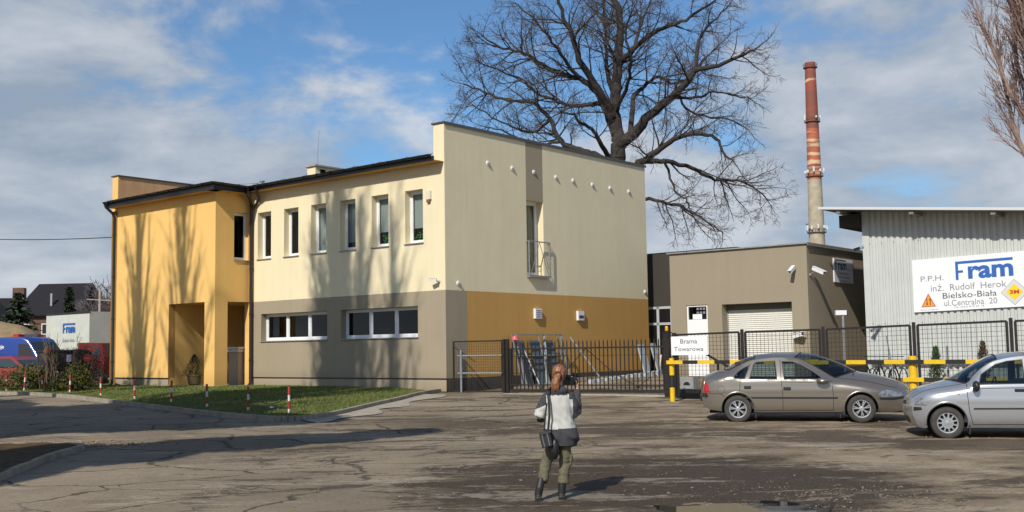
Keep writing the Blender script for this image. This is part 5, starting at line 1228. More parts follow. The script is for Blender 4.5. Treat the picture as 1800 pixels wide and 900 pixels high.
VEC = dict(name='parked_car', label='champagne grey saloon with black side strip parked facing right before the mesh fence', loc=BW(0, 0, 0)*0+Vector((4.88, 23.9, 0.225))+Vector((sin(radians(12.8)), cos(radians(12.8)), 0))*0.80, rz=radians(-12.8),
    W=0.85, paint=carpaint('champagne metallic', (0.29, 0.25, 0.20)), belt=0.905, sill=0.225, tyre=0.297, fwd=1,
    knots=[(-.68, .967, -.76, 1.0, .60), (-.35, 1.05, -.45, 1.12, .62), (-.13, 1.135, -.30, 1.145, .62), (.127, 1.262, .03, 1.33, .585), (.364, 1.352, .40, 1.455, .55), (.84, 1.40, .85, 1.505, .545), (1.21, 1.375, 1.40, 1.50, .55),
           (1.39, 1.31, 1.76, 1.44, .57), (1.71, 1.10, 2.2, 1.27, .64), (1.99, .925, 2.56, 1.085, .71), (2.29, .885, 2.80, 1.035, .73), (2.69, .83, 3.05, .98, .70), (2.98, .762, 3.3, .905, .655), (3.29, .70, 3.55, .80, .58), (3.45, .64, 3.66, .70, .50)],
    gw=(-.30, .10, 1.80, 2.05), pf=(2.55, 3.56, .40), pr=(-.10, -.76, .20),
    arch=[(0, .297, .345), (2.58, .297, .345)],
    end1=[(3.48, .60), (3.50, .575), (3.555, .56), (3.56, .515), (3.53, .50), (3.545, .42), (3.52, .30), (3.42, .235), (3.2, .21)], under=None,
    end0=[(-.35, .25), (-.60, .28), (-.71, .34), (-.765, .46), (-.77, .59), (-.745, .62), (-.745, .75), (-.72, .88)],
    bow1=[(.2, .06), (.4, .15), (.7, .20)], bow0=[(.2, -.03), (.4, -.08), (1.0, -.08)],
    zones1=[('grille|trim', .60, .70, .42), ('lower_grille|trim', .30, .42, .62), ('bumper_strip|trim', .50, .575, 1.01)], zones0=[('bumper_strip|trim', .50, .61, 1.01)],
    bonnet=(9, 13), screens=[('rear_window', 2, 4), ('windscreen', 6, 9)],
    regions=[('side_window|glass', [(.99, .925), (.96, 1.325), (1.20, 1.315), (1.36, 1.25), (1.60, 1.10), (1.80, .955), (1.80, .93)]), ('side_window|glass', [(.25, .94), (.36, 1.27), (.42, 1.315), (.83, 1.335), (.86, .925)]),
             ('quarter_window|glass', [(-.06, .955), (-.07, 1.00), (.03, 1.115), (.16, 1.20), (.29, 1.255), (.17, .945)]),
             ('headlight|lamp', [(2.93, .595), (2.99, .665), (3.12, .695), (3.28, .675), (3.42, .625), (3.46, .595), (3.40, .56), (3.2, .535), (3.0, .525)]), ('tail_light|tail', [(-.70, .90), (-.62, .82), (-.605, .66), (-.70, .645), (-.735, .70)])],
    seams=[[(.93, 1.355), (.935, .90), (.96, .60), (.955, .27)], [(1.985, .90), (2.01, .6), (2.0, .26)], [(.07, .93), (.05, .70), (.10, .60)], [(1.985, .88), (1.5, .865), (.93, .88)], [(2.74, .52), (2.95, .515)], [(-.73, .64), (-.33, .62), (-.28, .55)], [(.36, .265), (2.0, .265)]],
    strips=[([(.18, .545), (2.10, .53)], .042), ([(2.96, .515), (3.25, .50), (3.54, .535)], .05), ([(-.76, .60), (-.69, .60), (-.66, .56)], .09)],
    handles=[(.16, .28, .735, .785), (.99, 1.12, .70, .755)], mirror=(1.80, .90, .28, .13), mirrormat=None, cabin=(-.2, 2.1), seats=(.62, 1.38), dash=1.85, drv=-1, spokes=7, spw=0.020, twin=True, extra=[vx])
VEC['mirrormat'] = VEC['paint']; VEC['seats'] = (0.45, 1.32)
VEC['loc'].z = 0.215
build_car(VEC)
def px_(T, Y, bo):
    mb = MB(); mb.box(2.0, 2.02, -.01, .01, 1.5, 1.52); 
    mb = MB(); mb.ell((0.21, -(Y(.21, .81)), .81), .018, .012, .012, 10, 6); mb.build('side_indicator', CM['ind'], T, smooth=True)
    for sg in (-1, 1): mb = MB(); mb.box(.36, .385, sg*.72-.07, sg*.72+.07, .09, .28); mb.build('mud_flap', CM['trim'], T)
    mb = MB(); mb.tube([(0.20, -0.1, 1.065), (0.34, -0.62, 1.02)], 0.010, 5); mb.build('wiper', CM['trim'], T)
PUN = dict(name='parked_car', label='silver hatchback cut by the right edge, nose towards the saloon', loc=Vector((7.90, 20.01, 0.135))+Vector((sin(radians(14)), cos(radians(14)), 0))*0.78, rz=radians(-14),
    W=0.83, paint=carpaint('silver metallic', (0.50, 0.50, 0.50)), belt=0.955, sill=0.20, tyre=0.29, fwd=-1,
    knots=[(-.53, .735, -.64, .725, .54), (-.45, .79, -.55, .82, .60), (-.355, .845, -.43, .90, .66), (-.087, .91, -.18, .985, .69), (.39, .985, .10, 1.06, .70), (.51, 1.12, .40, 1.22, .655), (.68, 1.28, .70, 1.40, .60), (.926, 1.41, .95, 1.51, .565),
           (1.38, 1.485, 1.4, 1.565, .55), (2.0, 1.48, 2.0, 1.57, .55), (2.45, 1.43, 2.5, 1.52, .55), (2.75, 1.33, 2.87, 1.42, .56), (2.93, 1.05, 3.08, 1.06, .62), (3.02, .90, 3.14, .90, .66)],
    gw=(.36, .52, 2.80, 3.0), pf=(.05, -.58, .28), pr=(2.5, 3.05, .12),
    arch=[(0, .30, .345), (2.46, .30, .345)],
    end1=[(3.04, .80), (3.06, .62), (3.07, .45), (3.03, .30), (2.90, .24)], under=None,
    end0=[(-.38, .185), (-.47, .20), (-.52, .26), (-.535, .34), (-.565, .40), (-.58, .50), (-.575, .585), (-.56, .60), (-.545, .68)],
    bow1=[(.2, .06), (1, .12)], bow0=[(.2, -.08), (.5, -.11), (.8, -.11)],
    zones0=[('grille|trim', .60, .66, .5), ('lower_grille|trim', .26, .40, .6)], zones1=[],
    bonnet=(0, 4), screens=[('windscreen', 4, 7), ('rear_window', 11, 12)],
    regions=[('side_window|glass', [(.555, .975), (.62, 1.165), (.88, 1.345), (1.09, 1.405), (1.355, 1.43), (1.355, .985)]), ('side_window|glass', [(1.43, .99), (1.43, 1.43), (2.0, 1.42), (2.38, 1.34), (2.30, 1.02)]),
             ('headlight|lamp', [(-.525, .70), (-.50, .725), (-.40, .745), (-.385, .70), (-.40, .635), (-.53, .63)]), ('tail_light|tail', [(2.86, 1.15), (2.92, .95), (2.99, .86), (2.90, .80)]),
             ('bumper_pad|trim', [(-.555, .575), (-.43, .570), (-.42, .52), (-.56, .50)])],
    seams=[[(.37, 1.0), (.355, .85), (.38, .50), (.43, .27)], [(1.395, 1.46), (1.395, .60), (1.39, .26)], [(-.54, .612), (-.34, .610)], [(.43, .265), (2.1, .265)], [(.36, .90), (.9, .915), (2.6, .94)]],
    strips=[([(.45, .548), (1.37, .55)], .03), ([(1.42, .55), (2.05, .55)], .03)],
    handles=[(1.17, 1.32, .855, .89)], mirror=(.50, .955, .13, .20), mirrormat=CM['trim'], cabin=(.3, 2.8), seats=(1.35, 2.15), dash=.75, drv=-1, spokes=11, spw=0.026, twin=False, disc=True, extra=[px_])
build_car(PUN)
# ---------------------------------------------------------------- the walker with a camera
def remesh(mb, name, mats, parent, vox, smooth_it=4, fold=None, matf=None):
    o = mb.build(name+'_tmp', mats, None, fix=False)
    md = o.modifiers.new('r', 'REMESH'); md.mode = 'VOXEL'; md.voxel_size = vox
    ms = o.modifiers.new('s', 'SMOOTH'); ms.factor = 0.5; ms.iterations = smooth_it
    dg = bpy.context.evaluated_depsgraph_get(); me = bpy.data.meshes.new_from_object(o.evaluated_get(dg)); me.name = name
    bpy.data.objects.remove(o)
    if not isinstance(mats, (list, tuple)): mats = [mats]
    me.materials.clear()
    for m in mats: me.materials.append(m)
    if fold:
        ns = [v.normal.copy() for v in me.vertices]
        for v, n in zip(me.vertices, ns): v.co += n*fold(v.co)
    for p in me.polygons:
        p.use_smooth = True; p.material_index = matf(p.center) if matf else 0
    r = bpy.data.objects.new(name, me); COL.objects.link(r); r.parent = parent; return r
def rings(mb, R_, n=24):          # R_: (x,y,z,rx,ry)
    vs = []; 
    for x, y, z, rx, ry in R_:
        vs += [(x+rx*cos(2*pi*k/n), y+ry*sin(2*pi*k/n), z) for k in range(n)]
    fs = [(i*n+k, i*n+(k+1) % n, (i+1)*n+(k+1) % n, (i+1)*n+k) for i in range(len(R_)-1) for k in range(n)]
    fs += [tuple(range(n))[::-1], tuple((len(R_)-1)*n+k for k in range(n))]
    return mb.add(vs, fs)
T = thing('person', 'person seen from behind taking a photo, red ponytail, grey white jacket, green trousers', 'person', (0.43, 13.78, 0.0))
cloth_l = mat('light grey jacket', (0.50, 0.49, 0.45), 0.85, bump=0.15, bscale=60, spec=0.2); cloth_d = mat('charcoal jacket', (0.055, 0.055, 0.062), 0.8, bump=0.15, bscale=60, spec=0.2)
skin = mat('skin', (0.52, 0.27, 0.19), 0.55); trous = mat('olive green trousers', (0.150, 0.140, 0.085), 0.9, var=0.25, vscale=9, spec=0.15)
# body: feet to head as one surface (mostly under the clothes)
b = MB()
rings(b, [(.13, 0, .80, .12, .09), (.13, 0, .95, .14, .10), (.12, 0, 1.15, .15, .10), (.11, .01, 1.30, .15, .10), (.12, .02, 1.38, .06, .06), (.135, .03, 1.47, .05, .055)])
b.tube([(.09, 0, .85), (.035, .01, .66), (-.045, .05, .44), (-.10, -.02, .23), (-.14, -.06, .10)], [.06, .055, .04, .035, .03], 12); b.tube([(.19, 0, .85), (.20, .01, .66), (.19, .04, .44), (.163, .01, .22), (.145, .0, .10)], [.06, .055, .04, .035, .03], 12)
b.tube([(.0, .0, 1.30), (-.12, -.03, 1.06), (-.02, .20, 1.16), (.15, .27, 1.38), (.17, .27, 1.40)], [.04, .035, .03, .028, .026], 10)
b.tube([(.27, .0, 1.30), (.345, .03, 1.06), (.375, .17, 1.25), (.372, .24, 1.385)], [.05, .045, .035, .026], 10)
b.ell((.145, .035, 1.565), .078, .095, .112, 18, 14); b.ell((.16, .115, 1.545), .05, .03, .06, 12, 8)
b.ell((.175, .137, 1.55), .012, .02, .022, 8, 6)                       # nose
b.ell((.222, .04, 1.555), .012, .022, .032, 8, 6); b.ell((.066, .03, 1.555), .012, .022, .032, 8, 6)    # ears
def hand(mb, w, d_, up, s=1.0):
    w = Vector(w); d_ = Vector(d_).normalized(); up = Vector(up).normalized(); sd = d_.cross(up)
    c = w+d_*0.045*s; mb.obox(c, (sd, d_, up), .036*s, .045*s, .014*s)
    for k, (o, l) in enumerate(((-.027, .060), (-.009, .072), (.009, .068), (.027, .052))):
        p0 = w+d_*.085*s+sd*o*s; p1 = p0+d_*l*.5*s-up*.010*s; p2 = p1+d_*l*.30*s-up*.028*s; p3 = p2+d_*.004-up*.022*s
        mb.tube([p0-d_*.02, p0, p1, p2, p3], [.0095*s, .0095*s, .009*s, .008*s, .007*s], 8)
    p0 = w+d_*.03*s-sd*.03*s; mb.tube([p0, p0-sd*.03*s+d_*.022*s-up*.01*s, p0-sd*.035*s+d_*.055*s-up*.028*s], [.012*s, .0105*s, .008*s], 8)
hand(b, (.372, .245, 1.385), (-.25, .35, 1.0), (1, .35, .1), 1.05); hand(b, (.17, .27, 1.40), (.35, .3, .8), (-1, .3, 0), 1.05)
remesh(b, 'body', [skin], T, .0075, 1)
# trousers, wide cropped legs with bunched folds
b = MB(); rings(b, [(.125, 0, .72, .14, .11), (.13, 0, .80, .175, .135), (.135, 0, .93, .165, .125)])
b.tube([(.075, 0, .80), (.03, .01, .64), (-.045, .05, .44), (-.095, -.02, .225)], [.092, .082, .070, .068], 16); b.tube([(.20, 0, .80), (.20, .01, .64), (.19, .04, .44), (.168, .015, .20)], [.092, .082, .072, .072], 16)
b.ell((.275, .02, .50), .02, .06, .08, 10, 8)
def tf(c):
    return 0.011*noise.noise(Vector((c.x*6, c.y*6, c.z*22)))+0.007*noise.noise(Vector((c.x*14, c.y*14, c.z*34+3)))
remesh(b, 'trousers', [trous], T, .012, 3, tf)
# boots
for nm_, ax, ay, kx, ky in (('boot', -.15, -.08, -.105, -.03), ('boot', .145, .0, .16, .01)):
    b = MB(); b.tube([(kx, ky, .27), (ax*.6+kx*.4, ay, .16), (ax, ay, .07)], [.052, .050, .050], 14); b.ell((ax, ay+.05, .042), .045, .125, .045, 14, 8); b.box(ax-.042, ax+.042, ay-.065, ay+.02, .0, .06)
    remesh(b, nm_, [mat('black boot', (.016, .015, .015), .55)], T, .009, 2)
# jacket
b = MB()
rings(b, [(.175, -.005, .665, .185, .14), (.175, -.005, .78, .205, .155), (.155, 0, .90, .185, .145), (.135, 0, 1.05, .17, .135), (.125, 0, 1.18, .175, .13), (.12, .0, 1.28, .175, .12), (.12, .005, 1.345, .145, .10), (.125, .01, 1.39, .095, .085), (.13, .02, 1.42, .065, .065)])
b.tube([(.015, 0, 1.29), (-.06, -.01, 1.18), (-.125, -.03, 1.05), (-.10, .04, 1.03), (-.02, .20, 1.16), (.14, .26, 1.36)], [.085, .078, .072, .068, .055, .045], 16)
b.tube([(.245, 0, 1.29), (.31, .0, 1.18), (.345, .03, 1.06), (.36, .10, 1.10), (.372, .20, 1.30), (.371, .225, 1.345)], [.085, .075, .070, .064, .05, .045], 16)
b.ell((.13, -.055, 1.355), .115, .075, .065, 18, 10)                  # hood lying on the back
def jf(c):
    d = 0.0
    s_ = sstep((1.25-c.z)/.3); u = (c.x*.75+c.z*.9); 
    d += .020*s_*max(-.4, noise.noise(Vector((u*13, c.y*4, (c.x-c.z)*2.5))))*1.6
    d += .008*noise.noise(Vector((c.x*16, c.y*16, c.z*9+2)))
    d += .010*noise.noise(Vector((c.x*7, c.y*7, c.z*20+8)))*(1 if c.x < -.03 or c.x > .29 else .15)
    return d
def jm(c):
    x, y, z = c
    if z < .885+.05*(x-.1): return 1
    if z > .96 and x < -.055-0.05*(1.3-z)+.03:                          # left sleeve (seen from behind)
        if z > 1.155+.4*(x+.1): return 1
        if y > .06 or z < 1.0+.2*(x+.16): return 1
        return 0
    if z > .97 and x > .305-.05*(z > 1.25): return 1
    if y > .10 and z > .97: return 1
    cx = (x-.122); 
    if z > 1.335-.25*abs(cx)**1.0*0.6: return 1
    if abs(cx) > .13+.55*max(0, 1.33-z) and z > 1.20: return 1
    if y < -.03 and z > 1.30 and abs(cx) < .115: return 1
    return 0
remesh(b, 'jacket', [cloth_l, cloth_d], T, .0115, 3, jf, jm)
# hair: cap plus a wavy tail down the back
b = MB(); b.ell((.143, .008, 1.583), .087, .10, .103, 20, 14); b.ell((.138, -.045, 1.545), .068, .062, .072, 16, 10)
b.tube([(.13, -.085, 1.56), (.105, -.115, 1.50), (.09, -.12, 1.44), (.088, -.12, 1.40), (.075, -.115, 1.355)], [.035, .040, .046, .036, .014], 14)
b.tube([(.12, -.09, 1.55), (.10, -.12, 1.47), (.115, -.13, 1.40), (.12, -.125, 1.345)], [.03, .034, .028, .010], 12)
b.tube([(.11, -.09, 1.55), (.07, -.11, 1.48), (.055, -.115, 1.42), (.045, -.11, 1.37)], [.028, .026, .02, .008], 10)
def hf(c): return .007*noise.noise(Vector((c.x*45, c.y*45, c.z*7)))+.006*noise.noise(Vector((c.x*16, c.y*16, c.z*9)))
def hm(c): return 0
hairm = mat('ginger hair', (0.10, 0.034, 0.016), 0.5, var=0.5, vscale=38, dirt=(0.34, 0.145, 0.06))
remesh(b, 'hair', [hairm], T, .0075, 1, hf)
b = MB(); b.lathe([(.048, -.012), (.056, 0), (.048, .012)], 16, (.118, -.098, 1.545), 'y'); b.build('hair_tie', mat('dark band', (.05, .03, .03), .7), T, smooth=True)
# camera in the hands, bag on the hip
K = thing('camera', 'black camera with long lens held up to the walker face', 'camera', (0.43+.30, 13.78+.17, 1.47))
b = MB(); d_ = Vector((.75, .66, -.05)).normalized(); sd = d_.cross(Vector((0, 0, 1))).normalized(); up = sd.cross(d_)
b.obox((-.04, .0, .0), (sd, d_, up), .075, .035, .052); b.obox((-.04, .0, .062), (sd, d_, up), .028, .03, .018); b.build('camera_body', M['black'], K)
b = MB(); b.tube([Vector((-.02, .01, 0)), Vector((-.02, .01, 0))+d_*.06, Vector((-.02, .01, 0))+d_*.12], [.038, .040, .042], 18); b.build('lens', mat('lens barrel', (.02, .02, .02), .3), K, smooth=True)
K = thing('camera_bag', 'black camera bag with grey stripes hanging on the walker left hip', 'bag', (0.43-.045, 13.78-.17, .66))
b = MB(); 
R2 = Matrix.Rotation(radians(-12), 3, 'Y'); ax = [R2 @ Vector(v) for v in ((1, 0, 0), (0, 1, 0), (0, 0, 1))]
b.obox((0, 0, .10), ax, .068, .05, .088); b.obox((0, -.0, .185), ax, .072, .055, .015); remesh(b, 'pouch', [mat('black nylon', (.018, .018, .02), .6)], K, .008, 2)
b = MB()
for s_ in (-.035, .03): b.obox(Vector((0, 0, .10))+ax[0]*s_-ax[1]*.0505, ax, .006, .004, .078)
b.build('stripe', mat('grey webbing', (.14, .14, .15), .6), K)
b = MB(); b.tube([(.03, -.02, .22), (.05, -.01, .40), (.045, .0, .58), (.03, .02, .69), (.10, .13, .765), (.14, .17, .76)], [.014]*6, 6); b.tube([(-.02, -.01, .21), (-.0, -.0, .40), (.02, .01, .55)], [.010]*3, 6)
b.build('shoulder_strap', M['black'], K, smooth=True)
b = MB(); b.ell((.11, .03, -.02), .055, .05, .13, 14, 10); b.build('side_pouch', M['black'], K, smooth=True)
# ---------------------------------------------------------------- trees
def limb(mb, pts, rad, n):
    mb.tube(pts, rad, n, 0, caps=False)
def rot_dir(d, ang, az):
    d = d.normalized(); u = d.orthogonal().normalized(); w = d.cross(u)
    return (d*cos(ang) + (u*cos(az)+w*sin(az))*sin(ang)).normalized()
def branch(mbs, p, d, L_, r, lv, R_, P):
    """lv: remaining levels"""
    seg = P['seg'][lv]; n = max(2, int(L_/seg)); pts = [p.copy()]; rad = [r]; dirs = [d]
    for i in range(n):
        w = P['wig'][lv]; d = (d + Vector((R_.gauss(0, w), R_.gauss(0, w), R_.gauss(0, w))) + Vector((0, 0, P['up'][lv]))).normalized()
        p = p + d*(L_/n); pts.append(p.copy()); rad.append(max(P['rmin'], r*(1-0.78*(i+1)/n))); dirs.append(d)
    limb(mbs[0 if lv > 1 else 1], pts, rad, P['n'][lv])
    if lv == 0: return
    spawn(mbs, pts, rad, dirs, L_, lv, R_, P)
def spawn(mbs, pts, rad, dirs, L_, lv, R_, P, start=0.18):
    n = len(pts)-1; k = P['cnt'][lv]*L_; k = int(k)+(R_.random() < k-int(k))
    for _ in range(k):
        t = start+(1-start)*R_.random()**0.9; i = min(n-1, int(t*n)); f = t*n-i; q = pts[i].lerp(pts[i+1], f)
        r0 = rad[i]*(1-f)+rad[i+1]*f
        l2 = L_*P['ratio'][lv]*(1.15-0.75*t)*R_.uniform(0.6, 1.25); l2 = max(P['lmin'][lv-1], min(P['lmax'][lv-1], l2))
        d2 = rot_dir(dirs[i], R_.uniform(*P['ang'][lv]), R_.uniform(0, 2*pi))
        if P.get('flat'): d2 = Vector((d2.x, d2.y*P['flat'], d2.z)).normalized()
        branch(mbs, q, d2, l2, max(P['rmin'], min(r0*0.62, l2*P['slim'])), lv-1, R_, P)
bark = mat('oak bark', (0.046, 0.037, 0.031), 0.95, var=0.45, vscale=3, bump=0.8, bscale=14)
twig = mat('bare twigs', (0.085, 0.064, 0.053), 0.9)
OD = 58.0
def img(x, y, D=OD):
    d = R @ Vector((x-900, -(y-450), -1908.33)); d /= d.y; return Vector((d.x*D, D, 1.88+d.z*D))
# main limbs of the oak: points in metres around its trunk (x right, dy depth, z up), radius
OAK = [
 ([(1086, 640, 0), (1085, 420, 0), (1085, 300, 0), (1086, 262, .1), (1087, 239, .2), (1081, 205, .2), (1081, 167, .2), (1086, 120, .3), (1088, 80, .3), (1090, 45, .2), (1086, 15, .2), (1067, -30, 0), (1060, -90, 0)], .56, .12),
 ([(1086, 258, 0), (1114, 234, -.6), (1143, 201, -1.2), (1181, 172, -1.8), (1210, 139, -2.2), (1224, 124, -2.5), (1263, 115, -3), (1301, 98, -3.2), (1330, 85, -3.4)], .36, .05),
 ([(1083, 239, .2), (1069, 201, .8), (1048, 162, 1.4), (1019, 139, 2), (971, 124, 2.6), (938, 103, 3), (914, 91, 3), (876, 81, 3.2), (845, 60, 3.3)], .27, .04),
 ([(1075, 205, 0), (1052, 158, -1), (1019, 105, -1.6), (1005, 62, -2.2), (990, 29, -2.5), (975, -20, -3), (960, -60, -3)], .26, .05),
 ([(1079, 170, .2), (1067, 129, 1.2), (1064, 81, 1.8), (1062, 29, 2.2), (1058, -30, 2.5)], .17, .05),
 ([(1089, 112, .3), (1114, 86, -.6), (1148, 57, -1.3), (1186, 43, -2), (1224, 24, -2.4), (1262, -5, -3)], .20, .05),
 ([(1108, 232, -.4), (1112, 177, 1), (1131, 153, 1.6), (1157, 134, 2.4), (1186, 148, 3), (1215, 130, 3.4), (1240, 100, 4)], .17, .04),
 ([(1071, 191, .5), (1052, 182, 1.6), (1009, 186, 2.4), (981, 179, 3), (942, 162, 3.6), (914, 139, 3.6), (876, 124, 4), (835, 105, 4)], .17, .03),
 ([(1071, 277, 0), (1052, 248, -1), (1040, 225, -1.6), (1019, 215, -2.2), (1005, 201, -2.6), (985, 195, -3)], .16, .04),
 ([(1078, 292, 0), (1045, 272, 1), (1019, 263, 1.5), (985, 248, 2), (966, 210, 2.4), (938, 182, 2.8), (895, 177, 3), (852, 162, 3.2), (815, 148, 3.3)], .25, .04),
 ([(1093, 296, 0), (1124, 287, -1), (1153, 268, -1.8), (1186, 244, -2.4), (1224, 234, -3), (1258, 244, -3.4), (1272, 268, -3.6), (1290, 285, -4)], .25, .04),
 ([(1124, 287, -1), (1153, 282, -.5), (1196, 289, 0), (1234, 306, .4), (1267, 318, 1), (1306, 320, 1.4), (1335, 338, 1.6), (1352, 352, 1.8)], .18, .03),
 ([(1167, 278, -.4), (1177, 306, -1), (1186, 334, -1.4), (1205, 351, -1.8), (1215, 362, -2)], .09, .03),
 ([(1092, 345, 0), (1134, 349, -1.4), (1162, 356, -2), (1200, 363, -2.4), (1220, 377, -2.6), (1253, 396, -3), (1270, 412, -3)], .13, .03),
 ([(1222, 126, -2.4), (1229, 72, -2), (1245, 45, -1.8), (1262, 30, -1.5), (1285, 5, -1)], .11, .03),
 ([(1181, 172, -1.8), (1224, 172, -1), (1253, 162, -.6), (1285, 165, -.2), (1320, 175, .2)], .10, .03),
 ([(966, 212, 2.4), (935, 232, 2), (900, 222, 1.8), (865, 205, 1.6), (830, 185, 1.4)], .10, .03),
 ([(985, 248, 2), (950, 255, 2.6), (915, 245, 3), (880, 228, 3.4), (850, 222, 3.6)], .10, .03),
 ([(1019, 139, 2), (985, 95, 1), (960, 60, .5), (935, 30, 0), (905, 5, 0)], .12, .03),
 ([(1114, 86, -.6), (1125, 50, .5), (1140, 10, 1), (1160, -30, 1.5)], .12, .03),
 ([(1081, 200, .2), (1100, 160, -2), (1108, 110, -3.5), (1100, 60, -4), (1110, 20, -4.5)], .14, .04),
 ([(1186, 148, 3), (1205, 190, 3.4), (1240, 205, 3.8), (1280, 210, 4.2), (1315, 228, 4.4)], .09, .03)]
T = thing('oak_tree', 'huge bare oak with spreading crooked limbs behind the office', 'tree', (img(1086, 640).x, OD, 0.6))
OFF['oak_tree'] = tuple(T.location)
RO = random.Random(21); mbs = [MB(), MB()]
P = dict(seg=[.22, .30, .45, .6], wig=[.20, .20, .17, .15], up=[.03, .03, .03, .03], rmin=.0066, n=[3, 3, 5, 6], cnt=[0, 6.6, 3.6, 2.2], ratio=[0, .42, .46, .42], lmin=[.35, .7, 1.2, 2], lmax=[.85, 1.7, 3.0, 6], ang=[(.4, .9), (.45, 1.0), (.5, 1.05), (.55, 1.15)], slim=.018)
for li, (pl, r0, r1) in enumerate(OAK):
    cp = [img(x, y, OD+dy) for x, y, dy in pl]; fine_ = catmull3 = []
    n_ = len(cp)
    for i in range(n_-1):
        p0, p1, p2, p3 = cp[max(i-1, 0)], cp[i], cp[i+1], cp[min(i+2, n_-1)]
        for j in range(4):
            t = j/4; fine_.append(0.5*((2*p1)+(p2-p0)*t+(2*p0-5*p1+4*p2-p3)*t*t+(3*p1-p0-3*p2+p3)*t*t*t) + Vector((RO.gauss(0, .035), RO.gauss(0, .05), RO.gauss(0, .035))))
    fine_.append(cp[-1]); m_ = len(fine_); rad = [r0+(r1-r0)*(i/(m_-1))**0.7 for i in range(m_)]
    limb(mbs[0], fine_, rad, 10 if r0 > .2 else 7)
    dirs = [(fine_[min(i+1, m_-1)]-fine_[i]).normalized() if i < m_-1 else (fine_[i]-fine_[i-1]).normalized() for i in range(m_)]
    L_ = sum((fine_[i+1]-fine_[i]).length for i in range(m_-1))
    if li == 0: spawn(mbs, fine_[16:], rad[16:], dirs[16:], L_*.6, 3, RO, P, .1)
    else: spawn(mbs, fine_, rad, dirs, L_, 3, RO, P, .2)
    branch(mbs, fine_[-1], dirs[-1], 1.6, r1*.9, 1, RO, P)
mbs[0].build('trunk', bark, T, smooth=True, sharp=0, fix=False); mbs[1].build('crown', twig, T, fix=False)
print('oak', len(mbs[0].f), len(mbs[1].f))
# fastigiate poplars
pb = mat('poplar bark', (0.27, 0.19, 0.15), 0.9, var=0.4, vscale=2); pt_ = mat('poplar twigs', (0.28, 0.175, 0.14), 0.9)
def poplar(loc, H, seed, label, hb=0.28, dens=1.0, spread=1.0, group=None, rt=.38, slim=.014):
    T = thing('poplar_tree', label, 'tree', loc, 0, group); R_ = random.Random(seed); mbs = [MB(), MB()]
    P = dict(seg=[.35, .45, .7, 1], wig=[.10, .10, .07, .05], up=[.12, .12, .10, .05], rmin=.010, n=[3, 4, 6, 8], cnt=[0, 2.3*dens, 1.3*dens, 1], ratio=[0, .36, .34, .3], lmin=[.5, .9, 1.5, 2], lmax=[1.3, 2.6, 4, 6], ang=[(.25, .5), (.3, .6), (.28, .55), (.3, .5)], slim=slim)
    p = Vector((0, 0, -.2)); pts = [p.copy()]; n = 26
    for i in range(n): p = p+Vector((R_.gauss(0, .05), R_.gauss(0, .05), H/n)); pts.append(p.copy())
    rad = [rt*(1-.9*i/n)**.8+.01 for i in range(n+1)]; limb(mbs[0], pts, rad, 10)
    k = int(1.6*H*dens)
    for j in range(k):
        t = hb+(.96-hb)*j/k+R_.uniform(-.01, .01); i = min(n-1, int(t*n)); q = pts[i].lerp(pts[i+1], t*n-i); az = R_.uniform(0, 2*pi); ang = R_.uniform(.30, .52)*spread
        d = Vector((cos(az)*sin(ang), sin(az)*sin(ang), cos(ang))); L_ = (H*.34)*(1.05-t)*R_.uniform(.8, 1.25)+1.2
        branch(mbs, q, d, L_, min(rad[i]*.6, L_*slim*1.45), 2, R_, P)
    mbs[0].build('trunk', pb, T, smooth=True, sharp=0, fix=False); mbs[1].build('crown', pt_, T, fix=False); return T
q = img(1852, 400, 50); poplar((q.x, 50, .5), 30, 4, 'bare reddish poplar with upright branches at the right edge above the hall', .26, 2.3, .92)
# street poplars behind the viewer's left shoulder; only their shadows reach the picture
g_ = 'street poplars behind the viewer'
src = None
for i, (a0, L_, H, sd, hb) in enumerate(((-15.85, 20, 27, 1, .26), (-12.7, 22, 28, 2, .40), (-5.5, 19, 26, 3, .14), (-3.9, 21, 25, 5, .16), (-2.4, 23, 26, 6, .16))):
    w0 = BW(a0+.243*L_, -.97*L_, 0); w0.z = G(w0.x, w0.y)
    rt = [.38, .30, .48, .30, .32][i]
    poplar(w0, H, sd*7, 'bare street poplar number %s from the left whose shadow falls on the office front' % ['one', 'two', 'three', 'four', 'five'][i], hb, [.75, .8, 2.1, 1.2, 1.0][i], .55, g_, rt, .024)
# unseen pines added outside the frame, crowns shaped to cast the road shadows
def leafcrown(mb, blobs, n, size, R_, flat=1.0):
    tot = sum(b_[3]*b_[4]*b_[5] for b_ in blobs)
    for (cx, cy, cz, rx, ry, rz_) in blobs:
        for _ in range(int(n*rx*ry*rz_/tot)):
            v = Vector((R_.gauss(0, 1), R_.gauss(0, 1), R_.gauss(0, 1))).normalized()*(R_.random()**.45)
            k = 1+.3*noise.noise(v*2.5+Vector((cx, cy, cz)))
            c = Vector((cx+v.x*rx*k, cy+v.y*ry*k, cz+v.z*rz_*k)); s_ = size*R_.uniform(.6, 1.4)
            a = Vector((R_.gauss(0, 1), R_.gauss(0, 1), R_.gauss(0, .6))).normalized()*s_; b_ = Vector((R_.gauss(0, 1), R_.gauss(0, 1), R_.gauss(0, .6))).normalized()*s_
            mb.add([c-a*.5, c+a*.5, c+b_], [(0, 1, 2)])
pine = mat('dark pine needles', (0.035, 0.055, 0.022), 0.8, var=.4, vscale=.8)
HC = 10.0; LX, LY = sin(SUN_AZ)*cos(SUN_EL)/sin(SUN_EL), cos(SUN_AZ)*cos(SUN_EL)/sin(SUN_EL)
def up_from(x, y, h): return (x-LX*h, y-LY*h, G(x, y)+h)
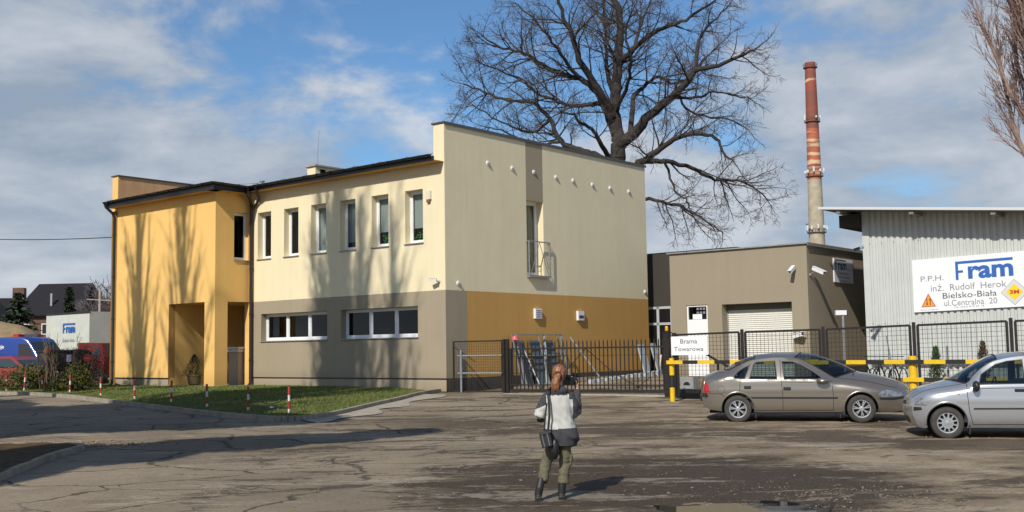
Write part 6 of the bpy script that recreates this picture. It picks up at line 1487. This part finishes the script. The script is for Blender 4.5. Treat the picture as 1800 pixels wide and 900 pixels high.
SH = [   # groups of shadow patches on the road (x, y, rx, ry): far band, near band
 ('wide unseen pine added to shade the kerb left of the street', [(-5.9, 26.0, 2.0, .9), (-7.6, 26.0, 2.4, 1.8), (-9.8, 26.8, 2.8, 3.0), (-8.4, 28.4, 2.2, 1.6), (-10.6, 30.4, 2.0, 1.6)]),
 ('tall unseen pine added to shade the far left kerb', [(-12.2, 27.5, 2.4, 3.2), (-14.5, 29.0, 2.4, 3.6), (-12.0, 31.4, 1.8, 1.5), (-12.0, 24.6, 2.0, 1.6), (-17, 32, 2.5, 3.5), (-14.2, 25.5, 2.2, 2.4)]),
 ('low unseen pine added to shade the traffic island', [(-4.2, 21.7, 1.6, .55), (-5.8, 20.9, 1.6, 1.0), (-7.2, 19.6, 1.6, 1.4), (-8.4, 18.4, 1.5, 1.5), (-8.8, 16.6, 1.6, 1.6), (-10.5, 17.5, 1.6, 2.2), (-2.6, 22.6, 1.0, .3)])]
for i, (lab, sp_) in enumerate(SH):
    R_ = random.Random(30+i); h0 = HC+i*.6; bl = []
    for (x, y, rx, ry) in sp_: u = up_from(x, y, h0); bl.append((u[0], u[1], u[2], rx, ry, .8))
    cx = min(b_[0] for b_ in bl)-.5; cy = sum(b_[1] for b_ in bl)/len(bl); T = thing('shade_pine', lab, 'tree', (cx, cy, G(cx, cy)), 0, 'unseen pines added to shade the street'); OFF[T.name] = (cx, cy, G(cx, cy))
    mb = MB(); mb.tube([(cx, cy, 0), (cx+.1, cy, 6), (cx+.5, cy, h0+.5)], [.28, .22, .12], 10)
    for b_ in bl: mb.tube([(cx+.3, cy, h0-2), (b_[0], b_[1], b_[2]-.2)], [.10, .04], 6)
    mb.build('trunk', bark, T, smooth=True)
    mb = MB(); leafcrown(mb, bl, 15000*len(bl)//1, .20, R_); mb.build('crown', pine, T, fix=False)
# ---------------------------------------------------------------- chimney far behind
T = thing('factory_chimney', 'very tall red and white banded factory chimney with antenna rings', 'chimney', (93.2, 330, .9))
mb = MB(); prof = [(2.95, 0), (2.45, 30), (2.1, 52), (1.58, 88)]
def rad_at(h): return interp([(b_, a_) for a_, b_ in prof], h)
mb.lathe([(rad_at(h), h) for h in [i*2 for i in range(26)]+[51.5]], 28); mb.build('shaft', mat('pale brick', (0.43, 0.37, 0.27), 0.9, var=.3, vscale=.5), T, smooth=True)
mb = MB(); hs = [51.5+i*(36.5/26) for i in range(27)]
mb.lathe([(rad_at(h)+.02, h) for h in hs]+[(1.3, 88), (1.3, 86)], 28)
def bandmat():
    m = bpy.data.materials.new('flaking red white bands'); m.use_nodes = True; nt = m.node_tree; b = nt.nodes['Principled BSDF']; L = nt.links.new; b.inputs['Roughness'].default_value = .8
    t = nt.nodes.new('ShaderNodeTexCoord'); sp = nt.nodes.new('ShaderNodeSeparateXYZ'); L(t.outputs['Object'], sp.inputs[0])
    mp = nt.nodes.new('ShaderNodeMapping'); mp.inputs['Scale'].default_value = (.25, .25, .9); L(t.outputs['Object'], mp.inputs[0])
    n = nt.nodes.new('ShaderNodeTexNoise'); n.inputs['Scale'].default_value = 1.0; n.inputs['Detail'].default_value = 6; L(mp.outputs[0], n.inputs['Vector'])
    rp = nt.nodes.new('ShaderNodeValToRGB'); mr = nt.nodes.new('ShaderNodeMapRange'); L(sp.outputs[2], mr.inputs[0]); mr.inputs[1].default_value = 51.5; mr.inputs[2].default_value = 88
    ad = nt.nodes.new('ShaderNodeMath'); ad.operation = 'MULTIPLY_ADD'; L(n.outputs[0], ad.inputs[0]); ad.inputs[1].default_value = .055; L(mr.outputs[0], ad.inputs[2]); L(ad.outputs[0], rp.inputs[0])
    red, red2, wh, brn = (.32, .07, .045, 1), (.42, .12, .06, 1), (.62, .42, .25, 1), (.22, .07, .05, 1)
    cr = rp.color_ramp; cr.interpolation = 'CONSTANT'
    st = [(0, red2), (.07, wh), (.09, red2), (.115, wh), (.135, red), (.16, wh), (.185, red2), (.23, wh), (.26, red2), (.30, wh), (.335, red), (.345, wh), (.37, red2), (.42, wh), (.425, red2), (.46, brn), (.52, red), (.54, brn), (.62, red), (.635, brn), (.78, red), (.86, wh), (.885, brn), (.95, red)]
    cr.elements[0].position = 0; cr.elements[0].color = st[0][1]; cr.elements[1].position = 1; cr.elements[1].color = red
    for p_, c_ in st[1:]: e = cr.elements.new(p_); e.color = c_
    mx = nt.nodes.new('ShaderNodeMix'); mx.data_type = 'RGBA'; n2 = nt.nodes.new('ShaderNodeTexNoise'); n2.inputs['Scale'].default_value = .8; n2.inputs['Detail'].default_value = 7; L(mp.outputs[0], n2.inputs['Vector'])
    m2 = nt.nodes.new('ShaderNodeMapRange'); L(n2.outputs[0], m2.inputs[0]); m2.inputs[1].default_value = .5; m2.inputs[2].default_value = .62; m2.inputs[4].default_value = .6; L(m2.outputs[0], mx.inputs[0]); L(rp.outputs[0], mx.inputs[6]); mx.inputs[7].default_value = brn; L(mx.outputs[2], b.inputs['Base Color'])
    return m
mb.build('banded_top', bandmat(), T, smooth=True)
for h in (35.2, 52.5, 69.5, 86.5):
    mb = MB(); r_ = rad_at(h); mb.lathe([(r_, h-.25), (r_+.55, h-.15), (r_+.55, h), (r_, h)], 28); ri = r_+.5
    mb.tube([(ri*cos(2*pi*i/24), ri*sin(2*pi*i/24), h+1.0) for i in range(25)], .06, 4, caps=False)
    for i in range(16): mb.bar((ri*cos(2*pi*i/16), ri*sin(2*pi*i/16), h), (ri*cos(2*pi*i/16), ri*sin(2*pi*i/16), h+1), .07)
    mb.build('platform', mat('rusty platform', (.12, .09, .07), .8), T)
rr = random.Random(2)
for h, k in ((36.2, 10), (53.8, 9), (70.3, 4)):
    for i in range(k):
        t = 2*pi*i/k+.2; r_ = rad_at(h)+.75; mb = MB(); mb.box(r_*cos(t)-.22, r_*cos(t)+.22, r_*sin(t)-.2, r_*sin(t)+.2, h+rr.uniform(-.5, .1), h+rr.uniform(.5, 1.3)); mb.build('antenna', M['whp'], T)
mb = MB(); mb.lathe([(.1, 0), (.7, .3), (.75, .35), (0, .4)], 18, (-3.4, -2.2, 37.3)); mb.cyl((-3.4, -2.2, 36.4), (-2.3, -1.5, 36.4), .12, n=6); mb.box(-3.6, -3.2, -2.4, -2.0, 35.6, 37.3); mb.build('antenna', M['whp'], T)
mb = MB(); mb.bar((.2, -2.4, 20), (.15, -1.5, 88), .12, .5); mb.build('ladder', mat('ladder rust', (.16, .12, .09), .8), T)
# ---------------------------------------------------------------- left: vehicles and the yard beyond the street
def van():
    T = thing('blue_van', 'blue high roof van with white lettering and a light bar', 'van', (-22.4, 50.0, .5), radians(-14)); P = mat('blue paint', (.012, .045, .26), .35, coat=.5)
    # x along, front at +x; drawn in side view then given width
    prof = [(-2.6, .35), (-2.65, 1.0), (-2.5, 2.05), (-2.35, 2.28), (.55, 2.28), (.85, 2.15), (1.45, 1.35), (2.25, 1.05), (2.4, .85), (2.42, .35)]
    mb = MB(); n = 9; ws = [(-1, .0), (-.96, .06), (-.8, .10), (0, .13), (.8, .10), (.96, .06), (1, 0)]
    cx, cz = -.2, 1.0; V = []
    for t, rnd_ in ((-1, .93), (-.985, .97), (-.93, 1.0), (.93, 1.0), (.985, .97), (1, .93)):
        V.append([(cx+(x-cx)*rnd_, t*.92, cz+(z-cz)*rnd_) for x, z in prof])
    k = len(prof)
    for i in range(len(V)-1):
        for j in range(k): mb.quad(V[i][j], V[i][(j+1) % k], V[i+1][(j+1) % k], V[i+1][j])
    mb.add(V[0], [tuple(range(k))]); mb.add(V[-1], [tuple(range(k))])
    mb.build('body', P, T, smooth=True, sharp=40)
    for sg in (-1, 1):
        mb = MB(); y = sg*.925; mb.add([(.35, y, 1.32), (1.25, y, 1.32), (.85, y, 1.95), (.35, y, 1.98)], [(0, 1, 2, 3)]); mb.build('side_window', CM['seat'], T, fix=False)
    mb = MB(); mb.quad((.93, -.84, 2.06), (.93, .84, 2.06), (1.47, .86, 1.37), (1.47, -.86, 1.37)); mb.build('windscreen', mat('dark screen', (.03, .035, .03), .08), T, fix=False)
    for x in (-1.7, 1.65):
        for sg in (-1, 1): mb = MB(); mb.cyl((x, sg*.72, .33), (x, sg*.94, .33), .33, n=24); w = mb.build('wheel', CM['rubber'], T, smooth=True); mb = MB(); mb.cyl((x, sg*.945, .33), (x, sg*.95, .33), .19, n=18); mb.build('rim', CM['hub'], w)
    mb = MB(); mb.box(.0, .28, -.85, -.45, 2.30, 2.42, 0); mb.box(.0, .28, -.45, .45, 2.30, 2.43, 1); mb.box(.0, .28, .45, .85, 2.30, 2.42, 0); mb.build('light_bar', [mat('red lens', (.5, .02, .02), .3), M['whp']], T)
    f = lambda u, v, d: (u, -.93-d, v)
    for s_, u0, u1, v0, v1 in (('FRAM', -2.2, -1.5, 1.75, 1.98), ('wykonuje', -1.35, -.4, 1.72, 1.95), ('znaki', -2.25, -1.7, 1.32, 1.46), ('drogowe', -1.5, -.7, 1.30, 1.44), ('i reklamy', -2.2, -1.6, 1.02, 1.16), ('3M', -1.2, -.8, 1.0, 1.14)): text(s_, 'lettering', M['signw'], T, f, u0, u1, v0, v1, bold=.02)
    return T
van()
T = thing('red_car', 'small red car in front of the blue van', 'car', (-21.5, 47.0, .5), radians(-12)); rp = mat('red car paint', (.28, .03, .02), .35, coat=.6)
prof = [(-1.7, .25), (-1.75, .75), (-1.55, .95), (-1.05, 1.38), (-.8, 1.42), (.35, 1.42), (1.0, .95), (1.6, .82), (1.75, .65), (1.75, .25)]
mb = MB(); V = []
for t, s_, tz in ((-1, 1, .78), (-.97, 1, .9), (.97, 1, .9), (1, 1, .78)):
    V.append([(x, t*(.80 if z < 1 else .66), z) for x, z in prof])
k = len(prof)
for i in range(3):
    for j in range(k): mb.quad(V[i][j], V[i][(j+1) % k], V[i+1][(j+1) % k], V[i+1][j])
mb.add(V[0], [tuple(range(k))]); mb.add(V[-1], [tuple(range(k))]); mb.build('body', rp, T, smooth=True, sharp=30)
for sg in (-1, 1):
    yy = lambda z: sg*(.805-.14*max(0, (z-.95)/.45)*1.0)
    for poly in ([(-1.2, 1.0), (-.95, 1.32), (-.32, 1.34), (-.3, .98)], [(-.22, .98), (-.22, 1.34), (.28, 1.33), (.82, .98)]): mb = MB(); mb.add([(x, yy(z), z) for x, z in poly], [(0, 1, 2, 3)]); mb.build('side_window', mat('dark side window', (.04, .055, .06), .06), T, fix=False)
    for x in (-1.15, 1.15): mb = MB(); mb.cyl((x, sg*.62, .28), (x, sg*.82, .28), .28, n=22); w = mb.build('wheel', CM['rubber'], T, smooth=True); mb = MB(); mb.cyl((x, sg*.825, .28), (x, sg*.83, .28), .17, n=16); mb.build('rim', CM['hub'], w)
mb = MB(); mb.quad((.37, -.62, 1.40), (.37, .62, 1.40), (.99, .74, .97), (.99, -.74, .97)); mb.build('windscreen', mat('dark screen b', (.04, .05, .05), .06), T, fix=False)
# black container with notices
T = thing('black_container', 'black steel container with red corner caps behind the low conifers', 'container', (-17.6, 43.2, .45), radians(40))
mb = MB(); mb.box(-.85, .85, 0, 1.3, .15, 1.65)
for k in range(6): mb.box(-.8+k*.29, -.70+k*.29, -.03, 0, .2, 1.6)
mb.box(-.9, .9, -.05, 1.35, 1.62, 1.69); mb.box(-.8, -.6, .1, .4, 0, .15); mb.box(.6, .8, .1, .4, 0, .15); mb.build('shell', mat('black container paint', (.012, .012, .014), .55), T)
mb = MB()
for x in (-.85, .85): mb.box(x-.09, x+.09, -.08, .1, 1.60, 1.74)
mb.build('corner_cap', M['redp'], T)
f = lambda u, v, d: (u, -.035-d, v)
mb = MB(); mb.box(-.12, .06, -.045, -.034, 1.22, 1.5); mb.build('notice', mat('blue white notice', (.30, .36, .55), .6), T)
text('T', 'lettering', M['signw'], T, f, -.55, -.42, .62, .86, bold=.02)
T = thing('round_sign', 'small round red sign on a thin post by the black container', 'sign', (-16.5, 42.2, .45)); mb = MB(); mb.cyl((0, 0, 0), (0, 0, 1.5), .02, n=8); mb.build('post', M['black'], T); mb = MB(); mb.cyl((0, -.03, 1.35), (0, -.02, 1.35), .16, n=24); mb.build('disc', mat('sign red', (.55, .03, .02), .5), T); mb = MB(); mb.box(-.09, .09, -.035, -.031, 1.33, 1.37); mb.build('mark', mat('faded orange', (.7, .2, .1), .5), T)
# lorry with tilt body seen over the container, second cab at the right
T = thing('lorry', 'lorry with big off white tarpaulin box lettered Fram', 'lorry', (-21.9, 56.2, .5), TH)
tarp = mat('off white tarpaulin', (.56, .57, .50), .6, var=.12, vscale=1.5, bump=.3, bscale=3)
mb = MB(); w, l = 4.5, 6.0
mb.box(-w, 0, 0, l, 1.1, 3.68); mb.build('tarpaulin_box', tarp, T)
mb = MB(); mb.box(-w-.02, .02, -.02, l, 1.0, 1.1); mb.box(-w-.02, .02, -.03, .0, 3.60, 3.70); mb.box(-3.0, -.4, .3, l-.5, .55, 1.0); mb.build('chassis', CM['trim'], T)
for a in (-3.7, -.7):
    for b in (.9, 4.6): mb = MB(); mb.cyl((a-.15, b, .48), (a+.15, b, .48), .48, n=22); mb.build('wheel', CM['rubber'], T, smooth=True)
f = lambda u, v, d: (u-.45, -.03-d, v)
mb = MB(); mb.quad(f(-2.2, 3.05, .01), f(-.95, 3.05, .01), f(-.95, 3.13, .01), f(-2.2, 3.13, .01)); mb.quad(f(-2.2, 2.62, .01), f(-2.1, 2.62, .01), f(-2.1, 3.05, .01), f(-2.2, 3.05, .01)); mb.quad(f(-2.1, 2.82, .01), f(-1.95, 2.82, .01), f(-1.95, 2.9, .01), f(-2.1, 2.9, .01)); mb.build('logo_lettering', M['blue'], T, fix=False)
text('ram', 'lettering', M['blue'], T, f, -1.87, -.95, 2.62, 2.95, .01, .04); text('Bielsko-Biała', 'lettering', M['inkgrey'], T, f, -2.2, -1.0, 2.15, 2.32, .01, .01); text('0-33 818 62 18', 'lettering', M['inkgrey'], T, f, -2.35, -.85, 1.68, 1.82, .01)
f = lambda u, v, d: (.005+d, u, v)
mb = MB(); mb.quad(f(1.2, 3.05, .01), f(4.0, 3.05, .01), f(4.0, 3.15, .01), f(1.2, 3.15, .01)); mb.quad(f(1.2, 2.5, .01), f(1.4, 2.5, .01), f(1.4, 3.05, .01), f(1.2, 3.05, .01)); mb.quad(f(1.4, 2.75, .01), f(1.7, 2.75, .01), f(1.7, 2.85, .01), f(1.4, 2.85, .01)); mb.build('logo_lettering', M['blue'], T, fix=False)
text('ram', 'lettering', M['blue'], T, f, 1.85, 4.0, 2.5, 2.92, .01, .04); text('Bielsko-Biała', 'lettering', M['inkgrey'], T, f, 1.3, 4.0, 2.1, 2.3, .01, .01); text('Tel. (033) 818 62 18', 'lettering', M['inkgrey'], T, f, .8, 4.6, 1.65, 1.88, .01, .01)
T = thing('red_lorry_cab', 'dark red lorry cab peeping out left of the office downpipe', 'lorry', (-18.7, 50.3, .5), radians(-35))
mb = MB(); mb.prism([(-1, .4), (1, .4), (1, 1.3), (.75, 1.95), (-1, 2.0)], lambda u, v, d: (u, -.9+d, v), 1.8); mb.build('cab', mat('dark red cab', (.16, .02, .02), .4), T); mb = MB(); mb.quad((1.01, -.75, 1.32), (1.01, .75, 1.32), (.78, .7, 1.9), (.78, -.7, 1.9)); mb.quad((-.3, -.905, 1.3), (.7, -.905, 1.3), (.6, -.905, 1.8), (-.3, -.905, 1.82)); mb.build('window', CM['seat'], T, fix=False)
for x in (-.6, .6): mb = MB(); mb.cyl((x, -.95, .42), (x, -.7, .42), .42, n=20); mb.build('wheel', CM['rubber'], T, smooth=True)
# bushes
def bush(name, label, loc, blobs, n, size, m_, seed, stems=True, cat='shrub', group=None):
    T = thing(name, label, cat, loc, 0, group); R_ = random.Random(seed); mb = MB()
    if stems:
        for _ in range(14): a = R_.uniform(0, 6.28); mb.tube([(0, 0, 0), (cos(a)*.25, sin(a)*.25, .4), (cos(a)*.5, sin(a)*.5, .8)], [.02, .012, .006], 5)
        mb.build('stems', M['wood'], T)
    mb = MB(); leafcrown(mb, blobs, n, size, R_); mb.build('foliage', m_, T, fix=False); return T
jun = mat('golden juniper', (.125, .115, .025), .8, var=.6, vscale=2.2, dirt=(.035, .05, .012)); dk = mat('dark hedge leaf', (.03, .04, .02), .8, var=.5, vscale=2); brnh = mat('brown winter hedge', (.075, .05, .045), .9, var=.5, vscale=3)
bush('juniper_bush', 'yellow green juniper bush in front of the black container', (-16.4, 40.4, .5), [(.1, 0, .45, .75, .6, .45), (.2, .1, .75, .5, .45, .45), (-.4, 0, .25, .6, .5, .3)], 5200, .075, jun, 1)
bush('juniper_bush', 'dark yellow green juniper bush below the red car', (-19.2, 42.8, .5), [(0, 0, .5, 1.15, .8, .55), (.3, 0, .75, .6, .6, .4)], 4500, .075, jun, 2)
bush('clipped_bush', 'dark bush at the left picture edge', (-21.3, 43.5, .5), [(0, 0, .5, .8, .8, .6)], 3000, .07, dk, 3)
bush('winter_hedge', 'brown leafless hedge between container and office downpipe', (-17.1, 43.6, .5), [(-.8, 0, .8, .8, .7, .9), (-.1, .2, .9, .6, .7, .95), (.35, .5, .9, .35, .5, .9)], 9000, .05, brnh, 4)
T = thing('bare_shrub', 'leafless shrub before the tarpaulin lorry', 'shrub', (-17.6, 42.5, .5)); R_ = random.Random(6); ms = [MB(), MB()]
Pb = dict(seg=[.2, .3, .4, .5], wig=[.12, .12, .1, .1], up=[.1, .1, .1, .1], rmin=.006, n=[3, 3, 4, 5], cnt=[0, 3, 2.2, 1], ratio=[0, .5, .5, .5], lmin=[.25, .4, .5, 1], lmax=[.6, 1, 2, 3], ang=[(.3, .6), (.3, .6), (.3, .6), (.3, .6)], slim=.012)
for _ in range(16): a = R_.uniform(0, 6.28); branch(ms, Vector((R_.uniform(-.9, .9), R_.uniform(-.3, .3), 0)), Vector((cos(a)*.3, sin(a)*.3, 1)).normalized(), R_.uniform(1.3, 2.1), .018, 2, R_, Pb)
ms[0].build('stems', M['wood'], T, fix=False); ms[1].build('twigs', M['wood'], T, fix=False)
# earth heap
T = thing('earth_heap', 'heap of ochre earth and dry grass behind the blue van', 'heap', (-33, 70, .6)); mb = MB(); n = 40
for j in range(n+1):
    for i in range(n+1):
        x, y = -9+18*i/n, -6+12*j/n; r_ = sqrt((x/8.5)**2+(y/5.5)**2); h = 3.7*sstep(1-r_)*(1-.15*sstep((x-1)/4))+.35*noise.noise(Vector((x*.6, y*.6, 1)))*(r_ < 1)
        mb.v.append((x, y, h-.1))
mb.f = [(j*(n+1)+i, j*(n+1)+i+1, (j+1)*(n+1)+i+1, (j+1)*(n+1)+i) for j in range(n) for i in range(n)]; mb.m = [0]*len(mb.f)
mb.build('earth', mat('ochre earth', (.30, .215, .11), .95, var=.45, vscale=.9, bump=.8, bscale=4), T, smooth=True, sharp=0)
# houses
def house(label, loc, rz_, Lx, Ly, hw, hr, roof, wallm, hip=0.0, extra=None, name='house'):
    T = thing(name, label, 'house', loc, rz_); mb = MB(); mb.box(-Lx/2, Lx/2, -Ly/2, Ly/2, 0, hw); mb.add([(-Lx/2, -Ly/2, hw), (-Lx/2, Ly/2, hw), (-Lx/2, 0, hr)], [(0, 1, 2)]) if not hip else None
    if not hip: mb.add([(Lx/2, -Ly/2, hw), (Lx/2, Ly/2, hw), (Lx/2, 0, hr)], [(0, 1, 2)])
    mb.build('wall', wallm, T, fix=False)
    o_ = .5; s_ = (hr-hw)/(Ly/2); ze = hw-s_*o_; mb = MB(); xr = Lx/2+o_-hip
    for sg in (-1, 1):
        mb.add([(-Lx/2-o_, sg*(Ly/2+o_), ze), (Lx/2+o_, sg*(Ly/2+o_), ze), (xr, 0, hr), (-xr, 0, hr), (-Lx/2-o_, sg*(Ly/2+o_), ze+.2), (Lx/2+o_, sg*(Ly/2+o_), ze+.2), (xr, 0, hr+.2), (-xr, 0, hr+.2)], [(0, 1, 2, 3), (4, 5, 6, 7), (0, 1, 5, 4), (1, 2, 6, 5), (0, 3, 7, 4)])
    if hip:
        for sg in (-1, 1): mb.add([(sg*(Lx/2+o_), -(Ly/2+o_), ze+.2), (sg*(Lx/2+o_), Ly/2+o_, ze+.2), (sg*xr, 0, hr+.2)], [(0, 1, 2)])
    rf = mb.build('roof', roof, T, fix=False); return T, rf
rt = mat('black roof tiles', (.010, .008, .011), .9, var=.2, vscale=1); bw = mat('old red brick', (.17, .085, .06), .9, var=.35, vscale=2); gw_ = mat('grey render', (.16, .15, .13), .9, var=.2, vscale=1)
T, rf = house('brick house under a big black hipped roof', (-54.8, 133, .9), radians(-4), 7.6, 8.4, 6.2, 9.7, rt, bw, hip=.9)
mb = MB(); mb.box(-.12, .12, -3.6, -3.35, 7.0, 8.5); mb.build('chimney', M['sill'], rf)
for x in (-3.3, -.8, 2.0): mb = MB(); mb.box(x, x+1.0, -4.22, -4.20, 3.6, 4.9); f_ = mb.build('window', M['white'], T); mb = MB(); mb.box(x+.1, x+.9, -4.23, -4.221, 3.7, 4.8); mb.build('pane', M['dark'], f_)
mb = MB(); mb.box(-4.2, -3.1, -4.6, -4.21, 5.4, 5.6); mb.box(3.0, 3.79, -4.4, -4.21, 5.4, 5.9); mb.build('balcony', M['whp'], T)
T, rf = house('grey gable house at the left picture edge with one small window', (-56.5, 108, .9), radians(70), 9, 9.5, 4.0, 8.3, rt, gw_)
mb = MB(); mb.box(2.0, 2.7, -1.2, -.4, 7.0, 9.0); mb.build('chimney', bw, rf)
mb = MB(); mb.box(-4.53, -4.51, -2.0, -.9, 3.1, 4.1); f_ = mb.build('window', M['white'], T); mb = MB(); mb.box(-4.54, -4.531, -1.85, -1.05, 3.2, 4.0); mb.build('pane', M['dark'], f_)
T, rf = house('dark roofed low house part hidden between the grey house and brick house', (-66, 140, .9), radians(10), 9, 8, 4.5, 8.4, rt, gw_)
mb = MB(); mb.box(1.5, 2.9, -.6, .6, 8.0, 9.9); mb.build('chimney', bw, rf)
# spruces
def spruce(label, loc, H, Rb, seed):
    T = thing('spruce_tree', label, 'tree', loc); R_ = random.Random(seed); mb = MB(); mb.cyl((0, 0, 0), (0, 0, H), .16, .02, n=8); mb.build('trunk', bark, T); mb = MB(); lv = int(H/.42)
    for i in range(lv):
        z = .5+i*.42; rb = Rb*(1-z/H)**.9
        for k in range(int(22+rb*14)):
            a = R_.uniform(0, 6.28); r_ = rb*R_.uniform(.7, 1.1)
            for q_ in range(6):
                t = (q_+R_.random())/6; c = Vector((cos(a)*r_*t, sin(a)*r_*t, z-.25*r_*t+R_.uniform(-.1, .1))); s_ = .42*(1.1-.4*t)
                for _ in range(1): u = Vector((cos(a)+R_.gauss(0, .5), sin(a)+R_.gauss(0, .5), R_.gauss(-.3, .3))).normalized()*s_; w = Vector((-sin(a), cos(a), R_.gauss(0, .6))).normalized()*s_*.4; mb.add([c-w, c+w, c+u], [(0, 1, 2)])
    mb.build('crown', pine, T, fix=False)
spruce('dark spruce standing before the brick house', (-34.6, 76, .7), 5.8, 3.4, 1)
spruce('short dark spruce right of the taller spruce', (-32.0, 77, .7), 3.6, 1.5, 2)
spruce('slim spruce in front of the right half of the black roof', (-37.6, 92, .8), 7.0, 1.3, 3)
# far bare trees as a low wood, pole and wires
far = mat('far bare wood', (.13, .10, .10), .95)
R_ = random.Random(9)
Pf = dict(seg=[.5, .7, 1, 1], wig=[.14, .14, .12, .1], up=[.06, .06, .06, .05], rmin=.022, n=[3, 3, 4, 5], cnt=[0, 1.8, 1.3, 1], ratio=[0, .5, .5, .5], lmin=[.5, .8, 1, 2], lmax=[1.4, 2.6, 4, 5], ang=[(.35, .8), (.35, .8), (.35, .75), (.4, .8)], slim=.02)
lab_ = ['left of the lamp pole', 'just behind the lamp pole', 'right of the lamp pole', 'closest to the office downpipe', 'low and wide behind the lamp pole']
for i, (px_a, H, D_) in enumerate(((160, 6.5, 120), (172, 7.5, 118), (186, 10.0, 122), (197, 8.5, 116), (181, 6.0, 112))):
    w0 = img(px_a, 600, D_); T = thing('bare_tree', 'distant bare tree '+lab_[i], 'tree', (w0.x, D_, .9), 0, 'distant bare trees'); ms = [MB(), MB()]
    ms[0].tube([(0, 0, 0), (.1, 0, H*.4), (0, .1, H*.85)], [.18, .13, .03], 6, caps=False)
    for k in range(16): t = R_.uniform(.25, .85); a = R_.uniform(0, 6.28); branch(ms, Vector((0, 0, H*t)), Vector((cos(a)*.7, sin(a)*.7, .8)).normalized(), H*(1-t)*.7+.8, .05, 2, R_, Pf)
    ms[0].build('trunk', far, T, fix=False); ms[1].build('crown', far, T, fix=False)
T = thing('hedge_row', 'low dark hedge line far behind the lorry', 'hedge', (-55, 125, .9)); mb = MB(); leafcrown(mb, [(-14+i*3.0, 0, 1.6, 2.2, 1, 1.8+.5*sin(i*2.1)) for i in range(14)], 9000, .35, R_); mb.build('foliage', far, T, fix=False)
T = thing('lamp_pole', 'concrete utility pole with street lamp beside the bare trees', 'pole', (img(175, 560, 100).x, 100, .9)); mb = MB(); mb.tube([(0, 0, 0), (0, 0, 7.2)], [.16, .11], 8); mb.build('pole', M['conc'], T, smooth=True); mb = MB(); mb.bar((-1.2, 0, 6.2), (1.8, 0, 6.0), .10, .08); mb.build('crossarm', M['conc'], T); mb = MB(); mb.tube([(0, 0, 6.8), (.8, 0, 7.4), (1.2, 0, 7.4)], .05, 6); mb.box(1.1, 1.7, -.12, .12, 7.33, 7.47); mb.build('street_lamp', M['steel'], T)
def wire(label, p, q, sag, r_):
    T = thing('overhead_wire', label, 'wire', p); p_, q_ = Vector((0, 0, 0)), Vector(q)-Vector(p); mb = MB(); mb.tube([p_.lerp(q_, t/16)-Vector((0, 0, sag*4*(t/16)*(1-t/16))) for t in range(17)], r_, 4); mb.build('cable', M['black'], T)
wire('single dark wire crossing the sky left of the office', tuple(img(-60, 419, 62)), tuple(BW(-17.5, 6.0, 8.15)), .35, .022)
wire('thin wire running from the lamp pole to the right', (img(175, 560, 100).x, 100, 6.9), (img(240, 520, 105).x, 105, 6.9), .4, .03)
wire('thin wire running from the lamp pole to the brick house', (img(175, 560, 100).x, 100, 6.9), (-51, 132, 7.5), .8, .03)
# ---------------------------------------------------------------- bollards with chain along the lawn
BL = [(-5.63, 27.35), (-6.92, 28.45), (-8.45, 30.1), (-10.15, 32.35), (-11.85, 34.15), (-13.65, 36.1), (-16.1, 39.6), (-17.75, 41.1), (-18.75, 41.8), (-19.7, 42.4)]
bl0 = None; kids = None
where = ['nearest the lawn tip', 'second from the lawn tip', 'third from the lawn tip', 'in front of the porch opening', 'before the left part of the yellow wall', 'by the left office downpipe', 'before the larger juniper bush', 'left of the larger juniper bush', 'before the bush under the red car', 'at the far left picture edge']
hts = [.74, .72, .72, .72, .70, .70, .70, .70, .84, .74]
for i, (x, y) in enumerate(BL):
    z = grass_h(x, y)-.09
    if i == 0:
        bl0 = thing('bollard', '', 'bollard', (x, y, z)); mb = MB(); hz = [0, .22, .46, .64, .88]
        for k in range(4): mb.lathe([(.031, hz[k]), (.031, hz[k+1])], 14, mi=k % 2)
        mb.lathe([(.031, .88), (.027, .895), (0, .90)], 14, mi=1); pst = mb.build('post', [M['whp'], M['redp']], bl0, smooth=True)
        mb = MB(); mb.tube([(.03, 0, .70), (.065, 0, .70), (.075, 0, .67)], .008, 6); eye = mb.build('eye_hook', M['black'], bl0); o = bl0
    else:
        o = bl0.copy(); COL.objects.link(o)
        for s_ in (pst, eye): d = s_.copy(); COL.objects.link(d); d.parent = o
    o.location = (x, y, z); o.rotation_euler = (radians([0, 1, -1, 2, -1, 1, 0, 2, 3, 0][i]), radians([0, -1, 1, 0, 2, -1, 1, -2, 0, 1][i]), i)
    o.scale = (1, 1, hts[i]/.9)
    props(o, 'red and white striped bollard '+where[i], 'bollard', 'striped bollards along the lawn kerb')
T = thing('chain', 'dark chain sagging between the two bollards nearest the lawn tip', 'chain', (BL[0][0], BL[0][1], .3)); mb = MB()
a_, b_ = Vector((0, 0, .55)), Vector((BL[1][0]-BL[0][0], BL[1][1]-BL[0][1], .60)); mb.tube([a_.lerp(b_, t/14)-Vector((0, 0, .28*4*(t/14)*(1-t/14))) for t in range(15)], .012, 5); mb.build('links', M['black'], T)
T = thing('paper_scrap', 'small white scrap of paper on the grass by the bollards', 'litter', (-6.35, 28.6, grass_h(-6.35, 28.6)+.02)); mb = MB(); mb.add([(-.05, 0, 0), (.05, -.02, .01), (.07, .04, .03), (-.03, .05, .05)], [(0, 1, 2, 3)]); mb.build('paper', M['signw'], T, fix=False)
